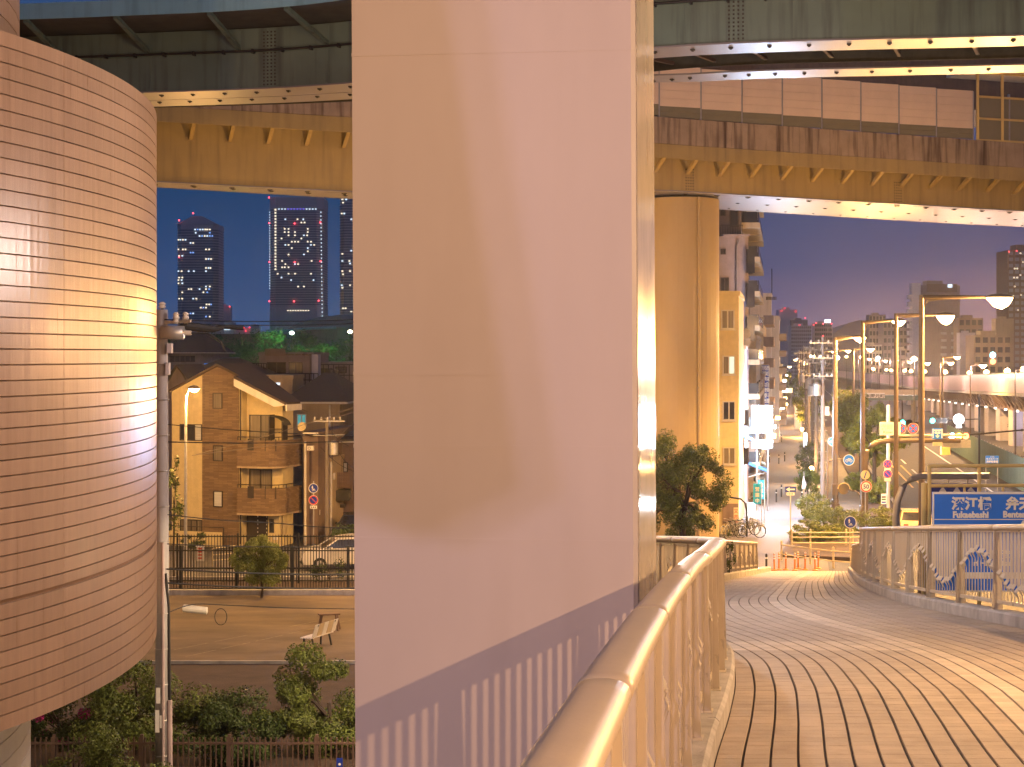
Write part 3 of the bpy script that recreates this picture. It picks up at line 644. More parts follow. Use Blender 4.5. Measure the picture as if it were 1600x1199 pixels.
# ------------------------------------------------------------------ lamps (each carries its own light)
def luminaire(root, c, ang, L=.85, eg=None, fat=1.0):
    ca, sa = math.cos(ang), math.sin(ang); ax = Vector((ca, sa, 0)); sx = Vector((-sa, ca, 0))
    m = MB(); loops = []
    for t, w, h in ((-.5,.06,.05),(-.3,.14,.12),(0,.19,.17),(.3,.15,.13),(.5,.05,.04)):
        loops.append(m.pts([c+ax*t*L+sx*w*math.cos(q*math.pi/6)+Vector((0,0,h*math.sin(q*math.pi/6))) for q in range(7)]))
    for A, B in zip(loops, loops[1:]):
        for j in range(6): m.f.append([A[j],A[j+1],B[j+1],B[j]])
    h = part(m, 'lamp_housing', M['lamp_post'], root, smooth=True)
    m = MB(); loops = []
    for t, w, hh in ((-.42,.05,.03),(-.2,.15,.13),(.08,.18,.17),(.3,.13,.12),(.44,.04,.03)):
        loops.append(m.pts([c+ax*t*L+sx*w*math.cos(q*math.pi/6)-Vector((0,0,.004+hh*fat*math.sin(q*math.pi/6))) for q in range(7)]))
    for A, B in zip(loops, loops[1:]):
        for j in range(6): m.f.append([A[j],A[j+1],B[j+1],B[j]])
    part(m, 'lamp_glass', eg or E_SOD, h, smooth=True)
def street_lamp(label, base, top, arm_ang, arm_len, group, power, col, rise=.1, r=.12, eg=None, lampL=.85, mt_='lamp_post', z_spot=True):
    base = Vector(base); root = thing('street_lamp', label, 'street lamp', base, 0, group)
    m = MB(); m.tube([base, base+Vector((0,0,1.2)), base+Vector((0,0,1.25)), Vector((base.x,base.y,top))], [r*1.25, r*1.25, r, r*.72], 12); part(m, 'pole', M[mt_], root, smooth=False)
    m = MB(); m.box(base.x-r*1.3, base.x+r*1.3, base.y-r*1.45, base.y-r*1.1, base.z+.5, base.z+1.0); part(m, 'service_door', M[mt_], root)
    d = Vector((math.cos(arm_ang), math.sin(arm_ang), 0)); tp = Vector((base.x,base.y,top-.08)); e = tp+d*arm_len+Vector((0,0,rise))
    m = MB(); m.tube([tp, tp+d*arm_len*.6+Vector((0,0,rise*.7)), e], [r*.75, r*.6, r*.4], 8)
    m.tube([tp-Vector((0,0,.45))+d*.05, tp+d*.28-Vector((0,0,.14)), tp+d*arm_len*.45+Vector((0,0,rise*.45-.06))], .025, 6)
    part(m, 'arm', M[mt_], root)
    c = e+d*lampL*.45-Vector((0,0,.02)); luminaire(root, c, arm_ang, lampL, eg, 2.7 if lampL > .9 else 1.7 if lampL > .84 else 1)
    if not power: return root
    if power > 9900 and z_spot: light('lamp_light', c-Vector((0,0,.42)), power*.28, col, .14, spec=.3); light('lamp_light', c-Vector((0,0,.42)), power*1.0, col, .14, 165, None, c-Vector((0,0,5)), spec=.3)
    elif z_spot: light('lamp_light', c-Vector((0,0,.34)), power, col, .14, 168, None, c-Vector((0,0,5)))
    else: light('lamp_light', c-Vector((0,0,.42)), power, col, .03 if power == 2700 else .14, spec=.12 if power in (2300, 3300) else .4)
    return root
GA = 'street lamps along the avenue'
E_DIM = emit('frosted_lamp_glass', (1,.75,.5), 1.5)
street_lamp('nearest tall street lamp, its long arm reaching right to the biggest glowing lamp', (PX(1440,63),63,0), PZ(461,63), 0, 2.55, GA, 34000, SOD, .0, .135, lampL=1.15)
street_lamp('second tall street lamp, its arm passing behind the nearest lamp post', (PX(1400,78),78,0), PZ(490,78), 0, 1.95, GA, 24000, SOD, .0, .13, lampL=1.0)
street_lamp('tall brown street lamp post carrying the round 50 speed sign', (PX(1348,91),91,0), PZ(502,91), R(-8), 1.6, GA, 12500, SOD, .1, .15)
street_lamp('brown street lamp post with round mirror and two arms beside the bicycle signs', (PX(1305,95),95,0), PZ(528,95), R(5), 1.1, GA, 10500, SOD, .12, .17)
for k,(y, q, lab) in enumerate([(150, 6.2, 'far street lamp above the street trees'), (205, 6.2, 'smaller far street lamp beyond the street trees'), (270, 6.2, 'very small distant street lamp at the end of the avenue'), (175, 17.0, 'far lamp by the viaduct side of the road')]):
    p = Q(q, y); street_lamp(lab, p, 10.4 if k < 3 else 9.6, R(10), 1.3, GA, 14000, SOD, .1, .12)
for k,(u, v, d, lab) in enumerate([(1226, 574, 330, 'left one of two amber lamps low over the end of the pavement'), (1216, 576, 300, 'small amber lamp next to the distant beige block')]):
    street_lamp(lab, (PX(u,d), d, 0), PZ(v,d)+.2, R(0), .6, GA, 3500, SOD, .05, .1)
# small garden lamps along the pavement
for k,(u, v, d, lab, cl) in enumerate([(1268,733,120,'low amber lamp glowing among the planting right of the pavement', 0), (1272,712,140,'dimmer low amber lamp just behind the brightest low lamp', 0), (1253,671,190,'small amber lamp in the row beside the pale sign column',0), (1254,662,215,'tiny amber lamp highest in the row beside the pavement',0), (1229,632,260,'amber lamp over the far pavement near the bicycles',0)]):
    b = Vector((PX(u,d), d, 0)); z = PZ(v,d); root = thing('garden_lamp', lab, 'lamp', b, 0, 'low lamps along the pavement')
    m = MB(); m.tube([b, Vector((b.x,b.y,z-.18))], .05, 8); part(m, 'pole', M['lamp_post'], root)
    m = MB(); m.lathe((b.x,b.y,z-.2), [(.06,0),(.17,.08),(.2,.2),(.15,.34),(.05,.4)], 12); part(m, 'globe', E_SOD, root, smooth=True)
    m = MB(); m.cyl((b.x,b.y,z+.2), .12, .06, 12, .04); part(m, 'cap', M['lamp_post'], root)
    light('lamp_light', (b.x-.5,b.y-.5,z+.1), 1300 if d < 150 else 2200, SOD, .2)
# park lamp in front of the house
pb = Vector((PX(290,72),72,0)); root = thing('park_lamp', 'curved neck street lamp in front of the yellow house', 'street lamp', pb)
zt_ = PZ(606,72); m = MB(); m.tube([pb, pb+Vector((0,0,2)), pb+Vector((0,0,zt_-.75)), pb+Vector((.03,0,zt_-.35)), pb+Vector((.14,-.02,zt_-.1)), pb+Vector((.30,-.04,zt_))], [.09,.075,.06,.055,.05,.045], 10); part(m, 'pole', M['steel'], root)
luminaire(root, pb+Vector((.38,-.05,zt_-.04)), 0, .55, E_SOD); light('lamp_light', pb+Vector((.42,-.1,zt_-.40)), 3400, SOD, .12)
# unseen neighbours of these lamps: the street goes on behind the pier, and the ramp has its own lamps behind the viewer; added fill lamps hide behind the pier
street_lamp('street lamp on the side street hidden behind the big pier', (-3.4, 68.9, 0), 8.6, R(-90), 1.2, 'street lamps on the side street', 4800, SOD, .1, .1, z_spot=False)
street_lamp('street lamp on the side street out beyond the drum', (-25, 68.9, 0), 8.6, R(-90), 1.2, 'street lamps on the side street', 4800, SOD, .1, .1, z_spot=False)
street_lamp('ramp lamp behind the viewer on the right of the ramp', (5.75, .3, dz(0.3)), CZ+2.2, R(180), .7, 'ramp lamps behind the viewer', 2700, (1,.54,.25), .05, .08, z_spot=False)
street_lamp('tall sodium lamp behind the viewer over the side street', (-13.0, -13, 0), 17.0, R(50), 1.6, 'lamps behind the viewer', 11000, (1,.51,.18), .1, .12, z_spot=False)
for y_, x_ in ((34,1.3),): street_lamp('added fill lamp unseen behind the big pier, lighting the drum', (x_,y_,0), CZ+3.2, R(180), .3, 'lamps hidden behind the big pier', 0, (1,.55,.25), .05, .1, z_spot=False, eg=E_DIM); light('lamp_light', (x_-.9,y_,CZ+.4), 700, (1,.53,.24), .3, 118, None, (-9,27.5,7.6), spec=.12)  # added fill lamp, kept out of sight to brighten the drum
root = thing('flood_lamp', 'small added fill lamp behind the big pier, lighting the drum', 'lamp', (-.55,14.05,CZ+.6)); m = MB(); m.box(-.75,-.4,14.1,14.4,CZ+.45,CZ+.75); part(m, 'lamp_housing', M['black'], root); m = MB(); m.bar((-.5,13.86,CZ+.6),(-.55,14.1,CZ+.6),.06,.06); part(m, 'bracket', M['steel'], root)  # added unseen lamp, second fill for the drum
light('lamp_light', (-.95,14.6,CZ+.6), 480, (1,.56,.27), .2, 110, None, (-9,25.5,8.2), spec=.02)  # light of the added fill lamp for the drum
street_lamp('tall pale lamp behind the viewer on the park side', (-11.9, -16.7, 0), CZ+5.3, R(40), 1.2, 'lamps behind the viewer', 0, (1,.74,1), .1, .12, z_spot=False, eg=E_WHT)
for s_ in (-.05,.05): light('lamp_light', (-11+s_,-16-s_,CZ+5.0), 2700, (.86,.68,1), .035)
street_lamp('avenue lamp just right of the view over the ramp', (10.6,15,0), 12.3, R(180), .8, GA, 5200, (1,.57,.23), .1, .13, z_spot=False)
street_lamp('added fill lamp unseen behind the big pier, lighting the ramp', (1.35,31,0), CZ+2.6, R(0), .15, 'lamps hidden behind the big pier', 2300, (1,.80,.72), .05, .07, z_spot=False, eg=E_DIM)  # added unseen lamp to warm the right railing and deck
street_lamp('added fill lamp unseen behind the big pier, lighting the shrubs', (-.9,34,0), 5.6, R(180), .5, 'lamps hidden behind the big pier', 0, (1,.70,.38), .05, .07, z_spot=False); street_lamp('tall added fill lamp unseen behind the big pier, lighting the viaduct', (-2.1,57,0), 11.5, R(180), .4, 'lamps hidden behind the big pier', 3300, SOD, .05, .08, z_spot=False, eg=E_DIM); light('lamp_light', (-1.6,34,5.2), 2300, (1,.70,.38), .1, 96, None, (-8,39.5,.6))  # added unseen lamps to brighten the shrubs and the viaduct fascia
root = thing('drum_glow_panel', 'added bluish white glow panel on a mast, unseen behind the big pier', 'sign', (-2.0,58,0)); m = MB(); m.obox((-2.0,58,6.0), 3.0, .25, 2.3, R(-10)); part(m, 'light_panel', emit('panel_glow', (.36,.55,1), 19), root)  # added unseen glow panel that gives the drum its blue sheen
m = MB(); m.tube([(-2.0,58.05,0),(-2.0,58.05,6.0)], .1, 8); part(m, 'mast', M['steel'], root); m = MB(); m.obox((-2.0,58.02,8.3), 3.1, .3, .08, R(-10)); m.obox((-2.0,58.02,5.92), 3.1, .3, .08, R(-10)); part(m, 'sign_frame', M['steel'], root)  # mast and frame of the added glow panel
# added unseen blocker, shaped to throw the soft slanted shade on the big pier
LB = Vector((-11,-16,CZ+5.0)); W_ = lambda u, v: LB + .3*(P(u, v, 11.1) - LB)
q = [W_(250,-700), W_(618,-700), W_(770,300), W_(846,770), W_(680,850), W_(100,660)]; nb = Vector((-.35,-.9,0)).normalized()*.3
m = MB(); m.hexa([p-nb for p in q], q); rs = thing('shade_blocker', 'added slanted slab behind the viewer that shades the big pier', 'light blocker', (q[3].x,q[3].y,0)); part(m, 'blocker_slab', M['concrete'], rs)
m = MB(); m.box(q[5].x-1.2,q[5].x-.2,q[5].y-1.2,q[5].y-.2,0,q[5].z+2); part(m, 'column', M['concrete'], rs)  # post of the added blocker
# lamps that stand under the viaduct's edge lines
# ------------------------------------------------------------------ vegetation
def foliage(c, rx, ry, rz_, n, leaf, seed, clumps=22, cr=.42, flat=0, shell=.55):
    rg = random.Random(seed); m = MB(); C = []
    for k in range(clumps):
        while 1:
            p = Vector((rg.uniform(-1,1), rg.uniform(-1,1), rg.uniform(-.95,1)))
            if shell < p.length < 1: break
        C.append((p, rg.uniform(.55,1.15)*cr))
    V, Fc = m.v, m.f
    for k in range(n):
        p, r_ = C[rg.randrange(len(C))]
        d = Vector((rg.gauss(0,1), rg.gauss(0,1), rg.gauss(0,.75))); d = d.normalized()*r_*rg.random()**.4
        q = p+d; q = Vector((c[0]+q.x*rx, c[1]+q.y*ry, c[2]+q.z*rz_))
        nrm = (d.normalized()*.8+Vector((rg.gauss(0,.6), rg.gauss(0,.6), rg.gauss(.35,.6)))).normalized()
        a = nrm.cross(Vector((rg.gauss(0,1),rg.gauss(0,1),rg.gauss(0,1)))).normalized(); b = nrm.cross(a)
        l = leaf*rg.uniform(.6,1.3); w = l*.42; i = len(V)
        V.extend([tuple(q-a*l), tuple(q+b*w-nrm*l*.12), tuple(q+a*l), tuple(q-b*w-nrm*l*.12)]); Fc.append([i,i+1,i+2,i+3])
    return m, C
def nofix(m, name, mt_, parent, kind=None, label=None):
    L, r0 = frame_of(parent); me = bpy.data.meshes.new(name); me.from_pydata([(x-L.x,y-L.y,z-L.z) for x,y,z in m.v], [], m.f); me.materials.append(mt_)
    o = bpy.data.objects.new(name, me); COL.objects.link(o); o.parent = parent; return setp(o, label, None, None, kind)
def tree(name, label, cat, base, ht, c_z, rx, ry, rz_, n, leaf, seed, mt_='leaf_dark', clumps=22, cr=.42, trunk_r=.12, group=None, limbs=7, flowers=0, shell=.5):
    base = Vector(base); rg = random.Random(seed+77); root = thing(name, label, cat, base, 0, group); c = base+Vector((rg.uniform(-.1,.1)*rx,0,c_z))
    m, C = foliage(c, rx, ry, rz_, n, leaf, seed, clumps, cr, 0, shell); nofix(m, 'crown', M[mt_], root)
    t = MB(); j = base+Vector((0,0,max(.15,c_z-rz_*.75))); t.tube([base, base+Vector((rg.uniform(-.05,.05),0,(j.z-base.z)*.5)), j, c], [trunk_r*1.25, trunk_r, trunk_r*.85, trunk_r*.4], 8)
    part(t, 'trunk', M['bark'], root)
    for p, r_ in C[:limbs]:
        e = Vector((c.x+p.x*rx*.9, c.y+p.y*ry*.9, c.z+p.z*rz_*.9)); t = MB(); st = j+(c-j)*rg.uniform(0,.7); t.tube([st, st.lerp(e,.5)+Vector((0,0,.1*rz_)), e], [trunk_r*.5, trunk_r*.32, trunk_r*.12], 5); part(t, 'limb', M['bark'], root)
    if flowers:
        fm, _ = foliage(c, rx, ry, rz_, flowers, leaf*.8, seed+5, 6, .2, 0, .7); nofix(fm, 'blossom', M['flower'], root, 'stuff')
    return root
# bottom left planting
GB = 'shrubs in the planting bed below the drum'
def tb(u, d): return (PX(u,d), d, 0)
tree('shrub_tree', 'bushy tree right behind the concrete utility pole at the edge of the drum', 'tree', tb(218,39.2), 3.6, 1.15, 1.55, 1.2, 1.08, 20000, .05, 11, 'leaf_mid', 24, .40, .09, GB)
tree('shrub_tree', 'lower dark shrub in the middle of the planting bed', 'shrub', tb(378,38.6), 2.2, .72, 1.3, 1.0, .84, 17000, .046, 12, 'leaf_dark', 20, .42, .07, GB)
tree('shrub_tree', 'large rounded leafy tree against the left edge of the big pier', 'tree', tb(520,39.6), 3.6, 1.2, 1.75, 1.3, 1.25, 28000, .05, 13, 'leaf_mid', 26, .34, .10, GB)
tree('shrub_tree', 'leafy bush in front of the railings right below the drum', 'shrub', tb(198,35.3), 1.6, .75, .95, .45, .75, 8000, .045, 14, 'leaf_mid', 14, .5, .05, GB)
tree('flowering_shrub', 'shrub with magenta blossom tucked under the drum', 'shrub', tb(92,39.5), 2.6, .85, .95, .9, .72, 6000, .048, 15, 'leaf_dark', 14, .45, .06, GB, flowers=900)
tree('low_plant', 'low plant with red flowers at the foot of the white tiled stem', 'plant', tb(85,35.6), .9, .6, .6, .3, .5, 1800, .045, 16, 'leaf_mid', 6, .5, .03, GB, limbs=3)
tree('shrub_tree', 'dark shrub filling the corner left of the magenta blossom', 'shrub', tb(45,40.4), 2.0, .8, 1.0, .7, .8, 4500, .05, 17, 'leaf_dark', 14, .45, .05, GB)
# park side
tree('clipped_tree', 'round clipped bush on thin stems by the park railings', 'tree', tb(409,64.6), 2.9, 1.5, 1.1, .95, 1.0, 34000, .04, 21, 'leaf_hedge', 60, .26, .05, None, limbs=9, shell=.15)
tree('thin_tree', 'thin young tree with sparse leaves left of the yellow house', 'tree', tb(272,70), 5, 3.6, .55, .6, 1.9, 700, .09, 22, 'leaf_mid', 12, .35, .05)
tree('bare_shrub', 'scraggly dark shrub in front of the white car', 'shrub', tb(516,66.5), 1.7, .9, .75, .4, .75, 700, .06, 23, 'leaf_dark', 9, .4, .03)
tree('street_shrub', 'leafy bush at the edge of the big pier in front of the dark shops', 'shrub', tb(553,77), 2.4, 1.0, .9, .8, .9, 1500, .09, 24, 'leaf_dark', 10, .45, .06)
tree('potted_palm', 'small spiky plant at the foot of the yellow house', 'plant', tb(303,80.6), .8, .5, .6, .3, .4, 260, .12, 25, 'leaf_dark', 6, .5, .04, limbs=3)
# right side
tree('leafy_tree', 'dense dark green tree in front of the round cream column', 'tree', tb(1066,62), 6.4, 4.7, 1.85, 1.6, 2.05, 36000, .054, 31, 'leaf_mid', 74, .24, .16, None, limbs=20, shell=.3)
GT = 'street trees between the lane and the avenue'
tree('street_tree', 'tall bright leafed street tree between the two brown lamp posts', 'tree', Q(5.9,128), 6.6, 4.4, 2.0, 1.9, 2.7, 13000, .10, 32, 'leaf_hedge', 34, .30, .14, GT)
tree('street_tree', 'wide street tree behind the white two line place sign', 'tree', Q(6.1,112), 6.4, 4.1, 2.0, 1.6, 2.1, 12000, .10, 33, 'leaf_hedge', 32, .30, .14, GT)
tree('street_tree', 'smaller street tree seen between the posts farther along', 'tree', Q(6.0,160), 6.6, 4.3, 2.0, 1.9, 2.3, 7000, .12, 34, 'leaf_hedge', 26, .32, .14, GT)
for k in range(4): tree('street_tree', ['distant tree beside the far utility poles','small tree clump under the amber lamps far down the pavement','far pale green tree at the end of the pavement','hazy far tree right of the end of the pavement'][k], 'tree', [Q(2.6,190),Q(-.5,330),Q(.8,360),Q(3.8,300)][k], 6, 3.8, 1.8, 1.8, 2.6, 1600, .2, 40+k, 'leaf_hedge', 16, .35, .14, GT)
GH = 'clipped hedges and shrubs along the pavement'
for k,(u,d,rx,ry,rz_,cz,lab) in enumerate([(1266,83,1.05,.9,.62,.62,'broad clipped hedge mound behind the upper guard fence'), (1300,83.5,1.1,.9,.5,.45,'second hedge mound beside the round footpath sign'), (1326,88,.9,.8,.75,.7,'yellow green hedge behind the footpath sign'), (1378,88,1.2,.9,.8,.7,'yellow green bush between the two dark lamp posts'), (1272,95,1.0,1.0,.85,.8,'grey green shrub at the edge of the pavement'), (1262,112,.9,1.2,1.0,1.0,'tall dark shrub beside the low amber lamp'), (1262,130,1.0,1.6,1.4,1.3,'brownish shrub half way along the pavement'), (1372,104,1.0,1.2,.9,.9,'round shrub below the small green road sign'), (1341,115,1.0,1.6,.7,.7,'low hedge along the bright lane'), (1287,92,.7,.7,.55,.5,'pale leafed shrub with dry twigs near the mirror post')]):
    tree('hedge', lab, 'shrub', (PX(u,d),d,.05), 1.2, cz, rx, ry, rz_, 7000, .048 if d < 95 else .06, 60+k, 'leaf_hedge' if k not in (5,6) else 'leaf_mid', 50, .30, .05, GH, limbs=4, shell=.2)
tree('weed_plant', 'small leafy weed growing at the far left railing foot', 'plant', (PX(1140,51),51,dz(51)+.1), 1.0, .6, .28, .3, .7, 260, .06, 80, 'leaf_mid', 9, .4, .02, limbs=3)
# ------------------------------------------------------------------ left: park fences, posts, benches
def picket_fence(name, label, x0, x1, y, h, gap, w, mt_, rails, post_gap, group, thick=.02):
    root = thing(name, label, 'fence', ((x0+x1)/2, y, 0), 0, group); n = int((x1-x0)/gap)
    pk = MB(); pk.box(-w/2,w/2,-w/2,w/2,.08,h); pm = pk.mesh('picket', mt_)
    extra = MB()
    for k in range(n):
        x = x0+k*gap
        if k < 300: inst(pm, 'picket', root, (x,y,0))
        else: extra.box(x-w/2,x+w/2,y-w/2,y+w/2,.08,h)
    if extra.v: part(extra, 'picket', mt_, root, kind='stuff')
    for z in rails:
        m = MB(); m.box(x0,x1,y-thick,y+thick,z,z+.05); part(m, 'fence_rail', mt_, root)
    k = 0; po = MB(); po.box(-.035,.035,-.035,.035,0,h+.06); pm = po.mesh('fence_post', mt_); x = x0+.05
    while x < x1: inst(pm, 'fence_post', root, (x,y+.03,0)); x += post_gap
    return root
picket_fence('park_fence', 'brown bar fence along the bottom in front of the shrubs', -12.5, -2.4, 36.5, 1.08, .125, .03, M['fence_brown'], (.12,.92), 2.0, 'fences round the park')
picket_fence('park_fence', 'dark bar fence on the far park edge behind the clipped bush', -16, -4.6, 65.9, 1.9, .115, .025, M['fence_dark'], (.15,1.0,1.72), 2.3, 'fences round the park')
picket_fence('street_fence', 'taller dark bar fence along the lit side street', -17, -4.8, 68.6, 2.1, .125, .025, M['fence_dark'], (.1,.62,2.0), 2.6, 'fences round the park')
def bench(loc, rz, label):
    root = thing('bench', label, 'bench', loc, rz)
    def p_(nm, f, mt_):
        m = MB(); f(m); o = bpy.data.objects.new(nm, m.mesh(nm, M[mt_])); COL.objects.link(o); o.parent = root; return o
    for k in range(4): p_('seat_slat', lambda m: m.box(-.75,.75,-.22+k*.105,-.13+k*.105,.40,.43), 'sign_white')
    for k in range(5): p_('back_slat', lambda m: m.hexa([(-.75+k*.305,.23,.46),(-.48+k*.305,.23,.46),(-.48+k*.305,.25,.46),(-.75+k*.305,.25,.46)], [(-.75+k*.305,.36,.88),(-.48+k*.305,.36,.88),(-.48+k*.305,.38,.88),(-.75+k*.305,.38,.88)]), ('sign_white','cream_guard')[k%2])
    for x in (-.55,.55):
        p_('leg', lambda m: m.bar((x,-.18,.40),(x,-.2,0),.05,.05), 'black'); p_('leg', lambda m: m.bar((x,.12,.40),(x,.22,0),.05,.05), 'black')
        p_('back_support', lambda m: m.bar((x,.15,.40),(x,.37,.86),.04,.03), 'black')
bench((PX(496,53.6),53.6,.01), R(-114), 'white slatted bench with striped back standing on the park dirt')
root = thing('stool_table', 'small dark wooden trestle bench behind the white bench', 'bench', (PX(514,57),57,.01)); o_ = root.location
m = MB(); m.obox((o_.x,o_.y,.55), .75,.35,.05, .3); part(m, 'seat', M['wood'], root)
for s in (-1,1):
    for q in (-1,1): m = MB(); m.bar((o_.x+s*.26,o_.y+q*.1,.56),(o_.x+s*.36,o_.y+q*.2,0),.07,.05); part(m, 'leg', M['wood'], root)
m = MB(); m.bar((o_.x-.32,o_.y,.2),(o_.x+.32,o_.y+.02,.2),.05,.05); part(m, 'stretcher', M['wood'], root)
root = thing('small_sign', 'small blue park sign on a post at the bottom by the pier', 'sign', (PX(531,36.1),36.1,0)); o_ = root.location
m = MB(); m.cyl((o_.x,o_.y,0), .03, .6, 8); part(m, 'post', M['steel'], root)
m = MB(); m.box(o_.x-.07,o_.x+.07,o_.y-.05,o_.y-.03,.22,.72); part(m, 'sign_plate', M['sign_navy'], root)
for k in range(3): m = MB(); m.disc((o_.x,o_.y-.051,.58-k*.13), .03, (0,-1,0), .004, 10); part(m, 'sign_mark', M['sign_white'], root)
# notice board and barrier frame by the side street
root = thing('notice_board', 'small white notice with red marks by the side street fence', 'sign', (PX(313,70.5),70.5,0)); o_ = root.location
for s in (-.14,.14): m = MB(); m.cyl((o_.x+s,o_.y,0), .02, 1.0, 6); part(m, 'post', M['steel'], root)
m = MB(); m.box(o_.x-.19,o_.x+.19,o_.y-.04,o_.y-.022,.72,1.42); part(m, 'board', M['sign_white'], root)
for k in range(4): m = MB(); m.box(o_.x-.09,o_.x+.09,o_.y-.046,o_.y-.041,.82+k*.14,.89+k*.14); part(m, 'printed_block', M['sign_red'], root)
root = thing('tube_barrier', 'cream tubular barrier frame standing in the side street', 'barrier', (PX(352,74),74,0)); o_ = root.location
m = MB(); m.tube([o_+Vector((-.6,0,0)), o_+Vector((-.6,0,.85)), o_+Vector((.6,0,1.0)), o_+Vector((.6,0,0))], .03, 8); part(m, 'frame_tube', M['cream_guard'], root)
for z in (.3,.55): m = MB(); m.tube([o_+Vector((-.6,0,z)), o_+Vector((.6,0,z+.1))], .02, 6); part(m, 'cross_tube', M['cream_guard'], root)
# ------------------------------------------------------------------ vehicles
def car(label, loc, rz, paint, kind='hatch', sc_=1.0, group=None):
    root = thing('parked_car', label, 'car', loc, rz, group)
    def p_(nm, m, mt_, par=None, smooth=False):
        o = bpy.data.objects.new(nm, m.mesh(nm, mt_, (Vector((0,0,0)),0), smooth)); COL.objects.link(o); o.parent = par or root; return o
    W = .84
    prof = [(-2.05,.32),(-2.12,.55),(-2.08,.78),(-1.95,.92),(-1.1,1.02),(1.75,1.05),(2.0,.98),(2.08,.75),(2.1,.5),(2.02,.3)]
    m = MB(); L = []
    for yy, ins, dzz in ((-W,.05,0),(-W*.94,0,.0),(W*.94,0,0),(W,.05,0)):
        L.append(m.pts([(x*(1-ins*.25), yy, z-(ins*.35 if z > .8 else 0)) for x, z in prof]))
    for A, B in zip(L, L[1:]):
        for j in range(len(prof)): m.f.append([A[j],A[(j+1)%len(prof)],B[(j+1)%len(prof)],B[j]])
    m.f.append(L[0]); m.f.append(L[-1][::-1]); body = p_('body', m, paint)
    g_ = [(-1.15,1.0),(-.45,1.43),(.25,1.5),(1.15,1.46),(1.85,1.02)]
    m = MB(); a = m.pts([(x,-W*.93+(z-1)*.3,z) for x,z in g_]); b = m.pts([(x,W*.93-(z-1)*.3,z) for x,z in g_])
    for j in range(4): m.f.append([a[j],a[j+1],b[j+1],b[j]])
    m.f.append(a); m.f.append(b[::-1]); p_('cabin_glass', m, M['glass'])
    m = MB(); r_ = [(-.55,1.395),(-.45,1.445),(.25,1.52),(1.2,1.475),(1.28,1.41)]; a = m.pts([(x,-W*.82,z) for x,z in r_]); b = m.pts([(x,W*.82,z) for x,z in r_])
    for j in range(4): m.f.append([a[j],a[j+1],b[j+1],b[j]])
    m.f.append(a); m.f.append(b[::-1]); p_('roof', m, paint)
    for s in (-1,1):
        for x0,z0,x1,z1 in ((-1.15,1.0,-.47,1.42),(.35,1.02,.35,1.46),(1.8,1.03,1.2,1.45)):
            m = MB(); m.bar((x0,s*W*.94,z0),(x1,s*(W*.94-.13),z1),.07,.05); p_('roof_pillar', m, paint)
        for x in (-1.32,1.3):
            m = MB(); m.disc((x,s*W*.98-s*.1,.31), .31, (0,s,0), .15, 18); wh = p_('wheel', m, M['tyre']); m = MB(); m.disc((x,s*(W*.98+.052),.31), .19, (0,s,0), .012, 14); p_('wheel_rim', m, M['steel'], wh)
        m = MB(); m.hexa([(-2.115,s*.42,.62),(-2.1,s*.76,.62),(-2.0,s*.76,.62),(-2.0,s*.42,.62)], [(-2.09,s*.42,.76),(-1.95,s*.77,.80),(-1.9,s*.76,.80),(-1.9,s*.42,.76)]); p_('headlight', m, M['curtain_white'])
        m = MB(); m.bar((-.85,s*(W+.02),1.0),(-.78,s*(W+.16),1.06),.1,.12); p_('door_mirror', m, paint)
        m = MB(); m.box(2.04,2.1,s*.55-.12,s*.55+.12,.7,.86); p_('tail_lamp', m, M['sign_red'])
    m = MB(); m.box(-2.145,-2.1,-.2,.2,.42,.54); p_('number_plate', m, M['sign_white'])
    m = MB(); m.box(-2.13,-2.07,-.5,.5,.34,.4); p_('grille', m, M['black'])
    root.scale = (sc_,)*3; return root
car('white hatchback parked on the side street behind the dark fence', (PX(541,73.5),73.5,.01), R(14), M['car_white'])
car('dark van parked deep in the alley beside the shops', (PX(560,84),84,0), R(80), M['car_dark'])
car('cream taxi coloured car on the avenue under the lamp posts', (PX(1428,86.5),86.5,.01), R(-100), M['car_beige'])
def cable(label, ps, r=.014, mt_='cable', group='overhead cables across the left view'):
    pts = smooth(ps, 6); m = MB(); m.tube(pts, r, 5); return solo(m, 'overhead_cable', M[mt_], label, 'cable', group, loc=pts[0])
# ------------------------------------------------------------------ windows and walls
def window(root, O, ang, w, h, panes=2, fr='frame_dark', gl='glass', t=.06, sill=False, name='window', depth=.05):
    # O = lower left corner on the wall, ang = heading of the wall's run; outward is to the right of the run
    O = Vector(O); e = Vector((math.cos(ang), math.sin(ang), 0)); n = Vector((e.y, -e.x, 0)); up = Vector((0,0,1))
    def slab(mb, a0, a1, z0, z1, o0, o1): 
        mb.hexa([O+e*a0+n*o0+up*z0, O+e*a1+n*o0+up*z0, O+e*a1+n*o1+up*z0, O+e*a0+n*o1+up*z0], [O+e*a0+n*o0+up*z1, O+e*a1+n*o0+up*z1, O+e*a1+n*o1+up*z1, O+e*a0+n*o1+up*z1])
    m = MB(); slab(m,0,w,0,t,.004,depth); slab(m,0,w,h-t,h,.004,depth); slab(m,0,t,t,h-t,.004,depth); slab(m,w-t,w,t,h-t,.004,depth)
    for k in range(1, panes): x = w*k/panes; slab(m,x-t/2,x+t/2,t,h-t,.004,depth*.9)
    f = part(m, name, M[fr], root)
    for k in range(panes):
        m = MB(); slab(m, w*k/panes+t*.6, w*(k+1)/panes-t*.6, t*.9, h-t*.9, .003, .012); gm = gl[k % len(gl)] if isinstance(gl, (list,tuple)) else gl
        part(m, 'pane', M[gm] if isinstance(gm, str) else gm, f)
    if sill: m = MB(); slab(m,-.05,w+.05,-.07,-.005,.004,depth+.08); part(m, 'sill', M[fr], f)
    return f
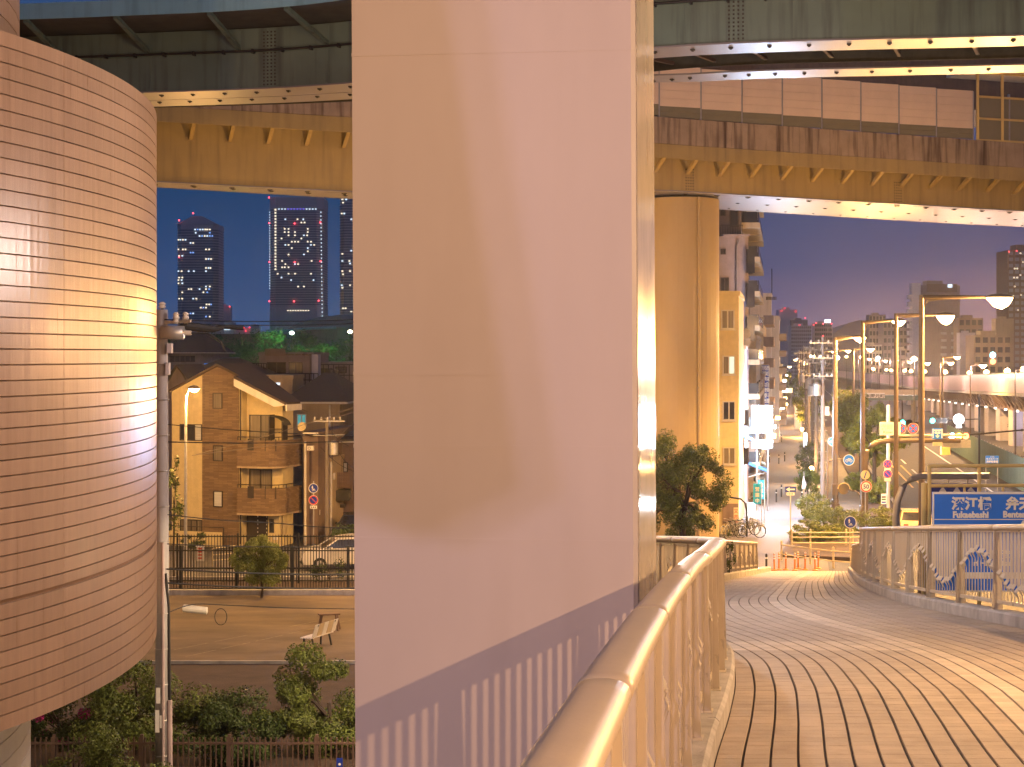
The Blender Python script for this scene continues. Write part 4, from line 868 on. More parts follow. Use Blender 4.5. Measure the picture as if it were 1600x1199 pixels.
# ------------------------------------------------------------------ the yellow three storey house
HA = math.atan2(-.31, .95); HO = Vector((PX(268.6,83.5), 83.5, 0)); he = Vector((math.cos(HA), math.sin(HA), 0)); hn = Vector((he.y,-he.x,0)); hb = -hn
root = thing('corner_house', 'three storey yellow house with brown tiled strip and two rounded balconies', 'house', HO)
def hp(s, d, z): return HO+he*s+hb*d+Vector((0,0,z))        # along, back, up
def hbox(m, s0,s1,d0,d1,z0,z1): return m.hexa([hp(s0,d0,z0),hp(s1,d0,z0),hp(s1,d1,z0),hp(s0,d1,z0)], [hp(s0,d0,z1),hp(s1,d0,z1),hp(s1,d1,z1),hp(s0,d1,z1)])
m = MB(); m.hexa([hp(0,0,0),hp(1.8,0,0),hp(1.8,0,8.78),hp(0,0,7.9)], [hp(0,3.4,0),hp(1.8,3.4,0),hp(1.8,3.4,8.78),hp(0,3.4,7.9)]); part(m, 'wall', M['cream_wall'], root)
m = MB(); m.hexa([hp(1.8,-.04,0),hp(3.9,-.04,0),hp(3.9,-.04,8.65),hp(2.65,-.04,9.2),hp(1.8,-.04,8.8)], [hp(1.8,3.4,0),hp(3.9,3.4,0),hp(3.9,3.4,8.65),hp(2.65,3.4,9.2),hp(1.8,3.4,8.8)]); part(m, 'wall', M['house_brick'], root, 'wall strip faced with brown tile')
m = MB(); m.hexa([hp(3.9,0,0),hp(4.08,0,0),hp(4.08,0,8.56),hp(3.9,0,8.65)], [hp(3.9,3.2,0),hp(4.08,3.2,0),hp(4.08,3.2,8.56),hp(3.9,3.2,8.65)]); part(m, 'wall', M['cream_wall'], root)
m = MB(); m.hexa([hp(4.08,.55,0),hp(6.1,.55,0),hp(6.1,.55,7.6),hp(4.08,.55,8.55)], [hp(4.08,3.2,0),hp(6.1,1.8,0),hp(6.1,1.8,7.6),hp(4.08,3.2,8.55)]); part(m, 'wall', M['cream_wall'], root)
# roof: two slopes with thick verge
m = MB(); m.hexa([hp(-.15,-.1,7.86),hp(2.65,-.1,9.24),hp(2.65,3.6,9.24),hp(-.15,3.6,7.86)], [hp(-.15,-.1,7.98),hp(2.65,-.1,9.36),hp(2.65,3.6,9.36),hp(-.15,3.6,7.98)]); part(m, 'roof_slope', M['roof_dark'], root)
m = MB(); m.hexa([hp(2.65,-.1,9.24),hp(4.0,-.1,8.62),hp(4.0,-.75,8.62),hp(6.9,-.75,7.28),hp(6.9,1.0,7.28),hp(2.65,3.6,9.24)], [hp(2.65,-.1,9.36),hp(4.0,-.1,8.74),hp(4.0,-.75,8.74),hp(6.9,-.75,7.4),hp(6.9,1.0,7.4),hp(2.65,3.6,9.36)]); part(m, 'roof_slope', M['roof_dark'], root)
m = MB(); m.hexa([hp(4.02,-.80,8.22),hp(6.3,-.80,7.18),hp(6.3,-.755,7.18),hp(4.02,-.755,8.22)], [hp(4.02,-.80,8.60),hp(6.95,-.80,7.26),hp(6.95,-.755,7.26),hp(4.02,-.755,8.60)]); part(m, 'verge_board', M['trim_white'], root)
m = MB(); m.hexa([hp(6.92,-.78,6.98),hp(7.0,-.78,6.98),hp(7.0,.95,6.98),hp(6.92,.95,6.98)], [hp(6.92,-.78,7.3),hp(7.0,-.78,7.3),hp(7.0,.95,7.3),hp(6.92,.95,7.3)]); part(m, 'gutter', M['trim_white'], root)
m = MB(); m.tube([hp(4.02,-.08,8.2), hp(4.02,-.08,.1)], .045, 8); part(m, 'downpipe', M['frame_dark'], root)
for s,z,w,h,g_ in ((2.42,7.02,.56,.82,'curtain'),(2.44,4.32,.56,.82,'curtain'),(2.46,1.95,.54,.84,'curtain_white')):
    window(root, hp(s,-.045,z), HA, w, h, 1, 'frame_dark', g_, .05)
window(root, hp(.48,0,5.35), HA, 1.3, .86, 3, 'frame_dark', ('glass','glass','curtain_white'), .05); window(root, hp(.5,0,.38), HA, 1.3, .88, 4, 'frame_dark', 'curtain', .05)
for z in (5.22, 2.42): window(root, hp(4.22,.55,z), HA, 1.3, 1.5, 2, 'frame_dark', 'curtain', .05, name='sliding_door')
def balcony(z0, z1, lab):
    m = MB(); n = 10; out, inn = [], []
    for r_, L in ((0,out),(.16,inn)):
        L.append(hp(4.1, -.62+r_, 0))
        for q in range(n+1):
            a = R(90*q/n); L.append(hp(5.55+(.95-r_)*math.sin(a), .33-(.95-r_)*math.cos(a), 0))
        L.append(hp(6.5-r_, 2.0, 0))
    ring = out+inn[::-1]
    lift = lambda ps, z: [p+Vector((0,0,z)) for p in ps]
    a = m.pts(lift(out,z0)); b = m.pts(lift(out,z1)); c = m.pts(lift(inn,z1)); d = m.pts(lift(inn,z0))
    for A,B in ((a,b),(b,c),(c,d),(d,a)):
        for j in range(len(A)-1): m.f.append([A[j],A[j+1],B[j+1],B[j]])
    for j in (0,-1): m.f.append([a[j],b[j],c[j],d[j]])
    bal = part(m, 'balcony', M['house_brick'], root, lab)
    m = MB(); fl_ = lift(out, z0+.02)+[hp(4.1,2.0,z0+.02)]; m.hexa([p-Vector((0,0,.1)) for p in fl_], fl_); part(m, 'balcony_floor', M['beige_wall'], bal)
    m = MB(); m.tube(lift([p.lerp(q,.5) for p,q in zip(out,inn)], z1+.17), .025, 6); part(m, 'top_rail', M['frame_dark'], bal)
    for j in (0,2,4,7,9,11): p = out[j].lerp(inn[j],.5); mm = MB(); mm.cyl(p+Vector((0,0,z1)), .02, .17, 6); part(mm, 'rail_stub', M['frame_dark'], bal)
    m = MB(); hbox(m, 4.72,5.06,-.645,-.61,z1-.5,z1+.1); part(m, 'slot_grille', M['frame_dark'], bal)
    for s in (5.7,6.2):
        m = MB(); q = hp(s,-.62+(.2 if s > 6 else .02),z1+.1); m.tube([q, q-Vector((0,0,.62)), q-Vector((0,0,.62))+hb*.25], .025, 6); part(m, 'drain_pipe', M['frame_dark'], bal)
balcony(4.12, 5.45, 'upper balcony faced with brown tile'); balcony(1.72, 3.02, 'lower balcony faced with brown tile')
m = MB(); hbox(m, 4.1,6.05,.48,.54,0,1.7); part(m, 'ground_floor_wall', M['brown_wall'], root)
m = MB(); hbox(m, 4.15,5.3,.41,.475,.02,1.62); part(m, 'entrance_door', M['frame_dark'], root)
for s in (4.75,5.26):
    for k in range(7): m = MB(); hbox(m, s,s+.04,.375,.405,.25+k*.2,.32+k*.2); part(m, 'door_stud', M['trim_white'], root)
m = MB(); hbox(m, 5.45,6.1,.2,.47,0,1.66); part(m, 'gate_pier', M['cream_wall'], root)
window(root, hp(5.55,.2,.7), HA, .25, .7, 1, 'frame_dark', 'glass', .04)
m = MB(); hbox(m, 5.75,6.0,.15,.2,.35,.55); part(m, 'post_box', M['trim_white'], root)
m = MB(); hbox(m, .1,3.4,-.9,-.86,.0,.75); part(m, 'garden_wall', M['cream_wall'], root)
m = MB(); m.bar(hp(0,-.9,1.0),hp(3.5,-.9,1.0),.04,.04); m.bar(hp(3.5,-.9,0),hp(3.5,-.9,1.0),.05,.05); m.bar(hp(0,-.9,0),hp(0,-.9,1.0),.05,.05); part(m, 'garden_rail', M['frame_dark'], root)
# glazed balcony shed and awning on the upper balcony
m = MB(); hbox(m, 5.62,5.68,-.1,.5,5.45,6.75); hbox(m, 6.36,6.42,-.1,.5,5.45,6.5); hbox(m,5.62,6.42,-.1,-.04,6.0,6.05); part(m, 'sunroom_frame', M['frame_dark'], root)
m = MB(); a, b = [], []
for q in range(7): t = q/6*R(80); a.append(hp(5.7+.9*math.sin(t), -.25, 6.15+.55*math.cos(t))); b.append(hp(5.7+.9*math.sin(t), .55, 6.15+.55*math.cos(t)))
A = m.pts(a); B = m.pts(b); A2 = m.pts([p-Vector((0,0,.03)) for p in a]); B2 = m.pts([p-Vector((0,0,.03)) for p in b])
for j in range(6): m.f.append([A[j],A[j+1],B[j+1],B[j]]); m.f.append([A2[j],A2[j+1],B2[j+1],B2[j]]); m.f.append([A[j],A[j+1],A2[j+1],A2[j]])
part(m, 'curved_awning', M['soffit'], root)
# ------------------------------------------------------------------ houses behind and beside it
def block(name, label, cat, u0, u1, v0, v1, d, depth, mt_, ang=0, group=None, roof='flat', rh=1.0, ov=.3, ground=True):
    a = Vector((PX(u0,d), d, 0 if ground else PZ(v1,d))); w = (PX(u1,d)-PX(u0,d)); z1 = PZ(v0,d); root = thing(name, label, cat, a, 0, group)
    e = Vector((math.cos(ang), math.sin(ang), 0)); b = Vector((-e.y, e.x, 0)); w /= max(.3, math.cos(ang)-(PX(u1,1))*math.sin(ang)); root['w'] = w
    q = [a, a+e*w, a+e*w+b*depth, a+b*depth]; m = MB(); m.hexa(q, [Vector((p.x,p.y,z1)) for p in q]); part(m, 'wall', M[mt_], root)
    up = lambda p, z: Vector((p.x, p.y, z))
    if roof == 'flat':
        m = MB(); qq = [a-e*.06-b*.06, a+e*(w+.06)-b*.06, a+e*(w+.06)+b*(depth+.06), a-e*.06+b*(depth+.06)]; m.hexa([up(p,z1+.003) for p in qq], [up(p,z1+.22) for p in qq]); part(m, 'roof_edge', M[mt_], root)
    elif roof == 'hip':
        qq = [a-e*ov-b*ov, a+e*(w+ov)-b*ov, a+e*(w+ov)+b*(depth+ov), a-e*ov+b*(depth+ov)]; r0 = a+e*(w*.35)+b*(depth*.5); r1 = a+e*(w*.62)+b*(depth*.5); m = MB()
        A = m.pts([up(p,z1+.12) for p in qq]); Bq = m.pts([up(p,z1) for p in qq]); r = m.pts([up(r0,z1+rh), up(r1,z1+rh)])
        m.f += [[A[0],A[1],r[1],r[0]],[A[1],A[2],r[1]],[A[2],A[3],r[0],r[1]],[A[3],A[0],r[0]],Bq[::-1]]
        for j in range(4): m.f.append([Bq[j],Bq[(j+1)%4],A[(j+1)%4],A[j]])
        part(m, 'roof', M['roof_dark'], root); m = MB()
        for j in range(4): m.bar(up(qq[j],z1+.03), up(qq[(j+1)%4],z1+.03), .10, .10)
        part(m, 'gutter', M['trim_white'], root)
    elif roof == 'gable':
        g0 = a+e*(w/2)-b*ov; g1 = a+e*(w/2)+b*(depth+ov); m = MB(); lo = [a-e*ov-b*ov, a-e*ov+b*(depth+ov)]; ro = [a+e*(w+ov)-b*ov, a+e*(w+ov)+b*(depth+ov)]
        for s0, s1 in (lo, ro): m.hexa([up(s0,z1-.1),up(s1,z1-.1),up(g1,z1+rh),up(g0,z1+rh)], [up(s0,z1+.02),up(s1,z1+.02),up(g1,z1+rh+.12),up(g0,z1+rh+.12)])
        part(m, 'roof', M['roof_dark'], root); m = MB(); m.hexa([a,a+e*w,a+e*w+b*depth,a+b*depth],[a,a+e*w,a+e*w+b*depth,a+b*depth]) if False else None
        m = MB(); A = m.pts([up(a,z1),up(a+e*w,z1),up(a+e*w/2,z1+rh)]); B_ = m.pts([up(a+b*.2,z1),up(a+e*w+b*.2,z1),up(a+e*w/2+b*.2,z1+rh)]); m.f += [A,B_[::-1]]; part(m, 'gable_wall', M[mt_], root)
    def win(u, v, uw, vh, panes=2, fr='frame_dark', gl='glass', sill=False):
        z = PZ(v+vh, d); s = (PX(u,d)-PX(u0,d))/(PX(u1,d)-PX(u0,d))*w; return window(root, a+e*s+Vector((0,0,z-a.z)), ang, uw/F*d, vh/F*d, panes, fr, gl, .05, sill)
    return root, win, a, e, b, w, z1
GHS = 'houses behind the yellow house'
r_, win, *_ = block('house', 'beige house with dark hipped roof behind the yellow house', 'house', 455, 531, 630, 860, 92, 8, 'beige_wall', R(-6), GHS, 'hip', 1.7, .5)
win(464,647,15,20,2,'trim_white',emit('teal_curtain',(.12,.50,.52),.55))
m = MB(); b_ = P(449,633,88.5); m.hexa([b_, P(482,644,88.5), P(482,644,91), P(449,633,91)], [P(449,630,88.5), P(452,631,88.5), P(452,631,91), P(449,630,91)]); part(m, 'lean_to_roof', M['roof_dark'], r_)
m = MB(); m.tube([P(515,633,91.7), P(515,680,91.7), P(514,740,91.7)], .05, 6); part(m, 'downpipe', M['trim_white'], r_)
r_, win, *_ = block('house', 'small beige attic room with white verge peeping over the dark roof', 'house', 413, 457, 592, 860, 95, 5, 'beige_wall', 0, GHS, 'flat')
win(430,597,9,6,1,'trim_white',E_WINC)
r_, win, a, e, b, w, z1 = block('building', 'mauve rooftop building with terrace railings and pipes', 'building', 405, 489, 556, 860, 105, 9, 'pink_wall', 0, GHS, 'flat')
m = MB(); m.hexa([P(414,545,104),P(446,545,104),P(446,545,106),P(414,545,106)][::1], [P(414,556,104),P(446,556,104),P(446,556,106),P(414,556,106)]); part(m, 'roof_box', M['brown_wall'], r_)
for k in range(9): m = MB(); m.obox(P(441+k*5.5,556,104.6)+Vector((0,0,.02)), .16,.3,.10); part(m, 'ridge_tile', M['wood'], r_)
win(417,566,30,30,2,'frame_dark','glass'); win(451,566,22,30,2,'frame_dark','curtain'); win(491-3,566,5,35,1,'trim_white','glass')
m = MB(); m.box(PX(487,104),PX(497,104),104,105.5,PZ(640,104),PZ(554,104)); part(m, 'stair_tower', M['lilac_wall'], r_)
def terrace_rail(root, u0, u1, v0, v1, d, n, nm='terrace_railing'):
    m = MB()
    for v in (v0, (v0+v1)/2, v1): m.bar(P(u0,v,d), P(u1,v,d), .05, .05)
    for k in range(n+1): u = u0+(u1-u0)*k/n; m.bar(P(u,v0,d), P(u,v1,d), .05, .05)
    return part(m, nm, M['black'], root)
terrace_rail(r_, 393, 416, 568, 584, 103.5, 6); terrace_rail(r_, 416, 497, 584, 604, 103.2, 12)
r_, win, *_ = block('building', 'mauve and cream terrace building with a row of round lamps at the pier edge', 'building', 497, 566, 571, 860, 108, 9, 'pink_wall', 0, GHS, 'flat')
terrace_rail(r_, 497, 562, 570, 603, 107.5, 8); win(500,576,20,24,2,'frame_dark','curtain'); win(524,573,18,10,2,'frame_dark','curtain')
for k in range(3):
    m = MB(); m.lathe(P(516+k*9,581,107.2), [(.05,-.12),(.16,-.08),(.2,.0),(.16,.12),(.05,.16)], 10); part(m, 'roof_lamp', M['curtain'], r_)
r_, win, *_ = block('house', 'mauve gabled wall stepping down behind the beige house', 'house', 500, 566, 606, 860, 98, 7, 'pink_wall', R(-12), GHS, 'flat')
win(530,638,14,30,2,'frame_dark','curtain_white'); win(545,632,10,28,1,'trim_white','glass')
m = MB(); m.bar(P(540,604.5,97.3), P(566,604.5,97.3), .05, .07); part(m, 'light_strip', emit('roof_strip_light',(.7,.85,1),1.6), r_)
r_, win, *_ = block('house', 'dark low roofed house left of the yellow house', 'house', 262, 292, 600, 860, 93, 7, 'pink_wall', 0, GHS, 'gable', 1.0, .3)
r_, win, *_ = block('house', 'brown flat roofed house just above the yellow gable', 'house', 272, 300, 576, 860, 103, 7, 'brown_wall', 0, GHS, 'flat'); win(279,580,8,6,1)
r_, win, *_ = block('house', 'long dark roofed house behind the yellow gable', 'house', 292, 404, 588, 860, 100, 7, 'brown_wall', 0, GHS, 'hip', 1.1, .5)
r_, win, *_ = block('building', 'dark bluish shed roof under the green trees', 'building', 258, 317, 552, 800, 150, 14, 'grey_wall', 0, GHS, 'hip', 2.0, .5)
win(265,556,40,10,5,'frame_dark','glass')
r_, win, *_ = block('building', 'low teal grey building with a blue sign near the green bush', 'building', 317, 345, 562, 800, 150, 10, 'grey_wall', 0, GHS, 'flat')
m = MB(); m.box(PX(319,149.8),PX(326,149.8),149.7,149.8,PZ(574,149.8),PZ(568,149.8)); part(m, 'sign_board', emit('blue_sign_light',(.1,.35,.9),.8), r_)
# shops and alley to the right of the yellow house
GS = 'narrow houses along the alley beside the yellow house'
r_, win, a, e, b, w, z1 = block('narrow_house', 'narrow brown house with roof shed next to the yellow house', 'house', 474, 497, 682, 862, 83, 8, 'brown_wall', R(-8), GS, 'flat')
m = MB(); m.tube([P(477,690,82.4),P(477,858,82.4)], .06, 8); part(m, 'downpipe', M['trim_white'], r_)
m = MB(); m.hexa([P(473,679,82),P(497,679,82),P(497,679,84),P(473,679,84)], [P(473,676,82),P(497,676,82),P(497,676,84),P(473,676,84)]); part(m, 'roof_shed', M['trim_white'], r_)
m = MB(); m.disc(P(472,667,81.6), .24, (-.4,-1,.3), .04, 18); dsh = part(m, 'satellite_dish', M['cream_wall'], r_); m = MB(); m.tube([P(473,669,81.6), P(475,680,82.2)], .03, 6); part(m, 'dish_arm', M['steel'], dsh)
r_, win, *_ = block('narrow_house', 'cream narrow house front with downpipes behind the round blue sign', 'house', 493, 515, 722, 862, 85, 8, 'beige_wall', R(-8), GS, 'flat'); win(504,735,8,22,1); win(505,780,8,22,1,'frame_dark','curtain')
for u in (501, 517): m = MB(); m.tube([P(u,722,84.4),P(u,858,84.4)], .07, 8); part(m, 'downpipe', M['trim_white'], r_)
r_, win, *_ = block('narrow_house', 'dark wooden house with boxed balcony deeper in the alley', 'house', 515, 552, 690, 862, 88, 8, 'brown_wall', R(-8), GS, 'hip', .8, .6); win(521,726,10,26,2,'frame_dark','curtain'); win(530,722,14,16,2,'frame_dark','curtain_white'); win(520,800,26,40,3,'frame_dark','curtain')
for k in range(7): m = MB(); m.box(PX(526+k*3,86.6),PX(528.5+k*3,86.6),86.5,86.56,PZ(762,86.6),PZ(738,86.6)); part(m, 'balcony_plank', M['wood'], r_)
m = MB(); m.box(PX(518,86.5),PX(546,86.5),86.2,87.4,PZ(782,86.5),PZ(766,86.5)); part(m, 'shop_awning', M['soffit'], r_)
m = MB(); m.box(PX(517,86.5),PX(523,86.5),86.3,86.8,PZ(768,86.5),PZ(756,86.5)); part(m, 'air_conditioner', M['trim_white'], r_)
r_, win, *_ = block('narrow_house', 'pale blue grey wall at the pier edge behind the alley', 'house', 540, 575, 690, 862, 94, 8, 'lilac_wall', 0, GS, 'flat'); win(545,700,12,24,2)
ra = random.Random(5)
for k,(u,v,w,h,d,mt_,nm,lab) in enumerate([(521,744,6,10,86,'trim_white','air_conditioner','upper wall air conditioner in the alley'),(499,800,4,8,83.5,'trim_white','meter_box','meter box on the cream alley house'),(486,700,10,7,81.8,'trim_white','air_conditioner','air conditioner under the roof shed'),(536,790,8,5,85.5,'frame_dark','vent_hood','dark vent hood above the alley shop')]):
    c = P(u,v,d); root = thing(nm, lab, nm.replace('_',' '), c); a, b = w/2/F*d, h/2/F*d; m = MB(); m.box(c.x-a,c.x+a,c.y-.35,c.y,c.z-b,c.z+b); part(m, 'casing', M[mt_], root); m = MB(); m.disc((c.x-a*.3,c.y-.352,c.z), min(a,b)*.6, (0,-1,0), .01, 14, min(a,b)*.45); part(m, 'fan_ring', M['frame_dark'], root)
root = thing('wall_board', 'yellow and black caution strip on the cream alley pillar', 'sign', P(497.5,842,84)); c = P(497.5,832,83.6)
for k in range(6): m = MB(); m.box(c.x-.06,c.x+.06,c.y-.05,c.y-.03,c.z-.27+k*.09,c.z-.185+k*.09); part(m, 'strip_block', M[('yellow_pipe','black')[k%2]], root)
bp = P(528,655,90); root = thing('utility_pole', 'utility pole with tangled fittings at the mouth of the alley', 'utility pole', (PX(511,80.5),80.5,0)); b = Vector((PX(511,80.5),80.5,0)); h = PZ(652,80.5)
m = MB(); m.tube([b, b+Vector((0,0,h))], [.12,.08], 10); part(m, 'pole_shaft', M['street_pole'], root)
for z in (h-.2,h-.9): m = MB(); m.bar(b+Vector((-.7,-.1,z)), b+Vector((.9,-.1,z)), .07,.07); part(m, 'cross_arm', M['steel'], root)
m = MB(); m.lathe(b+Vector((.35,-.15,h-1.9)), [(.2,0),(.22,.05),(.22,.6),(.1,.72)], 12); part(m, 'transformer', M['steel'], root)
for k in range(5): m = MB(); q = b+Vector((-.6+k*.32,-.12,h-.15)); m.lathe(q, [(.03,0),(.06,.04),(.03,.09),(.05,.13),(.02,.17)], 8); part(m, 'insulator', M['trim_white'], root)
for k in range(7):
    a = b+Vector((ra.uniform(-.6,.8),-.1,h-ra.uniform(.1,1.6))); e = P(ra.uniform(520,566), ra.uniform(640,740), ra.uniform(79,84)); cable('service cable %s from the alley pole' % ('sagging','taut','short','long','looped','upper','lower')[k], [a, a.lerp(e,.5)-Vector((0,0,.15+.1*ra.random())), e], .012, ('cable','pale_cable')[k%2], 'service cables at the alley pole')
for k,(u,d,hh) in enumerate(((531,80.8,1.1),(545,80.6,1.3),(538,80.4,.9))): tree('potted_plant', ['potted plant left of the alley shop door','taller potted plant by the pier edge','small potted plant between the other two'][k], 'plant', (PX(u,d),d,0), .6, hh*.6, .4, .35, hh*.45, 700, .07, 150+k, 'leaf_dark', 9, .4, .03, 'potted plants in the alley', limbs=2)
# ------------------------------------------------------------------ skyline on the left
rg = random.Random(9)
wq = {}
def lit(root, u, v, w, h, d, m_, nm='lit_window'):
    key = (round(w,1), round(h,1), d, m_.name)
    if key not in wq:
        m = MB(); m.box(-w/2/F*d, w/2/F*d, -.3, -.2, -h/2/F*d, h/2/F*d); wq[key] = m.mesh(nm, m_)
    return inst(wq[key], nm, root, P(u,v,d), 0)
def skyscraper(label, u0, u1, vt, vb, d, floors, gable=False, side=None, crown=0):
    root = thing('skyscraper', label, 'tower', (PX((u0+u1)/2,d), d, 0), 0, 'skyscrapers on the left horizon'); x0, x1 = PX(u0,d), PX(u1,d); zt, zb = PZ(vt,d), 0
    D = (x1-x0)*.8; ch = (x1-x0)*.12; pl = lambda g_, z: [(x0-g_+ch,d-g_,z),(x1+g_-ch,d-g_,z),(x1+g_,d+ch-g_,z),(x1+g_,d+D,z),(x0-g_,d+D,z),(x0-g_,d+ch-g_,z)]
    m = MB(); m.hexa(pl(0,0), pl(0,zt)); part(m, 'tower_core', M['tower_band'], root)
    zs0 = PZ(vb,d); fh = (PZ(vt+crown,d)-zs0)/floors; 
    for k in range(floors+1): m = MB(); m.hexa(pl(.16, zs0+k*fh-fh*.22), pl(.16, zs0+k*fh+fh*.22)); part(m, 'floor_band', M['tower'], root)
    m = MB(); m.hexa(pl(.18,0), pl(.18,zs0-.3*fh)); part(m, 'podium', M['tower'], root)
    m = MB(); m.hexa(pl(.2,PZ(vt+crown,d)+fh*.25), pl(.2,zt+.2)); part(m, 'crown_band', M['tower'], root)
    if gable:
        m = MB(); xm = (x0+x1)/2; zt2 = PZ(vt-gable,d); m.hexa([(x0,d-.4,zt+.25),(x1,d-.4,zt+.25),(xm+(x1-x0)*.12,d-.4,zt2),(xm-(x1-x0)*.12,d-.4,zt2)], [(x0,d+D,zt+.25),(x1,d+D,zt+.25),(xm+(x1-x0)*.12,d+D,zt2),(xm-(x1-x0)*.12,d+D,zt2)]); part(m, 'gable_crown', M['tower'], root)
    return root
t1 = skyscraper('skyscraper with a gabled crown and scattered lit windows, leftmost of the three towers', 276.5, 340, 352, 500, 560, 34, 14, crown=6)
t2 = skyscraper('broad skyscraper outlined in rows of white lights, middle of the three towers', 421, 504, 309, 478, 540, 40, crown=17)
t3 = skyscraper('skyscraper partly hidden by the big pier, rightmost of the three towers', 531, 586, 300, 500, 550, 46, crown=3)
d = 560
for v, us in ((359,[305,309,313,317,321,324,328]),(364,[306,328]),(369,[312,316,320,324,328,332]),(375,[279,282,286,290]),(380,[298,302]),(390,[279,286,290,322,327]),(395,[298,302]),(400,[280,285]),(405,[322,326,330]),(419,[322,326,329]),(424,[279,284,295,303,322]),(434,[280,285]),(438,[279,284]),(443,[279,285]),(448,[322,328]),(452,[295,299,312,322,327]),(457,[285,318,324]),(467,[280,285,302,307]),(476,[323,327,330]),(481,[314,318,322]),(490,[298,302]),(495,[322,328])):
    for u in us: lit(t1, u, v, 2.2, 1.9, d, rg.choice([E_WIN,E_WIN,E_WINC,E_WINC,E_WINB]))
d = 540
for k in range(20): lit(t2, 430.5, 328+k*4.9, 2.6, 2.2, d, E_WIN)
for k in range(30): lit(t2, 421.6, 332+k*4.1, 1.3, 1.4, d, E_WINC); lit(t2, 501.5+k*.08, 332+k*6.0, 1.5, 1.7, d, E_WINC)
for k in range(13): lit(t2, 436+k*4.8, 327, 2.4, 1.4, d, E_WINC if k < 3 or k > 8 else emit('violet_window',(.25,.2,1),1.2))
for v, us in ((343,[446,465,474]),(348,[471,476]),(358,[445,451,481]),(363,[445,451,461,481]),(368,[451,461,475,480]),(373,[440,471]),(378,[456,461,466,481,486]),(383,[446,451,486,491]),(388,[456,481]),(393,[481]),(398,[451,475]),(408,[441,487]),(413,[446,461,466]),(418,[441,445,451]),(428,[434,451,461,486]),(434,[440]),(438,[455,490]),(448,[466,475])):
    for u in us: lit(t2, u, v, 2.2, 1.8, d, rg.choice([E_WIN,E_WIN,E_WIN,E_WINC]))
for k in range(9): lit(t2, 450+k*4, 485.5, 2.2, 1.2, d, E_WIN)
d = 550
for v, us in ((312,[535,541]),(317,[536]),(334,[534,538]),(343,[549]),(392,[549]),(397,[535]),(408,[535,546]),(412,[547]),(424,[535,547]),(429,[536]),(446,[534,547]),(450,[535]),(482,[536,540]),(487,[549])):
    for u in us: lit(t3, u, v, 2.6, 1.9, d, rg.choice([E_WIN,E_WINC]))
wl_ = MB(); 
for rt_, d, L in ((t1,559,[(302,333.5),(280,344.5),(280,402)]),(t2,539,[(420.5,309),(421,349),(460.5,349.5),(500.5,348),(421,409.5),(460.5,410),(501,408.5),(421,471),(459.5,471),(498,470)])):
    for u, v in L: lit(rt_, u, v, 2.0, 2.0, d, E_RED, 'warning_light')
def far_block(name, label, u0, u1, vt, vb, d, mt_='tower', reds=(), group='distant buildings', grid=None, gm='tower_band'):
    x0, x1 = PX(u0,d), PX(u1,d); root = thing(name, label, 'building', ((x0+x1)/2,d,0), 0, group); z = PZ(vt,d)
    m = MB(); m.box(x0,x1,d,d+(x1-x0)*.8,0,z); part(m, 'wall', M[mt_], root)
    m = MB(); w = x1-x0; m.box(x0+w*.2,x0+w*.6,d+w*.1,d+w*.5,z+.01,z+w*.12); part(m, 'roof_box', M[mt_], root)
    if grid:
        nx, nz = grid; wm = MB(); cw = w/nx; chh = (z-PZ(vb,d))/nz; wm.box(-cw*.32,cw*.32,-.12*d/300,-.002,-chh*.28,chh*.28); me = wm.mesh('window', M[gm])
        for i in range(nx):
            for j in range(nz): inst(me, 'window', root, (x0+(i+.5)*cw, d, PZ(vb,d)+(j+.5)*chh))
    for u, v in reds: lit(root, u, v, 1.6, 1.6, d-1, E_RED, 'warning_light')
    return root
r_ = far_block('building', 'small distant block with red lights beside the gabled skyscraper', 341, 360, 478, 520, 640, reds=[(343,478.5),(348,475.5),(359,479.5)]); lit(r_, 347.5, 486, 2, 2, 639, E_WIN)
r_ = far_block('building', 'low distant block with two bright strips of windows', 342, 366, 504, 520, 590, grid=None)
for v, u, w in ((512,350,18),(515,353,14)): lit(r_, u, v, w, 1.4, 589, E_WINC)
r_ = far_block('building', 'low distant block with four red lights', 366, 392, 512, 520, 630, reds=[(364,515),(377,510.5),(381,512),(390,512),(384,517.5)])
far_block('building', 'squat dark block between the two lit skyscrapers', 392, 405, 508, 520, 520)
# low long roof and the dome
m = MB(); m.box(PX(240,440),PX(560,440),440,460,0,PZ(522,440)); solo(m, 'long_building', M['brown_wall'], 'long low building lit orange along its roof line below the skyscrapers', 'building', loc=(PX(400,440),440,0))
root = thing('arena', 'dark domed arena roof with a pale rim below the middle skyscraper', 'building', (PX(530,400),400,0)); c = Vector((PX(545,400),416,0)); rr = 17.6
m = MB(); m.lathe(c, [(rr,0),(rr,PZ(517,400)-1.6),(rr*.98,PZ(512,400)),(rr*.8,PZ(501,400)),(rr*.55,PZ(494,400)),(rr*.25,PZ(490,400)),(.3,PZ(489,400))], 40); part(m, 'dome', M['grey_wall'], root)
m = MB(); m.tube([P(415+k*9.2, 520-7.5*math.sin(k/12*1.57), 397) for k in range(13)], .35, 6); part(m, 'roof_rim', M['teal_light'], root)
for k,(u,v,c_) in enumerate(((456,520.5,(.75,1,.8)),(547,518.5,(1,.95,.5)))):
    p = P(u,v,330); root = thing('floodlight', ['cool floodlight on a mast among the green trees','yellow floodlight at the pier edge among the green trees'][k], 'lamp', (p.x,p.y,0), 0, 'floodlights among the green trees')
    m = MB(); m.tube([(p.x,p.y,0),(p.x,p.y,p.z-.3)], .12, 6); part(m, 'mast', M['black'], root); m = MB(); m.lathe(p, [(.1,-.35),(.45,-.2),(.5,.1),(.2,.35)], 10); part(m, 'lamp_head', emit('flood%d' % k, c_, 16), root)
    light('lamp_light', p-Vector((0,14,1)), 1700, (.2,.9,.25), .5, spec=0)
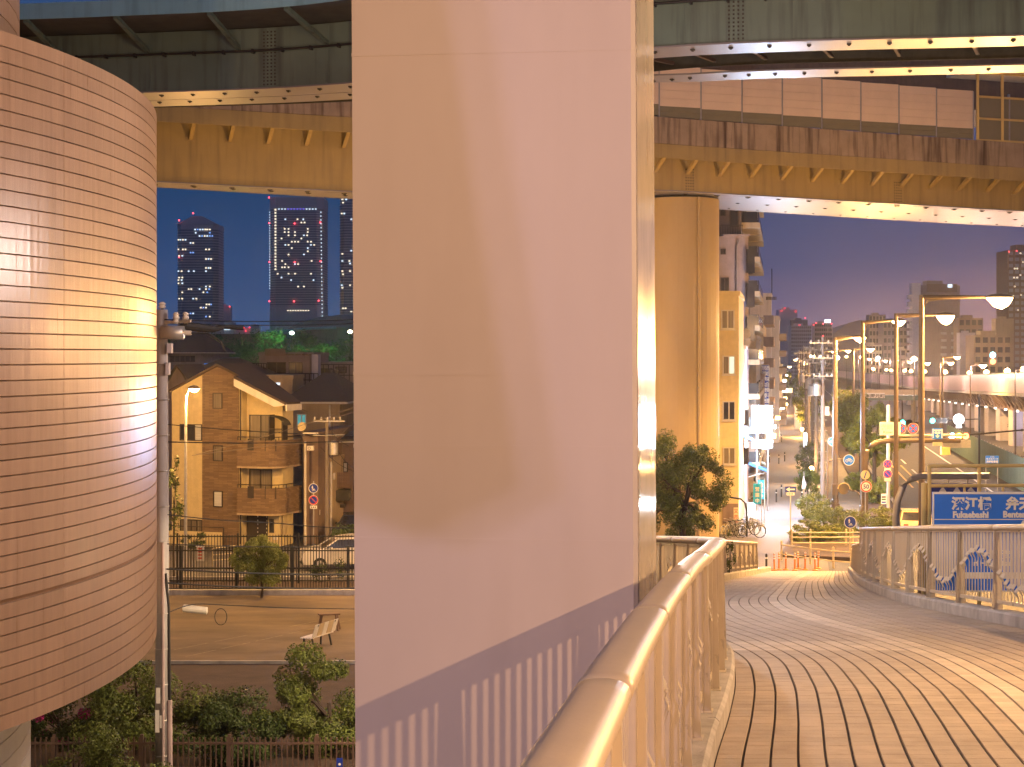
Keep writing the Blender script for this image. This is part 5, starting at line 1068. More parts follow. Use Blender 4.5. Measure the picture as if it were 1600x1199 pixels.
light('lamp_light', (PX(372,290),286,3.5), 1700, (.2,.9,.25), .5, spec=0)
GF = 'dark trees in front of the arena'
for k,(u,d,rx,rz_,cz,lab) in enumerate([(372,300,4.0,4.0,8,'tree lit bright green, leftmost of the lit trees'),(330,310,7,4.8,9.2,'dark tree mass left of the bright green one'),(410,320,8,5.2,9.4,'dark tree between the green lit ones'),(462,345,6,5.0,10.5,'tree lit green under the cool floodlight'),(525,340,8,5,9.5,'green tree beside the pier under the yellow floodlight'),(285,330,9,4.8,9,'dark trees behind the utility pole'),(440,310,5,4,7.4,'lower dark tree behind the rooftop building'),(495,320,6,4.2,8,'dark tree right of the cool floodlight')]):
    tree('park_tree', lab, 'tree', (PX(u,d),d,0), 8, cz, rx, rx*.8, rz_, 3200, .30, 100+k, 'leaf_green', 30, .32, .3, GF, limbs=4, shell=.3)
# ------------------------------------------------------------------ the near utility pole and its cables
ub_ = Vector((PX(253.5,36),36,0)); root = thing('utility_pole', 'tall concrete utility pole with pink conduits standing beside the drum', 'utility pole', ub_)
m = MB(); m.tube([ub_, ub_+Vector((0,0,6)), ub_+Vector((0,0,PZ(484,36)))], [.165,.145,.12], 14); part(m, 'pole_shaft', M['conc_pole'], root, smooth=True)
m = MB(); m.tube([ub_+Vector((.06,-.17,0)), ub_+Vector((.05,-.15,5.6))], .035, 8); part(m, 'conduit', M['pink_pipe'], root)
m = MB(); m.tube([ub_+Vector((.19,-.06,0)), ub_+Vector((.18,-.06,2.05))], .06, 8); part(m, 'conduit', M['pink_pipe'], root)
m = MB(); m.tube([ub_+Vector((.18,-.05,2.0)), ub_+Vector((.17,-.06,2.9)), ub_+Vector((.15,-.04,4.1)), ub_+Vector((.1,-.12,4.9))], .035, 6); part(m, 'riser_cable', M['cable'], root)
for k in range(12): m = MB(); z = .8+k*.8; m.tube([ub_+Vector((.16*math.cos(a),.16*math.sin(a),z)) for a in [R(30*q) for q in range(13)]], .012, 5); part(m, 'steel_band', M['steel'], root)
for k,(dx,z,w,h) in enumerate(((-.07,1.35,.09,.5),(.03,1.45,.09,.28),(-.05,2.0,.09,.35))): m = MB(); m.box(ub_.x+dx-w/2,ub_.x+dx+w/2,ub_.y-.19,ub_.y-.182,z,z+h); part(m, 'number_plate', M['sign_white'], root)
m = MB(); m.tube([ub_+Vector((0,0,PZ(486,36))), ub_+Vector((0,0,PZ(472,36)))], .03, 6); part(m, 'pole_top_pin', M['cable'], root)
m = MB(); m.lathe(ub_+Vector((0,0,PZ(482,36))), [(.05,0),(.09,.03),(.05,.07),(.085,.1),(.04,.14)], 10); part(m, 'insulator', M['trim_white'], root)
m = MB(); m.bar(ub_+Vector((-.1,0,PZ(505,36))), ub_+Vector((.7,-.3,PZ(502,36))), .07,.07); part(m, 'cross_arm', M['steel'], root)
for u in (275, 290): m = MB(); q = P(u,499,35.8); m.lathe(q, [(.04,-.1),(.08,-.06),(.05,-.01),(.08,.03),(.05,.08),(.07,.12),(.03,.16)], 10); part(m, 'insulator', M['trim_white'], root)
m = MB(); q = P(268,519,35.7); m.tube([q+Vector((-.22,0,.0)), q+Vector((.28,-.05,-.02))], [.16,.15], 14); tr_ = part(m, 'switch_drum', M['steel'], root, smooth=True)
m = MB(); m.tube([q+Vector((.3,-.05,-.02)), q+Vector((.45,-.05,-.02))], .055, 10); part(m, 'bushing', M['trim_white'], tr_)
m = MB(); m.tube([q+Vector((.45,-.05,-.02)), q+Vector((.8,.1,-.03)), q+Vector((1.05,.2,-.2)), q+Vector((1.15,.3,-.45))], .025, 6); part(m, 'drop_cable', M['cable'], tr_)
m = MB(); m.box(PX(262,35.9),PX(269,35.9),35.8,36,PZ(552,35.9),PZ(537,35.9)); part(m, 'equipment_box', M['lilac_wall'], root)
m = MB(); m.box(PX(260,35.9),PX(265,35.9),35.8,36,PZ(586,35.9),PZ(567,35.9)); part(m, 'equipment_box', M['lilac_wall'], root)
for k,(v0, v1, d1, r, lab) in enumerate([(499.5,499,40,.012,'thin black cable highest across the skyline'),(505.5,505,40,.013,'black cable just below the highest one'),(889,897,38,.02,'thick black cable crossing the clipped bush'),(911,919,38,.018,'lower black cable above the park edge'),(850,853,39,.012,'thin bluish cable at the fence top'),(690.5,688,44,.014,'black cable crossing the brown tiled wall'),(663,681,42,.010,'thin dark cable across the upper windows'),(804,826,40,.012,'thin dark cable sagging over the ground floor windows')]):
    a = P(257,v0,35.9); b = P(570,v1,d1); mid = a.lerp(b,.5)-Vector((0,0,.05 if k != 7 else .02)); cable(lab, [a, a.lerp(b,.25)-Vector((0,0,.04)), mid, a.lerp(b,.75)-Vector((0,0,.04)), b], r)
for k,(ps, lab) in enumerate([(((300,712,70),(400,686,74),(480,662,78),(566,632,80)),'pale service wire rising to the right over the balcony'),(((300,712,70),(420,697,74),(520,690,78),(566,688,80)),'pale wire running level past the lower balcony'),(((470,664,82),(520,654,82),(566,640,82)),'pale wire from the satellite dish to the pier')]):
    cable(lab, [P(*p) for p in ps], .014, 'pale_cable')
m = MB(); bs = [P(260,512,35.7),P(275,513,35.7),P(290,510,35.8),P(310,512,36),P(335,515,36.2),P(350,511,36.4),P(380,512,36.6)]
m.tube(bs, [.05,.04,.09,.10,.07,.05,.06], 8); solo(m, 'cable_bundle', M['cable'], 'thick black taped cable bundle leaving the utility pole', 'cable', loc=bs[0])
q = P(305,952,36.5); m = MB(); m.tube([q+Vector((-.28,0,.02)), q+Vector((-.27,0,.02)), q+Vector((.27,0,-.04)), q+Vector((.28,0,-.04))], [.05,.09,.085,.05], 12); solo(m, 'cable_closure', M['trim_white'], 'white cable closure box hanging on a wire over the park', 'cable box', loc=q)
a = P(257,960,35.9); cable('wire carrying the white closure box', [a, P(300,945,36.4), P(360,946,37), P(450,950,38), P(566,952,39)], .012)
q = P(345,964,36.9); m = MB(); m.tube([q+Vector((.14*math.cos(R(20*k)),0,.19*math.sin(R(20*k)))) for k in range(19)], .01, 5); solo(m, 'cable_loop', M['cable'], 'loop of spare black cable beside the white closure box', 'cable', loc=q)
# ------------------------------------------------------------------ traffic signs
def round_plate(root, c, r, face, rim=None, back='steel', nrm=(0,-1,0)):
    c = Vector(c); n = Vector(nrm).normalized()
    m = MB(); m.disc(c, r, n, .012, 28); pl = part(m, 'sign_plate', M[face], root)
    m = MB(); m.disc(c+n*.012, r, n, .004, 28, r*.90); part(m, 'white_rim', M['sign_white'], pl)
    if rim: m = MB(); m.disc(c+n*.013, r*.95, n, .004, 28, r*.74); part(m, 'red_ring', M[rim], pl)
    return pl
def slash(pl, c, r, ang, mt_='sign_red', w=.16):
    c = Vector(c)+Vector((0,-.019,0)); d = Vector((math.cos(ang),0,math.sin(ang))); m = MB(); m.bar(c-d*r*.78, c+d*r*.78, .004, r*w, up=(d.z,0,-d.x) if abs(d.z) > .9 else (0,0,1)); part(m, 'slash', M[mt_], pl)
def slash2(pl, c, r, ang, mt_='sign_red', w=.16):
    c = Vector(c)+Vector((0,-.018,0)); d = Vector((math.cos(ang),0,math.sin(ang))); n = Vector((-d.z,0,d.x)); m = MB(); q = [c-d*r*.78-n*r*w/2, c+d*r*.78-n*r*w/2, c+d*r*.78+n*r*w/2, c-d*r*.78+n*r*w/2]; m.hexa(q, [p+Vector((0,-.004,0)) for p in q]); part(m, 'slash', M[mt_], pl)
def bike_mark(pl, c, r, k=1.0):
    c = Vector(c)+Vector((0,-.016,0)); 
    for s in (-1,1): m = MB(); m.disc(c+Vector((s*r*.36*k,0,-r*.12)), r*.26*k, (0,-1,0), .004, 16, r*.19*k); part(m, 'bicycle_mark', M['sign_white'], pl)
    m = MB(); pts = [(-.36,-.12),(-.12,.28),(.26,.28),(.36,-.12),(.26,.28),(.0,-.1),(-.12,.28)]
    for a, b in zip(pts, pts[1:]): m.bar(c+Vector((a[0]*r*k,-.002,a[1]*r)), c+Vector((b[0]*r*k,-.002,b[1]*r)), .004, r*.07, up=(0,0,1) if abs(a[0]-b[0]) > .05 else (1,0,0))
    part(m, 'bicycle_mark', M['sign_white'], pl)
def person_mark(pl, c, r):
    c = Vector(c)+Vector((0,-.016,0)); m = MB(); m.disc(c+Vector((0,0,r*.42)), r*.13, (0,-1,0), .004, 12)
    for a, b, w in (((0,.28),(0,-.1),.22),((-.04,-.1),(-.12,-.5),.1),((.05,-.1),(.14,-.5),.1),((-.1,.25),(-.25,-.02),.08),((.1,.25),(.27,.0),.08)): m.bar(c+Vector((a[0]*r,-.002,a[1]*r)), c+Vector((b[0]*r,-.002,b[1]*r)), .004, r*w, up=(1,0,0))
    part(m, 'walker_mark', M['sign_white'], pl)
def sign_post(label, u, d, z0, top, r=.03, mt_='steel', cat='road sign', group=None, name='road_sign'):
    b = Vector((PX(u,d), d, z0)); root = thing(name, label, cat, b, 0, group); m = MB(); m.tube([b, Vector((b.x,b.y,top))], r, 8); part(m, 'post', M[mt_], root); return root
# left: footpath sign over no parking
d = 79; root = sign_post('blue footpath sign above a no parking disc by the alley', 490, d, 0, PZ(752,d))
c = P(490,763,d)-Vector((0,.06,0)); pl = round_plate(root, c, .24, 'sign_navy'); bike_mark(pl, c+Vector((.02,0,-.08)), .2, .7); person_mark(pl, c+Vector((-.05,0,.03)), .17)
c = P(490,781.5,d)-Vector((0,.06,0)); pl = round_plate(root, c, .24, 'sign_navy', 'sign_red'); slash2(pl, c, .24, R(-45))
m = MB(); c = P(490,792.5,d); m.box(c.x-.17,c.x+.17,c.y-.06,c.y-.045,c.z-.07,c.z+.07); pl = part(m, 'sub_plate', M['sign_white'], root)
for k in range(3): m = MB(); m.box(c.x-.12+k*.09,c.x-.06+k*.09,c.y-.065,c.y-.0605,c.z-.03,c.z+.03); part(m, 'printed_mark', M['black'], pl)
# ------------------------------------------------------------------ the great blue direction sign beyond the right railing
d = 34.5; sx0, sx1 = PX(1457,d), PX(1457,d)+4.6; zt_, zb_ = PZ(769,d), PZ(925,d)
root = thing('direction_sign', 'big blue direction sign with white lettering in front of the yellow pipe frame', 'road sign', (sx0,d,0))
ta = R(-2); 
m = MB(); m.box(sx0,sx1,d,d+.05,zb_,zt_); part(m, 'sign_plate', M['sign_blue'], root)
m = MB()
for a,b,c_,e_ in ((sx0+.0,sx1,zt_-.045,zt_),(sx0,sx1,zb_,zb_+.03),(sx0,sx0+.035,zb_+.03,zt_-.045)): m.box(a,b,d-.006,d-.001,c_,e_)
part(m, 'white_border', M['sign_white'], root)
txt('深江橋', .285, (PX(1487,d),d-.004,PZ(794.5,d)), M['sign_white'], root, 0, .013, ax='LEFT', sx=1.0); txt('弁天町', .285, (PX(1571.5,d),d-.004,PZ(794.5,d)), M['sign_white'], root, 0, .013, ax='LEFT', sx=1.0)
txt('Fukaebashi', .19, (PX(1488.5,d),d-.004,PZ(809,d)), M['sign_white'], root, 0, .009, ax='LEFT', sx=.93); txt('Bentencho', .19, (PX(1567,d),d-.004,PZ(808.5,d)), M['sign_white'], root, 0, .009, ax='LEFT', sx=.93)
m = MB(); m.box(sx0+.04,sx1,d-.006,d-.001,PZ(812.5,d),PZ(811.2,d)); part(m, 'thin_line', M['sign_white'], root)
m = MB(); m.hexa([(PX(1594,d),d-.006,PZ(820.5,d)),(sx1-.3,d-.006,PZ(820.5,d)),(sx1-.3,d-.001,PZ(820.5,d)),(PX(1594,d),d-.001,PZ(820.5,d))], [(PX(1598,d),d-.006,PZ(813.5,d)),(sx1-.3,d-.006,PZ(813.5,d)),(sx1-.3,d-.001,PZ(813.5,d)),(PX(1598,d),d-.001,PZ(813.5,d))]); part(m, 'arrow_bar', M['sign_white'], root)
m = MB(); m.box(sx0+.04,sx1,d-.006,d-.001,PZ(822,d),PZ(819.5,d)); part(m, 'white_border', M['sign_white'], root)
m = MB(); m.box(PX(1500,d),sx1,d-.006,d-.001,PZ(904.5,d),PZ(894.5,d)); part(m, 'arrow_bar', M['sign_white'], root)
m = MB(); m.hexa([(PX(1500,d),d-.0075,PZ(899.5,d)),(PX(1508,d),d-.0075,PZ(909,d)),(PX(1508,d),d-.0075,PZ(890,d))],[(PX(1500,d),d-.0065,PZ(899.5,d)),(PX(1508,d),d-.0065,PZ(909,d)),(PX(1508,d),d-.0065,PZ(890,d))]); part(m, 'arrow_head', M['sign_white'], root)
txt('ri Hirihari zu', .16, (PX(1521,d),d-.004,PZ(884,d)), M['sign_white'], root, 0, .006, ax='LEFT')
txt('大阪港', .2, (PX(1535,d),d-.004,PZ(872,d)), M['sign_white'], root, 0, .006, ax='LEFT')
m = MB()
for x in (sx0+.5, sx0+3.6): m.box(x-.05,x+.05,d+.055,d+.12,zb_+.1,zt_-.1)
part(m, 'back_bracket', M['steel'], root)
px = sx1+.3; m = MB(); m.tube([(px,d+.3,0),(px,d+.3,zt_+.4)], .15, 12); part(m, 'mast', M['steel'], root); m = MB()
for z in (zb_+.35, zt_-.35): m.bar((sx0+.3,d+.18,z),(px,d+.3,z),.1,.1)
part(m, 'support_arm', M['steel'], root)
# yellow pipe frame behind it
d = 37; root = thing('pipe_frame', 'yellow pipe frame standing behind the big blue sign', 'frame', (PX(1452,d),d,0)); 
for u, v1 in ((1452,728),(1530,731),(1700,728)): m = MB(); m.tube([(PX(u,d),d,0),P(u,v1,d)], .045, 8); part(m, 'upright', M['yellow_pipe'], root)
for v, u0, u1 in ((728.5,1449,1705),(759.5,1452,1705)): m = MB(); m.tube([P(u0,v,d), P(u1,v-1.5,d)], .04, 8); part(m, 'cross_pipe', M['yellow_pipe'], root)
for u in (1507,1567,1640): m = MB(); m.tube([P(u,759,d), P(u,800,d)], .03, 8); part(m, 'stub_pipe', M['yellow_pipe'], root)
m = MB(); m.tube([(PX(1444,d+.1),d+.1,0),P(1444,755,d+.1)], .07, 8); part(m, 'upright', M['yellow_pipe'], root)
# second blue sign with white arrows on a grey arched arm
d = 55; root = thing('lane_sign', 'navy lane sign with white arrows hung from a grey arched arm', 'road sign', (PX(1401,d),d,0))
m = MB(); m.tube([(PX(1400,d),d,0), P(1400,805,d), P(1402,785,d), P(1410,762,d), P(1424,749,d), P(1440,744,d), P(1545,744,d)], .12, 10); part(m, 'mast_arm', M['steel'], root)
m = MB(); m.box(PX(1446,d),PX(1529,d),d,d+.05,PZ(800,d),PZ(755.5,d)); part(m, 'sign_plate', M['sign_navy'], root)
for k, u in enumerate((1473,1495)): m = MB(); m.hexa([P(u-6,769,d)+Vector((0,-.005,0)), P(u+6,769,d)+Vector((0,-.005,0)), P(u,759.5,d)+Vector((0,-.005,0))], [P(u-6,769,d)+Vector((0,-.001,0)), P(u+6,769,d)+Vector((0,-.001,0)), P(u,759.5,d)+Vector((0,-.001,0))]); m.box(PX(u-2.5,d),PX(u+2.5,d),d-.005,d-.001,PZ(795,d),PZ(769,d)); part(m, 'arrow', M['sign_white'], root)
m = MB(); m.hexa([P(1511,767,d)+Vector((0,-.005,0)), P(1524,769,d)+Vector((0,-.005,0)), P(1517,761,d)+Vector((0,-.005,0))], [P(1511,767,d)+Vector((0,-.001,0)), P(1524,769,d)+Vector((0,-.001,0)), P(1517,761,d)+Vector((0,-.001,0))]); part(m, 'arrow', M['sign_white'], root)
for u in (1482,1512): m = MB(); m.tube([P(u,745,d), P(u,756,d)], .03, 6); part(m, 'hanger', M['steel'], root)
# ------------------------------------------------------------------ the other avenue signs
d = 90.6; root = sign_post('round red ringed speed sign reading 50 on the brown lamp post', 1352, d, 0, PZ(742,d), .03)
c = P(1352,760,d)-Vector((0,.2,0)); pl = round_plate(root, c, .33, 'sign_white', 'sign_red'); txt('50', .34, c+Vector((0,-.018,-.12)), M['sign_navy'], pl, 0, .008)
c = P(1351,742,d)-Vector((0,.15,0)); m = MB(); m.disc(c, .26, (0,-1,0), .012, 24); pl = part(m, 'sign_plate', M['cream_guard'], root); slash2(pl, c, .26, R(72), 'sign_navy', .22)
d = 94; root = sign_post('round blue bicycle sign on an arm beside the brown lamp post', 1307, d, 0, PZ(708,d), .04, 'lamp_post')
c = P(1326,719,d)-Vector((0,.06,0)); pl = round_plate(root, c, .33, 'sign_blue'); bike_mark(pl, c, .33)
m = MB(); m.tube([P(1307,717,d), P(1322,717,d)], .025, 6); part(m, 'sign_arm', M['lamp_post'], root)
d = 99; root = sign_post('round blue bicycle sign half hidden behind the brown lamp post on a hooked pole', 1293, d, 0, PZ(726,d), .05, 'lamp_post')
m = MB(); m.tube([P(1293,728,d), P(1294,723,d), P(1297,720,d), P(1302,719,d)], .05, 8); part(m, 'hook', M['lamp_post'], root)
c = P(1300,690,d)-Vector((0,.06,0)); pl = round_plate(root, c, .27, 'sign_blue'); bike_mark(pl, c, .27); m = MB(); m.tube([P(1293,726,d), P(1294,690,d), P(1299,690,d)], .03, 6); part(m, 'sign_arm', M['lamp_post'], root)
d = 78; root = sign_post('round navy walker and bicycle sign above the white guard fence', 1328, d, 0, PZ(806,d), .035, 'cream_guard')
c = P(1328,816,d)-Vector((0,.06,0)); pl = round_plate(root, c, .30, 'sign_navy'); bike_mark(pl, c+Vector((.03,0,-.12)), .22, .75); person_mark(pl, c+Vector((-.05,0,.05)), .2)
d = 83; root = sign_post('blue one way arrow sign on a thin cream post', 1235, d, 0, PZ(761,d), .028, 'cream_guard')
c = P(1235,765,d); m = MB(); m.box(c.x-.28,c.x+.28,c.y-.05,c.y-.038,c.z-.14,c.z+.15); pl = part(m, 'sign_plate', M['sign_navy'], root)
m = MB(); y_ = c.y-.054; m.hexa([(c.x-.06,y_,c.z-.03),(c.x+.22,y_,c.z-.03),(c.x+.22,y_,c.z+.04),(c.x-.06,y_,c.z+.04)], [(c.x-.06,y_+.003,c.z-.03),(c.x+.22,y_+.003,c.z-.03),(c.x+.22,y_+.003,c.z+.04),(c.x-.06,y_+.003,c.z+.04)])
m.hexa([(c.x-.24,y_,c.z+.005),(c.x-.05,y_,c.z-.11),(c.x-.05,y_,c.z+.12)], [(c.x-.24,y_+.003,c.z+.005),(c.x-.05,y_+.003,c.z-.11),(c.x-.05,y_+.003,c.z+.12)]); part(m, 'arrow', M['sign_white'], pl)
m = MB(); m.box(c.x-.2,c.x+.2,c.y-.05,c.y-.04,c.z-.30,c.z-.16); pl = part(m, 'sub_plate', M['sign_white'], root)
for k in range(4): m = MB(); m.box(c.x-.16+k*.08,c.x-.11+k*.08,c.y-.054,c.y-.0505,c.z-.26,c.z-.20); part(m, 'printed_mark', M['black'], pl)
d = 101; root = sign_post('pole of two small no parking discs below the white place sign', 1388, d, 0, PZ(588+45,d), .12, 'conc_pole')
for v in (725,740.5):
    c = P(1386,v,d)-Vector((0,.15,0)); pl = round_plate(root, c, .28, 'sign_navy', 'sign_red'); slash2(pl, c, .28, R(-45))
    if v == 725: slash2(pl, c, .28, R(45))
    m = MB(); q = P(1386,v+9,d); m.box(q.x-.2,q.x+.2,q.y-.15,q.y-.14,q.z-.1,q.z+.1); part(m, 'sub_plate', M['cream_guard'], root)
m = MB(); q = P(1380,780,d); m.box(q.x-.17,q.x+.17,q.y-.15,q.y-.14,q.z-.30,q.z+.35); pl = part(m, 'sign_plate', M['sign_white'], root)
for k,(z,c_) in enumerate(((.13,'black'),(-.02,'leaf_green'),(-.2,'sign_navy'))): m = MB(); m.box(q.x-.13,q.x+.13,q.y-.156,q.y-.151,q.z+z-.04,q.z+z+.06); part(m, 'printed_band', M[c_], pl)
# gantry arm with place sign, no stopping discs, guide sign and signals
d = 92; root = thing('sign_gantry', 'brown curved gantry arm holding the white place sign and blue guide sign', 'sign gantry', (PX(1352.5,d),d,0))
m = MB(); m.tube([(PX(1352.5,d),d,0), P(1352.5,720,d), P(1354,705,d), P(1362,696,d), P(1374,690.5,d), P(1392,688.5,d), P(1500,688.5,d)], .15, 10); part(m, 'arm', M['lamp_post'], root)
m = MB(); m.tube([P(1404,681,d), P(1510,680,d)], .07, 8); part(m, 'upper_arm', M['cream_guard'], root)
c = P(1389.5,669.5,d); m = MB(); m.box(PX(1373.5,d),PX(1406,d),d-.18,d-.14,PZ(680,d),PZ(659.5,d)); pl = part(m, 'place_plate', M['sign_white'], root)
txt('港晴', .36, (PX(1384.5,d),d-.184,PZ(671,d)), M['lilac_wall'], pl, 0, .004); txt('Kosei', .2, (PX(1386,d),d-.184,PZ(677,d)), M['pink_wall'], pl, 0, .002, sx=1.2)
for u in (1407,1426):
    c = P(u,669.5,d)-Vector((0,.1 if u > 1410 else .05,0)); pl = round_plate(root, c, .32, 'sign_blue', 'sign_red'); slash2(pl, c, .32, R(-45)); slash2(pl, c, .32, R(45))
c = P(1464,677.5,d-.1); m = MB(); m.box(c.x-.31,c.x+.31,c.y-.12,c.y-.1,c.z-.31,c.z+.31); pl = part(m, 'guide_plate', M['sign_blue'], root)
for x0,x1,z0,z1 in ((-.28,-.23,-.26,.27),(.23,.28,-.26,.27),(-.2,.2,.16,.22),(-.16,-.02,.0,.11),(.02,.16,.0,.11),(-.03,.03,-.14,.0)): m = MB(); m.box(c.x+x0,c.x+x1,c.y-.126,c.y-.121,c.z+z0,c.z+z1); part(m, 'printed_mark', M['sign_white'], pl)
m = MB(); m.hexa([(c.x-.13,c.y-.126,c.z-.12),(c.x+.13,c.y-.126,c.z-.12),(c.x,c.y-.126,c.z-.25)], [(c.x-.13,c.y-.121,c.z-.12),(c.x+.13,c.y-.121,c.z-.12),(c.x,c.y-.121,c.z-.25)]); part(m, 'printed_arrow', M['sign_white'], pl)
m = MB(); q = P(1464,694,d); m.box(q.x-.28,q.x+.28,q.y-.15,q.y-.13,q.z-.1,q.z+.12); part(m, 'sub_plate', M['cream_guard'], root)
def signal(label, u, v, d, lens, horiz=True, arm=None, size=.17, gap=.42, visor=True):
    c = P(u,v,d); root = thing('traffic_signal', label, 'traffic light', c, 0, 'traffic lights along the avenue'); n = len(lens); L = gap*n
    m = MB(); m.box(c.x-L/2 if horiz else c.x-.2, c.x+L/2 if horiz else c.x+.2, c.y, c.y+.22, c.z-.2 if horiz else c.z-L/2, c.z+.2 if horiz else c.z+L/2); part(m, 'signal_housing', M['lamp_post'], root)
    for k, e_ in enumerate(lens):
        o = (k-(n-1)/2)*gap; q = c+(Vector((o,-.003,0)) if horiz else Vector((0,-.003,-o))); m = MB(); m.disc(q, size, (0,-1,0), .03, 18); part(m, 'signal_lens', e_, root)
        m = MB(); m.tube([q+Vector((size*1.1*math.cos(R(a)),-.12,size*1.1*math.sin(R(a)))) for a in range(-20,201,20)], .02, 5); part(m, 'visor', M['black'], root)
    if arm: m = MB(); m.tube([c+Vector((0,.12,0)), P(*arm)], .05, 8); part(m, 'signal_arm', M['black'], root)
    return root
sg = signal('three lens traffic light showing cyan amber and red below the white globe', 1498, 681.5, 93, [E_CYAN,E_AMB,E_REDS], True, (1600,672,96), .19, .40)
m = MB(); m.box(PX(1471,92.9),PX(1516,92.9),92.8,93.05,PZ(700,92.9),PZ(688,92.9)); part(m, 'lower_housing', M['steel'], sg); m = MB(); m.box(PX(1471,92.7),PX(1484,92.7),92.6,93.0,PZ(711,92.7),PZ(699,92.7)); part(m, 'control_box', M['yellow_pipe'], sg)
signal('green traffic light on the thin dark arm left of the white globe', 1466, 657.5, 118, [E_GRN,M['black'],M['black']], True, None, .19, .44)
signal('small green traffic light behind the no stopping discs', 1415, 661, 120, [E_GRN,M['black']], True, (1440,661,120), .22, .5)
signal('small cyan traffic light seen under the far footbridge', 1344, 627, 220, [E_CYAN,M['black']], True, (1360,627,220), .25, .6)
signal('red and cyan signal standing on the expressway edge', 1551, 560, 150, [E_CYAN,E_REDS], False, None, .28, .6)
d = 118; root = thing('globe_lamp', 'white glowing globe hung on a thin dark mast under the expressway', 'lamp', (PX(1530,d),d,0))
m = MB(); m.tube([(PX(1530,d),d,0), P(1530,620,d)], .07, 8); part(m, 'mast', M['black'], root); m = MB(); m.tube([P(1530,655,d), P(1474,657,d)], .04, 6); part(m, 'mast_arm', M['black'], root)
m = MB(); q = P(1498,655.5,d-.4); m.lathe(q, [(.02,-.39)]+[(.39*math.cos(R(a)), .39*math.sin(R(a))) for a in range(-80,81,16)]+[(.02,.39)], 18); part(m, 'globe', E_GLOBE, root, smooth=True)
m = MB(); q = P(1498,667,d-.2); m.box(q.x-.22,q.x+.22,q.y-.05,q.y-.03,q.z-.09,q.z+.09); part(m, 'name_plate', M['sign_white'], root)
light('lamp_light', P(1498,655.5,d-1.6), 500, (.85,.9,1), .3)
d = 104; c = P(1550,718,d); root = thing('parking_sign', 'blue parking sign with white lettering before the lilac piers', 'sign', (c.x,c.y,0)); m = MB(); m.box(c.x-.43,c.x+.43,c.y-.05,c.y,c.z-.24,c.z+.24); pl = part(m, 'sign_plate', M['sign_blue'], root)
txt('サイカパーク', .13, (c.x,c.y-.053,c.z-.02), M['sign_white'], pl, 0, .002); txt('月極駐車場', .15, (c.x,c.y-.053,c.z-.2), M['sign_white'], pl, 0, .003); txt('こちら', .1, (c.x,c.y-.053,c.z+.13), M['sign_white'], pl, 0, .001)
for s in (-.38,.38): m = MB(); m.cyl((c.x+s,c.y+.05,0), .03, c.z+.2, 6); part(m, 'post', M['steel'], root)
# round mirror on the brown post
d = 94.4; root = thing('road_mirror', 'round traffic mirror with yellow hood beside the brown lamp post', 'mirror', (PX(1316,d),d,0)); c = P(1318,764,d-.3)
m = MB(); m.tube([P(1345,774,d), P(1338,768,d), P(1328,766,d), P(1306,767,d)], .05, 8); part(m, 'mirror_arm', M['lamp_post'], root)
m = MB(); m.disc(c, .33, (0.05,-1,-.05), .05, 24); part(m, 'mirror_face', mat('mirror_glass',(.35,.27,.17),.18,.6,var=.1), root); m = MB(); m.tube([c+Vector((.35*math.cos(R(a)),-.12,.35*math.sin(R(a)))) for a in range(0,181,15)], .03, 6); part(m, 'hood', M['yellow_pipe'], root)
m = MB(); q = P(1305,765,d-.1); m.box(q.x-.2,q.x+.16,q.y-.12,q.y+.1,q.z-.32,q.z+.32); part(m, 'meter_box', M['lamp_post'], root)
# ------------------------------------------------------------------ guard fences, posts, bollards at the ramp foot
def guard(label, pts, h, rails, d0):
    root = thing('guard_fence', label, 'fence', (pts[0][0],pts[0][1],0), 0, 'cream guard fences at the ramp foot'); pp_ = [Vector((x,y,0)) for x,y in pts]
    for p in pp_: m = MB(); m.cyl(p, .055, h, 10); m.lathe(p+Vector((0,0,h)), [(.055,0),(.03,.04),(.005,.05)], 10); part(m, 'post', M['cream_guard'], root)
    for z in rails: m = MB(); m.tube([p+Vector((0,-.07,z)) for p in pp_], .03, 8); part(m, 'rail', M['cream_guard'], root)
guard('cream three rail guard fence in front of the hedge mound by the one way sign', [(PX(1237,81),81),(PX(1266,81),81),(PX(1322,81),81),(PX(1332,81),81),(PX(1352,81),81)], .95, (.3,.58,.82), 81)
guard('cream guard fence behind the orange posts at the ramp foot', [(PX(1221,76),76),(PX(1266,74.5),74.5),(PX(1302,73.5),73.5),(PX(1330,73),73)], .95, (.35,.8), 76)
g = MB(); g.hexa([(PX(1222,77),77.2,-.1),(PX(1335,77),76,-.1),(PX(1340,86),86,-.1),(PX(1236,86),86,-.1)], [(PX(1222,77),77.2,.17),(PX(1335,77),76,.17),(PX(1340,86),86,.17),(PX(1236,86),86,.17)]); struct(g, 'raised_bed', M['soil'])
# orange flexible posts
root = thing('flexible_post', 'orange post', 'post', (0,0,0), 0, 'orange flexible posts across the ramp foot')
def loc_part(root, nm, m, mt_, par=None, smooth=False):
    o = bpy.data.objects.new(nm, m.mesh(nm, mt_, (Vector((0,0,0)),0), smooth)); COL.objects.link(o); o.parent = par or root; return o
m = MB(); m.lathe((0,0,.05), [(.055,0),(.04,.03),(.04,.72),(.03,.75),(.005,.76)], 12); loc_part(root, 'shaft', m, M['orange_post'])
m = MB(); m.lathe((0,0,.0), [(.14,0),(.14,.03),(.07,.06)], 12); loc_part(root, 'base', m, M['orange_post'])
for z in (.52,.63,.74): m = MB(); m.cyl((0,0,z), .0425, .05, 12); loc_part(root, 'reflective_band', m, M['sign_white'])
P0 = root; labs = ['first orange post from the black bollard','second orange post from the black bollard, close beside the first','third orange post, standing alone left of the middle','front post of the middle orange pair','rear post of the middle orange pair','orange post between the middle pair and the last pair','front post of the last orange pair by the railing','rear post of the last orange pair by the railing']
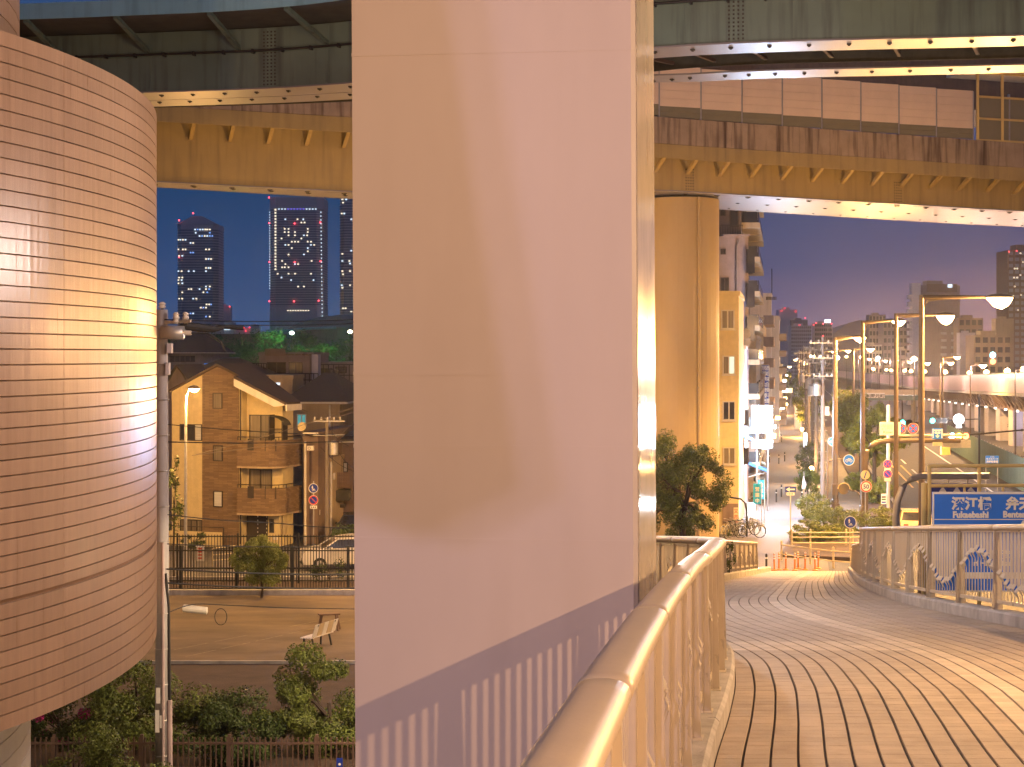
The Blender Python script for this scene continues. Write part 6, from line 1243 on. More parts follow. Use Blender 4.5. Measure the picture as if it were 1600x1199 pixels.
for k,(u,v) in enumerate([(1210,898),(1217,897),(1228,897),(1242,898),(1247.5,895.5),(1258,897),(1273.5,898),(1278.5,895)]):
    dd_ = F*CZ/(v-4.6-CY) ; o = P0 if k == 0 else copy_tree(P0); o.location = (PX(u,dd_),dd_,.05); o['label'] = labs[k]; o.rotation_euler = (R(rg.uniform(-1.5,1.5)),R(rg.uniform(-1.5,1.5)),0)
def bollard(label, u, v, h=.85, group='dark bollards on the pavement', base=False):
    dd_ = F*CZ/(v-(4 if base else 0)-CY); root = thing('bollard', label, 'bollard', (PX(u,dd_),dd_,.05), 0, group); m = MB(); m.lathe((0,0,0), [(.05,0),(.05,h-.04),(.03,h),(.005,h+.01)], 12); loc_part(root, 'shaft', m, M['black'])
    m = MB(); m.cyl((0,0,h*.7), .053, .06, 12); loc_part(root, 'band', m, M['sign_white'])
    if base: m = MB(); m.lathe((0,0,.0), [(.15,0),(.15,.03),(.07,.06)], 12); loc_part(root, 'base', m, M['orange_post'])
bollard('black bollard on an orange foot left of the orange posts', 1197.5, 897, .75, base=True)
for u,v,lab in ((1213,786,'dark bollard left of the one way sign'),(1221,778,'dark bollard behind, nearest the lit pavement band'),(1253,785,'dark bollard right of the one way sign'),(1259,770,'dark bollard by the pale banner'),(1217,726,'dark bollard of the far row, left of its middle'),(1226,722,'dark bollard of the far row, at its middle'),(1246,726,'dark bollard of the far row at the shrub'),(1202,724,'dark bollard of the far row by the blue awning'),(1221,692,'dark bollard in the farthest lit band')): bollard(lab, u, v)
# ------------------------------------------------------------------ bicycles
bk_ = thing('bicycle', 'bike', 'bicycle', (0,0,0), 0, 'bicycles parked beside the cream building')
for x, nm in ((-.53,'rear_wheel'),(.53,'front_wheel')):
    m = MB(); m.tube([(x+.33*math.cos(R(a)),0,.33+.33*math.sin(R(a))) for a in range(0,361,20)], .02, 6, False); wv = loc_part(bk_, 'wheel', m, M['tyre'])
    m = MB(); m.tube([(x+.30*math.cos(R(a)),0,.33+.30*math.sin(R(a))) for a in range(0,361,20)], .010, 5, False); loc_part(bk_, 'rim', m, M['steel'], wv)
    m = MB()
    for k in range(8): m.bar((x,0,.33),(x+.3*math.cos(R(45*k+10)),0,.33+.3*math.sin(R(45*k+10))),.006,.006,up=(0,1,0))
    loc_part(bk_, 'spokes', m, M['steel'], wv); m = MB(); m.tube([(x+.36*math.cos(R(a)),0,.33+.36*math.sin(R(a))) for a in range(20,171,15)], .025, 5); loc_part(bk_, 'mudguard', m, M['steel'])
m = MB()
for a, b in (((-.53,0,.33),(0,0,.3)),((0,0,.3),(-.14,0,.75)),((-.14,0,.72),(-.53,0,.33)),((0,0,.3),(.38,0,.72)),((.35,0,.85),(.53,0,.33)),((-.05,0,.48),(.38,0,.66))): m.tube([a,b], .018, 6)
loc_part(bk_, 'frame', m, M['car_dark']); m = MB(); m.hexa([(-.28,-.09,.84),(-.05,-.02,.84),(-.05,.02,.84),(-.28,.09,.84)], [(-.28,-.1,.89),(-.03,-.02,.88),(-.03,.02,.88),(-.28,.1,.89)]); loc_part(bk_, 'saddle', m, M['black'])
m = MB(); m.tube([(.22,-.28,.98),(.34,-.2,.97),(.36,0,.93),(.34,.2,.97),(.22,.28,.98)], .014, 6); loc_part(bk_, 'handlebar', m, M['steel'])
m = MB()
for z in (.62,.72,.82): m.tube([(.45,-.16,z),(.72,-.13,z),(.72,.13,z),(.45,.16,z),(.45,-.16,z)], .012, 5)
for x,y in ((.45,-.16),(.72,-.13),(.72,.13),(.45,.16),(.58,-.15),(.58,.15)): m.bar((x,y,.58),(x,y,.84),.012,.012)
loc_part(bk_, 'basket', m, M['steel'])
bl = ['bicycle with its front wheel sticking out onto the pavement','second parked bicycle, just behind the one that sticks out','parked bicycle in the middle of the row','parked bicycle left of the middle of the row','parked bicycle nearest the dark doorway','parked bicycle at the tree end of the row']
for k,(u,v,rz_) in enumerate([(1172,842,8),(1166,838,20),(1158,839,35),(1150,840,45),(1142,841,55),(1134,842,60)]):
    dd_ = F*CZ/(v-CY); o = bk_ if k == 0 else copy_tree(bk_); o.location = (PX(u,dd_),dd_,.05); o.rotation_euler = (R(4),0,R(rz_)); o['label'] = bl[k]
# ------------------------------------------------------------------ buildings along the pavement
def street_block(name, label, y0, y1, q1, wq, z, mt_, group='buildings along the left side of the avenue'):
    a = Q(q1-wq,y0); root = thing(name, label, 'building', Q(q1,y0), SA, group); m = MB(); p = [Q(q1-wq,y0),Q(q1,y0),Q(q1,y1),Q(q1-wq,y1)]; m.hexa([(*x.xy,0) for x in p], [(*x.xy,z) for x in p]); part(m, 'wall', M[mt_], root)
    m = MB(); g_ = .08; p = [Q(q1-wq-g_,y0-g_),Q(q1+g_,y0-g_),Q(q1+g_,y1+g_),Q(q1-wq-g_,y1+g_)]; m.hexa([(*x.xy,z+.003) for x in p], [(*x.xy,z+.25) for x in p]); part(m, 'parapet', M[mt_], root); return root
QF = -2.65
def fwin(root, y, u, v, uw, vh, **k): return window(root, P(u,v+vh,y-.001), 0, uw/F*y, vh/F*y, **k)
A = street_block('cream_building', 'narrow cream building with four windows above the parked bicycles', 87.5, 97, QF, 6, PZ(462,87.5), 'cream_wall')
fwin(A, 87.5, 1126.5, 484.5, 21, 30, fr='frame_light', gl='curtain', sill=True); fwin(A, 87.5, 1129, 556, 19.5, 29.5, fr='frame_light', gl=('curtain',emit('lit_room',(.65,.85,.75),.9)), sill=True); fwin(A, 87.5, 1129, 627, 20, 30, fr='frame_light', gl='glass', sill=True); fwin(A, 87.5, 1129.5, 699, 19.5, 27, fr='frame_light', gl='curtain', sill=True)
m = MB(); y=87.45; m.box(PX(1129,y),PX(1154,y),y-.05,y,PZ(819,y),PZ(787,y)); part(m, 'doorway', M['brown_wall'], A)
m = MB(); m.tube([P(1118,772,86), P(1140,777,86), P(1158,780,86), P(1164,786,86), P(1167,800,86), P(1167,842,86)], .05, 8); part(m, 'canopy_frame', M['black'], A)
c = P(1150,808,86.6); root = thing('shop_sign', 'narrow yellow shop sign with red characters among the bicycles', 'sign', (c.x,c.y,0)); m = MB(); m.box(c.x-.12,c.x+.12,c.y,c.y+.06,c.z-.5,c.z+.5); part(m, 'sign_board', M['cream_guard'], root); m = MB(); m.box(c.x-.1,c.x+.1,c.y+.01,c.y+.05,0,c.z-.5); part(m, 'sign_foot', M['steel'], root)
for k, ch in enumerate('又井上'): txt(ch, .24, (c.x,c.y-.003,c.z+.22-k*.3), M['sign_red'], root, 0, .004)
B = street_block('apartment_block', 'tall mauve apartment block with stacked balconies facing the avenue', 104, 128, QF-.35, 9, CZ+11.5, 'mauve_dark')
yB = 104
m = MB(); m.box(PX(1125,yB),PX(1166,yB),yB-1.6,yB-.02,PZ(372,yB),PZ(369,yB)); part(m, 'roof_terrace', M['pink_wall'], B)
m = MB(); m.box(PX(1112,yB),PX(1164,yB),yB-1.5,yB-.03,0,PZ(372.2,yB)); part(m, 'lower_wing', M['pink_wall'], B)
fwin(B, yB, 1140, 325, 14, 30, panes=1, gl='glass'); fwin(B, yB, 1125, 322, 9, 16, panes=1, gl='glass')
for v in (389,434): fwin(B, yB-1.5, 1126, v, 13 if v > 400 else 8, 23 if v > 400 else 9, panes=2, gl='glass')
m = MB(); m.tube([P(1155,375,102.4), P(1151,385,102.4), P(1151,460,102.4)], .05, 6); part(m, 'downpipe', M['grey_wall'], B)
bm_rail = MB(); 
m = MB()
for k in range(14): m.bar(P(1126+k*2.6,367,102.6), P(1126+k*2.6,352,102.6), .03, .03)
m.bar(P(1126,352,102.6), P(1161,352,102.6), .05, .05); part(m, 'terrace_railing', M['black'], B)
for k in range(9):                               # balconies stacked up the avenue side
    z = 2.4+k*2.25
    for y0 in (105.0, 111.5, 118):
        m = MB(); p = [Q(QF-.35,y0),Q(QF+.85,y0),Q(QF+.85,y0+5.6),Q(QF-.35,y0+5.6)]; m.hexa([(*x.xy,z) for x in p], [(*x.xy,z+.35) for x in p]); bl_ = part(m, 'balcony', M['beige_wall'], B)
        m = MB(); p = [Q(QF+.72,y0+.02),Q(QF+.78,y0+.02),Q(QF+.78,y0+5.5),Q(QF+.72,y0+5.5)]; m.hexa([(*x.xy,z+.35) for x in p], [(*x.xy,z+1.05) for x in p]); p = [Q(QF-.3,y0+.02),Q(QF+.70,y0+.02),Q(QF+.70,y0+.08),Q(QF-.3,y0+.08)]; m.hexa([(*x.xy,z+.35) for x in p], [(*x.xy,z+1.05) for x in p]); part(m, 'balcony_panel', M['glass'], bl_)
for k in range(3): m = MB(); y = 102.49; m.box(PX(1166,y),PX(1178,y),y-.35,y+1,PZ(427+k*53,y),PZ(390+k*53,y)); part(m, 'stair_glazing', M['glass'], B)
Cc = street_block('shop_house', 'pale lilac shop house with a water tank between the cream building and the tall block', 98, 103, QF+.05, 4, PZ(546,98), 'lilac_wall')
m = MB(); m.box(PX(1156,98.6),PX(1172,98.6),98.4,99.4,PZ(546,98.6)+.2,PZ(534,98.6)+.2); part(m, 'roof_unit', M['grey_wall'], Cc); m = MB(); m.disc(P(1164,522,98.3), .35, (0,-1,.2), .05, 16); part(m, 'satellite_dish', M['grey_wall'], Cc)
for k in range(2): fwin(Cc, 98, 1158, 640+k*60, 12, 26, panes=1, gl='glass')
C2 = street_block('shop_house', 'dark tall shop house with signs at its corner before the white lit sign', 108.5, 125, QF+.55, 3, PZ(530,108), 'grey_wall')
D1 = street_block('white_block', 'white windowless block with a vented top farther down the pavement', 170, 176, -1.7, 9, PZ(462,170), 'white_wall')
m = MB()
for k in range(8): m.box(PX(1197+k*2.1,170),PX(1198.2+k*2.1,170),169.94,169.995,PZ(469,170),PZ(464,170))
part(m, 'vent_slots', M['black'], D1); m = MB(); m.tube([P(1206,461,170), P(1206,420,170)], .05, 5); part(m, 'mast', M['black'], D1)
D2 = street_block('white_block', 'lower white block with dark balconies joined behind the windowless one', 178, 196, -.9, 9, PZ(497,178), 'white_wall')
for k in range(6): m = MB(); p = [Q(-.9,179),Q(-.1,179),Q(-.1,195),Q(-.9,195)]; z = 2+k*1.9; m.hexa([(*x.xy,z) for x in p], [(*x.xy,z+.7) for x in p]); part(m, 'balcony', M['beige_wall'], D2)
D3 = street_block('apartment_block', 'narrow apartment block with balconies between the tall block and the white block', 140, 160, -2.1, 6, PZ(500,140), 'beige_wall')
for k in range(6): m = MB(); p = [Q(-2.1,141),Q(-1.2,141),Q(-1.2,158),Q(-2.1,158)]; z = 3+k*1.9; m.hexa([(*x.xy,z) for x in p], [(*x.xy,z+.8) for x in p]); part(m, 'balcony', M['brown_wall'], D3)
# shop fronts: awnings, hanging signs, banners
def hang_sign(label, u0, u1, v0, v1, d, m_, frame='steel', text=None, name='shop_sign', pole=True, depth=.28):
    c = P((u0+u1)/2,(v0+v1)/2,d); root = thing(name, label, 'sign', (c.x,c.y,0), 0, 'shop signs along the pavement'); x0,x1,z0,z1 = PX(u0,d),PX(u1,d),PZ(v1,d),PZ(v0,d)
    m = MB(); m.box(x0,x1,d,d+depth,z0,z1); part(m, 'light_panel' if not isinstance(m_, str) else 'sign_board', m_ if not isinstance(m_, str) else M[m_], root); m = MB()
    for a in ((x0-.04,x1+.04,z1,z1+.04),(x0-.04,x1+.04,z0-.04,z0),(x0-.04,x0,z0,z1),(x1,x1+.04,z0,z1)): m.box(a[0],a[1],d+.02,d+depth+.03,a[2],a[3])
    part(m, 'sign_frame', M[frame], root)
    if pole: m = MB(); m.cyl((x1-.25,d+depth*.5,0), .06, z0, 8); m.cyl((x0+.3,d+depth*.5,0), .06, z0, 8); part(m, 'sign_post', M[frame], root)
    return root, c
r_, c = hang_sign('large glaring white square sign over the pavement', 1175.5, 1206.5, 634.5, 675.5, 100, emit('big_sign_light', (.72,.88,1), 60)); light('lamp_light', c+Vector((.3,-1.6,-.3)), 5200, (.42,.60,1), .6); light('lamp_light', c+Vector((.6,2.5,-1.5)), 2200, (.75,.88,1), .5)
r_, c = hang_sign('smaller white sign box hung below the large glaring one', 1175.5, 1206.5, 688.5, 700, 100, E_WHT, pole=False)
r_, c = hang_sign('low white lit sign box on the pavement by the bicycles', 1169, 1180, 787, 808, 90, E_WHT); light('lamp_light', c+Vector((1.2,.2,.3)), 500, (.8,.9,1), .3)
r_, c = hang_sign('tall dark sign with two columns of pale characters far along the pavement', 1191, 1201, 571, 632, 135, 'sign_navy', pole=False)
for k, ch in enumerate('居酒屋大衆割烹'): txt(ch, .42, (c.x-.14,134.99,c.z+1.25-k*.46), M['sign_white'], r_, 0, .004); txt('酒処味自慢料理'[k], .42, (c.x+.16,134.99,c.z+1.25-k*.46), M['sign_white'], r_, 0, .004)
m = MB(); m.cyl((c.x,135.14,0), .05, c.z-1.6, 8); part(m, 'sign_post', M['steel'], r_)
r_, c = hang_sign('bright white and red sign box far down the pavement right of the hedges', 1255.5, 1264, 677, 699, 165, E_WHT, pole=True)
r_, c = hang_sign('pale sign column farther along the right of the pavement', 1242, 1254, 628, 680, 210, 'white_wall', pole=True)
r_, c = hang_sign('long low lit fascia across the end of the pavement', 1208, 1238, 607, 614, 300, emit('warm_fascia',(1,.8,.5),1.6), pole=True)
r_, c = hang_sign('teal lit vertical sign at the shop house corner', 1158, 1163, 636, 662, 97, emit('teal_sign',(.05,.5,.8),1.0), pole=False, depth=.1); 
for k,(u0,u1,v0,v1,d,lab) in enumerate([(1177,1189,756,788,89,'nearest blue cloth banner with white characters by the low lit box'),(1184,1194,750,780,93,'second blue banner close behind the nearest one')]):
    c = P((u0+u1)/2,v1,d); root = thing('banner', lab, 'banner', (c.x,c.y,0), 0, 'blue banners outside the shop'); m = MB(); x0,x1,z0,z1 = PX(u0,d),PX(u1,d),PZ(v1,d),PZ(v0,d)
    L = [m.pts([(x0+(x1-x0)*q/6, d+.04*math.sin(q*1.7+r*.8), z0+(z1-z0)*r/5) for q in range(7)]) for r in range(6)]
    for a_, b_ in zip(L, L[1:]):
        for j in range(6): m.f.append([a_[j],a_[j+1],b_[j+1],b_[j]])
    part(m, 'cloth', mat('banner_cloth',(.03,.42,.80),.8,var=.1), root); m = MB(); m.tube([(x1+.03,d,0),(x1+.03,d,z1+.1),(x0,d,z1+.08)], .02, 6); part(m, 'banner_pole', M['steel'], root)
    for j, ch in enumerate('営業中'): txt(ch, .26, ((x0+x1)/2,d-.05,z1-.4-j*.32), M['sign_white'], root, 0, .004)
for k,(u,v,d,lab,mt_) in enumerate([(1190,738,103,'bright blue shop awning under the white signs','blue_awning'),(1166,690,96,'dark blue awning at the upper shop floor','blue_awning'),(1188,728,112,'teal green awning behind the blue one','green_sheet')]):
    a_ = P(u,v,d); root = thing('awning', lab, 'awning', a_, SA, 'shop awnings along the pavement'); m = MB(); o = lambda q,y,z: a_+Vector((q+SD*y, y, z)); m.hexa([o(-.9,0,.5),o(.35,0,0),o(.35,2.4,0),o(-.9,2.4,.5)], [o(-.9,0,.55),o(.35,0,.06),o(.35,2.4,.06),o(-.9,2.4,.55)]); part(m, 'canopy', M[mt_], root); m = MB(); m.hexa([o(.34,0,-.22),o(.36,0,-.22),o(.36,2.4,-.22),o(.34,2.4,-.22)], [o(.34,0,.02),o(.36,0,.02),o(.36,2.4,.02),o(.34,2.4,.02)]); part(m, 'valance', M[mt_], root)
    m = MB(); m.tube([o(-.95,.1,-.35), o(.33,.1,-.02)], .03, 6); m.tube([o(-.95,2.3,-.35), o(.33,2.3,-.02)], .03, 6); part(m, 'awning_arm', M['steel'], root)
for k,(y,w) in enumerate(((129,9),(200,16),(222,18),(244,24),(275,30))):
    s_ = street_block('shop_house', ['dark shop house by the teal awning','low pale shop house past the white blocks','brown shop house farther along the pavement','pale shop house far along the pavement','last low house in view on the shop side'][k], y, y+w, -1.9+.25*k, 5, (8,9,7,10,8)[k], ('brown_wall','white_wall','brown_wall','beige_wall','white_wall')[k])
tree('potted_shrub', 'potted shrub under the bright blue awning', 'shrub', (PX(1188,104),104,.05), 1.5, .95, .6, .6, .85, 900, .08, 130, 'leaf_dark', 12, .4, .04, limbs=3)
# white cloth banner, stones by the kerb
p = P(1256,760,100); root = thing('banner', 'small white cloth flag leaning by the kerb planting', 'banner', (p.x,p.y,0)); m = MB(); m.tube([(p.x+.12,p.y,0),(p.x,p.y,PZ(742,100)+.2)], .02, 6); part(m, 'flag_pole', M['steel'], root); m = MB(); m.poly([P(1255,744,100),P(1260,757,99.9),P(1258,765,100),P(1253,763,100.05)]); part(m, 'cloth', M['sign_white'], root)
# ------------------------------------------------------------------ utility poles along the avenue
GU = 'utility poles along the pavement'
pl_ = []
for k,(y,q,h) in enumerate([(106,2.35,11),(121,2.2,10.6),(138,2.2,10.8),(157,2.1,10.4),(180,2.1,10.6),(206,2.0,10.4),(238,2.0,10.5),(275,2.0,10.5)]):
    b = Q(q,y); root = thing('utility_pole', ['nearest street utility pole, just left of the brown lamp post','second street utility pole with transformer can','third utility pole in the tangle','fourth utility pole in the tangle','fifth utility pole, thin and far','sixth utility pole, far','seventh utility pole, very far','farthest utility pole at the end of the pavement'][k], 'utility pole', b, 0, GU)
    m = MB(); m.tube([b, b+Vector((0,0,h))], [.17,.11], 10); part(m, 'pole_shaft', M['street_pole'], root)
    for j, z in enumerate((h-.4, h-1.4, h-2.6)):
        m = MB(); m.bar(b+Vector((-.9+j*.15,-.15,z)), b+Vector((.9-j*.1,-.12,z)), .08,.08); ca = part(m, 'cross_arm', M['steel'], root)
        for s in (-.8,-.3,.35,.75): mm = MB(); mm.lathe(b+Vector((s*(1-j*.12),-.14,z+.04)), [(.04,0),(.07,.04),(.04,.08),(.07,.12),(.03,.17)], 8); part(mm, 'insulator', M['trim_white'], ca)
    if k in (0,1,2,4): m = MB(); m.lathe(b+Vector((-.42,-.2,h-3.9)), [(.24,0),(.27,.05),(.27,.75),(.2,.85),(.05,.9)], 14); part(m, 'transformer', M['steel'], root)
    m = MB(); m.box(b.x+.12,b.x+.4,b.y-.2,b.y,h-5.2,h-4.6); part(m, 'cable_box', M['steel'], root)
    for j in range(6): m = MB(); z = 2+j*.7; m.bar(b+Vector((-.28,-.05,z)), b+Vector((.28,-.05,z)), .025,.025); part(m, 'step_bolt', M['steel'], root)
    pl_.append((b,h))
for k in range(len(pl_)-1):
    for j,(dx,dzq) in enumerate(((-.8,-.2),(.35,-.2),(-.5,-1.2),(.6,-1.2),(.1,-2.4),(.15,-4.6),(.2,-5.0))):
        a = pl_[k][0]+Vector((dx,-.14,pl_[k][1]+dzq)); b = pl_[k+1][0]+Vector((dx,-.14,pl_[k+1][1]+dzq)); m = MB(); m.tube([a.lerp(b,t)-Vector((0,0,.5*4*t*(1-t))) for t in (0,.2,.4,.6,.8,1)], .016 if j < 5 else .035, 4); solo(m, 'street_cable', M['cable'], 'black cable slung between utility poles along the pavement', 'cable', 'cables between the street utility poles', loc=a)
# ------------------------------------------------------------------ the expressway on the right
root = thing('expressway', 'elevated expressway with pale noise barrier and dark girders running off along the avenue', 'viaduct', Q(23.3,150))
def ez(y): return lerp_tab([(60,9.6),(110,8.9),(156,8.05),(277,6.0),(417,5.1),(700,4.2)], y)
def eq(y): return lerp_tab([(60,21.6),(156,23.2),(277,23.8),(417,20.0),(700,12.0)], y)
yy = [70+10*k for k in range(60)]
def esw(nm, prof, mt_): m = MB(); m.sweep([Vector((eq(y)+SD*y, y, ez(y))) for y in yy], prof); return part(m, nm, M[mt_], root)
esw('deck_slab', [(-.05,-2.35),(9,-2.35),(9,-2.05),(-.05,-2.05)], 'concrete'); esw('girder', [(.8,-3.9),(3.6,-3.9),(3.6,-2.36),(.8,-2.36)], 'dark_girder'); esw('girder', [(5,-3.9),(7.8,-3.9),(7.8,-2.36),(5,-2.36)], 'dark_girder'); esw('coping', [(-.12,.0),(.12,.0),(.12,.10),(-.12,.10)], 'leaf_dark')
esw('far_parapet', [(8.8,-2.04),(9,-2.04),(9,-.9),(8.8,-.9)], 'concrete')
y = 72.0
while y < 560:
    L = 3.0 if y < 300 else 8.0; a = Vector((eq(y)+SD*y,y,ez(y))); b = Vector((eq(y+L-.06)+SD*(y+L-.06),y+L-.06,ez(y+L-.06))); m = MB(); n_ = Vector((1,-SD,0)).normalized()*.08
    m.hexa([a+Vector((0,0,-2.0)),b+Vector((0,0,-2.0)),b+n_+Vector((0,0,-2.0)),a+n_+Vector((0,0,-2.0))],[a-Vector((0,0,.01)),b-Vector((0,0,.01)),b+n_-Vector((0,0,.01)),a+n_-Vector((0,0,.01))]); part(m, 'barrier_panel', M['pink_barrier'], root)
    y += L
bm2 = MB(); bm2.bar((0,0,-2.3),(.85,0,-3.7),.25,.2); bme = bm2.mesh('haunch_bracket', M['dark_girder'])
y = 74
while y < 330: inst(bme, 'haunch_bracket', root, (eq(y)+SD*y,y,ez(y)), SA); y += 3
rl = MB(); rl.box(-.12,.12,-.12,.12,-.2,.0); rlm = rl.mesh('soffit_lamp', emit('soffit_lamp',(1,.95,.85),3))
y = 92
while y < 330: inst(rlm, 'soffit_lamp', root, (eq(y)+SD*y+.35,y,ez(y)-3.75), 0); y += 9
y = 84
while y < 420:
    c = Vector((eq(y)+SD*y,y,0)); zt_ = ez(y)-3.91; m = MB(); p = [c+Vector((1.0,0,0)),c+Vector((3.4,-.2,0)),c+Vector((3.4,1.4,0)),c+Vector((1.0,1.6,0))]; m.hexa(p, [q+Vector((0,0,zt_)) for q in p]); pr_ = part(m, 'support_pier', M['pier_lilac'], root)
    m = MB(); m.box(c.x+1.8,c.x+2.5,c.y-.16,c.y-.12,1.6,1.66); m.box(c.x+1.8,c.x+2.5,c.y-.16,c.y-.12,1.8,1.86); part(m, 'pier_marking', M['black'], pr_)
    m = MB(); p = [c+Vector((5.4,0,0)),c+Vector((7.6,0,0)),c+Vector((7.6,1.6,0)),c+Vector((5.4,1.6,0))]; m.hexa(p, [q+Vector((0,0,zt_)) for q in p]); part(m, 'support_pier', M['pier_lilac'], root)
    y += 11
LABV = ['first','second','third','fourth','fifth','sixth','seventh','eighth','ninth','tenth','eleventh']
for k in range(10):
    y = 122+k*30; street_lamp('%s lamp of the row beside the lilac piers, counted from the viewer' % LABV[k], Q(17.4,y), 8.8+.1*(k%3), R(0), .8, 'lamps beside the expressway piers', 2600 if k < 3 else 3600, (1,.66,.54), .05, .08, z_spot=False)
for k, y in enumerate((100,130,165)): light('lamp_light', Vector((eq(y)+SD*y+4.4,y+4,ez(y)-4.6)), 500, (.80,.74,1), .5)
for k in range(14):
    y = 150+k*26; b = Vector((eq(y)+SD*y+7+rg.uniform(-1,1.5),y,ez(y)-2)); root2 = thing('expressway_lamp', 'small amber lamp on a short post along the expressway', 'lamp', b, 0, 'row of small lamps along the expressway'); m = MB(); m.tube([b, b+Vector((0,0,2.4))], .06, 6); part(m, 'post', M['steel'], root2); m = MB(); m.lathe(b+Vector((0,0,2.4)), [(.05,0),(.4,.1),(.48,.35),(.3,.6),(.02,.7)], 10); part(m, 'lamp_glass', E_SODS, root2)
    if k % 3 == 0: light('lamp_light', b+Vector((0,-.6,2.9)), 3500, (1,.5,.28), .3, spec=.2)
rl_ = random.Random(31)
for k in range(16):
    y = 190+k*21; q = (6.4,17.2,-.2,2.6)[k%4]+rl_.uniform(-.6,.6); h = (9.2,9.0,4.4,8.2)[k%4]; b = Q(q,y); root = thing('distant_lamp', 'distant amber lamp in the glittering row down the avenue', 'lamp', b, 0, 'distant lamps down the avenue')
    m = MB(); m.tube([b, b+Vector((0,0,h))], .06, 6); part(m, 'post', M['lamp_post'], root); m = MB(); m.lathe(b+Vector((0,0,h)), [(.05,0),(.36,.1),(.44,.3),(.28,.5),(.02,.6)], 10); part(m, 'lamp_glass', (E_SOD,E_SODS,E_GLOBE,E_SOD)[(k*7)%4 if k%5 else 2], root)
for k,(y,q) in enumerate(((118,-1.6),(133,-1.2),(150,-1.3),(171,-1.0),(205,-.6),(250,-.3))):
    b = Q(q,y,2.9); root = thing('shop_light', '%s shop front light box along the pavement' % ('nearest cool white','nearest amber','second cool white','second amber','farthest cool white','farthest amber')[k], 'lamp', b, 0, 'shop front lights along the pavement'); m = MB(); m.obox(b, .5,.9,.35, SA); part(m, 'light_box', (E_WHT,E_SODS)[k%2], root); m = MB(); m.bar(b+Vector((-.25,0,.2)), b+Vector((-.9,0,.3)), .05,.05); part(m, 'bracket', M['steel'], root)
    light('lamp_light', b+Vector((.9,-.2,.3)), 420, (1,.86,.7) if k%2 else (.8,.9,1), .2)
# green corrugated fences by the road
def corr(label, q0, y0, y1, h):
    root = thing('site_fence', label, 'fence', Q(q0,y0), SA, 'green corrugated fences along the road'); k = 0; y = y0
    while y < y1:
        m = MB(); lo, hi = [], []
        for j in range(25): p = Q(q0+(.05 if j % 2 else 0), y+1.9*j/24); lo.append(p); hi.append(p+Vector((0,0,h)))
        a = m.pts(lo); b = m.pts(hi); a2 = m.pts([p+Vector((.02,0,0)) for p in lo]); b2 = m.pts([p+Vector((.02,0,0)) for p in hi])
        for j in range(24): m.f += [[a[j],a[j+1],b[j+1],b[j]],[a2[j+1],a2[j],b2[j],b2[j+1]],[b[j],b[j+1],b2[j+1],b2[j]]]
        part(m, 'corrugated_sheet', M['green_sheet'], root); m = MB(); m.bar(Q(q0+.1,y+.95,0),Q(q0+.1,y+.95,h+.05),.06,.06); part(m, 'fence_post', M['steel'], root); y += 1.92
corr('long green corrugated fence between the road and the lilac piers', 16.9, 112, 168, 2.4)
corr('nearer green corrugated fence at the right edge above the blue sign', 18.2, 84, 99, 2.1)
car('dark car parked under the expressway behind the corrugated fence', (Q(19.5,120).x,120,.01), R(80), M['car_dark'])
car('pale van parked under the expressway near the blue parking sign', (Q(19.2,110).x,110,.01), R(80), M['car_white'], sc_=1.25)
# far footbridge across the avenue
d = 230; root = thing('far_footbridge', 'greenish footbridge with pale banner crossing the avenue far behind the trees', 'footbridge', (PX(1350,d),d,0)); m = MB(); m.box(PX(1306,d),PX(1440,d),d,d+3,PZ(626,d),PZ(618,d)); part(m, 'bridge_beam', M['green_sheet'], root); m = MB(); m.box(PX(1306,d),PX(1440,d),d-.05,d+.05,PZ(617,d),PZ(609,d)); part(m, 'bridge_parapet', M['cream_guard'], root); m = MB(); m.box(PX(1336,d),PX(1382,d),d-.2,d-.1,PZ(622,d),PZ(614,d)); bn = part(m, 'banner', M['sign_white'], root); txt('港区市岡元町', .55, (PX(1359,d),d-.22,PZ(621,d)), M['black'], bn, 0, .01, sx=1.3)
for u in (1312,1432): m = MB(); m.cyl((PX(u,d),d+1.5,0), .4, PZ(626.2,d), 12); part(m, 'bridge_pier', M['concrete'], root)
# ------------------------------------------------------------------ far buildings on the right
GR = 'apartment buildings beyond the expressway'
r_ = far_block('apartment_building', 'tall building with a bright white stair tower beyond the second lamp', 1437, 1500, 446, 585, 430, 'pink_wall', group=GR)
m = MB(); x0, x1 = PX(1424,429), PX(1437,429); m.box(x0,x1,428,431,0,PZ(443,429)); part(m, 'stair_tower', M['sign_white'], r_)
for k in range(10): m = MB(); z = PZ(463+k*11.3,428); m.box(x0-1.0,x0-.02,428.2,430,z-.8,z+.4); part(m, 'stair_balcony', M['sign_white'], r_)
m = MB(); m.box(PX(1448,430),PX(1495,430),429.6,429.93,PZ(457,430),PZ(444,430)); part(m, 'roof_screen', M['brown_wall'], r_); lit(r_, 1484, 447, 7, 5, 429, E_WINC)
for k in range(6):
    for j in range(2): m = MB(); q = P(1474+j*16,520+k*11,429.9); m.box(q.x-.7,q.x+.7,q.y-.6,q.y,q.z-.5,q.z+.1); part(m, 'balcony', M['lilac_wall'], r_)
far_block('apartment_building', 'brown block with a dark upper storey right of the white stair tower building', 1498, 1536, 497, 585, 340, 'brown_wall', group=GR, grid=(4,6), gm='glass')
far_block('apartment_building', 'lilac lower block beneath the second glowing lamp', 1500, 1524, 520, 585, 334, 'lilac_wall', group=GR)
far_block('apartment_building', 'beige block behind the red and cyan signal', 1522, 1580, 524, 585, 325, 'beige_wall', group=GR, grid=(5,4), gm='glass')
far_block('apartment_building', 'beige slab behind the biggest lamp', 1556, 1584, 498, 585, 350, 'beige_wall', group=GR)
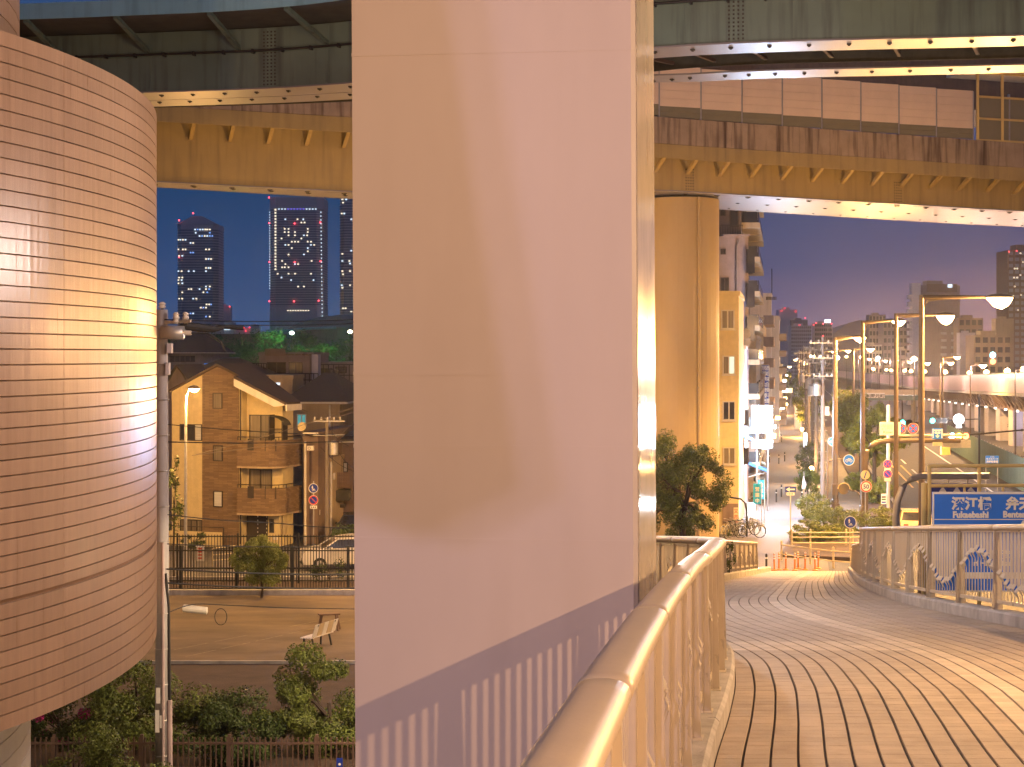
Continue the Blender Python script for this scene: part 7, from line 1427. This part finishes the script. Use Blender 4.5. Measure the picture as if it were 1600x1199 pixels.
r_ = far_block('apartment_building', 'tall dark tower at the right edge with red roof lights', 1575, 1650, 391, 585, 420, 'brown_wall', group=GR, reds=[(1576,393.5),(1588,392.5)], grid=(8,20), gm='tower_band')
for u,v in ((1594,396),(1585,420),(1589,420),(1584,434),(1589,434),(1598,410),(1585,448),(1595,461),(1583,463),(1594,430),(1590,485)): lit(r_, u, v, 2.4, 2.2, 418, E_WIN)
far_block('apartment_building', 'brown block with railings behind the third and fourth lamp posts', 1358, 1384, 492, 585, 570, 'pink_wall', group=GR, grid=(5,8), gm='glass')
far_block('apartment_building', 'mauve block with roof antennas left of the white stair tower', 1380, 1424, 503, 585, 550, 'pink_wall', group=GR, grid=(7,7), gm='glass')
r_ = far_block('apartment_building', 'low pale house group beneath the third lamp', 1348, 1378, 539, 585, 500, 'white_wall', group=GR, grid=(6,4), gm='glass')
far_block('apartment_building', 'small gabled pale house beyond the expressway lamps', 1398, 1424, 545, 585, 480, 'white_wall', group=GR, grid=(3,3), gm='glass')
r_ = far_block('apartment_building', 'distant stepped block with a red and white roof sign down the avenue', 1273, 1300, 505, 590, 700, 'pink_wall', group='distant buildings at the end of the avenue', reds=[(1271,508),(1275,505),(1286,506),(1299,506),(1286,525)], grid=(8,12), gm='glass'); lit(r_, 1293, 502, 9, 4, 698, E_WHT, 'roof_sign')
r_ = far_block('apartment_building', 'distant pale grid front down the avenue', 1236, 1268, 509, 590, 650, 'lilac_wall', group='distant buildings at the end of the avenue', grid=(10,14), gm='grey_wall', reds=[(1249,508),(1258,497)])
far_block('apartment_building', 'distant dark block with red lights behind the white blocks', 1217, 1246, 484, 590, 760, 'tower', group='distant buildings at the end of the avenue', reds=[(1221,486),(1226,482),(1243,487)])
far_block('apartment_building', 'distant terraced mauve block with a slanted roof', 1238, 1262, 500, 590, 720, 'pink_wall', group='distant buildings at the end of the avenue')
m = MB(); a = [(1290,545),(1305,520),(1325,505),(1345,500),(1370,505),(1400,520),(1440,545)]
A_ = m.pts([P(u,v,1000) for u,v in a]+[Vector((PX(1440,1000),1000,0)),Vector((PX(1290,1000),1000,0))]); B_ = m.pts([P(u,v+6,1000)+Vector((10,120,0)) for u,v in a]+[Vector((PX(1440,1000),1120,0)),Vector((PX(1290,1000),1120,0))]); m.f += [A_, B_[::-1]]
for j in range(8): m.f.append([A_[j],A_[j+1],B_[j+1],B_[j]])
struct(m, 'hill', M['pink_wall'])

# ------------------------------------------------------------------ the street goes on behind the big pier
for k,(u0,u1,v0,d,dep,mt_,rf,rh,lab) in enumerate([(588,690,640,87,8,'beige_wall','hip',1.6,'beige hip roofed house along the side street behind the big pier'),(700,800,600,88,8,'grey_wall','flat',1,'grey flat roofed house along the side street behind the big pier'),(812,900,650,90,8,'cream_wall','gable',1.4,'cream gabled house along the side street behind the big pier'),(905,985,620,96,8,'pink_wall','flat',1,'mauve house nearest the round column behind the big pier'),(600,760,520,150,12,'pink_wall','flat',1,'mauve apartment slab two streets behind the big pier'),(790,1000,500,170,12,'grey_wall','flat',1,'grey apartment slab two streets behind the big pier')]):
    r_, win, *_ = block('house' if k < 4 else 'apartment_building', lab, 'house' if k < 4 else 'building', u0, u1, v0, 860, d, dep, mt_, 0, 'buildings behind the big pier', rf, rh)
    w_ = (u1-u0)
    for i in range(3):
        for j in range(3 if k < 4 else 4): win(u0+w_*(.1+.3*i), v0+14+j*(60 if k < 4 else 42), w_*.18, 30 if k < 4 else 18, 2, 'frame_dark', ('curtain','glass',E_WIN if (i+j+k) % 5 == 0 else 'curtain')[(i*2+j+k) % 3])
for k,(u,d,lab) in enumerate([(640,200,'far dark tree behind the big pier on the left'),(760,240,'far dark tree in the middle behind the big pier'),(880,220,'far dark tree behind the big pier on the right'),(960,260,'farthest dark tree behind the big pier')]): tree('park_tree', lab, 'tree', (PX(u,d),d,0), 8, 8, 8, 7, 5, 1800, .34, 170+k, 'leaf_green', 26, .34, .3, 'dark trees behind the big pier', limbs=3, shell=.3)
far_block('building', 'long low block closing the view behind the big pier', 560, 1010, 535, 600, 420, 'grey_wall', group='buildings behind the big pier', grid=(24,3), gm='glass')
# ------------------------------------------------------------------ night haze over the city
m = MB(); m.box(-880,880,-280,1148,-1,75); hm = bpy.data.materials.new('haze'); hm.use_nodes = True; N = hm.node_tree.nodes; N.remove(N['Principled BSDF'])
v_ = N.new('ShaderNodeVolumePrincipled'); v_.inputs['Density'].default_value = .00028; v_.inputs['Color'].default_value = (.92,.92,.95,1); v_.inputs['Anisotropy'].default_value = .82
hm.node_tree.links.new(v_.outputs[0], N['Material Output'].inputs['Volume']); struct(m, 'haze', hm, 'stuff')
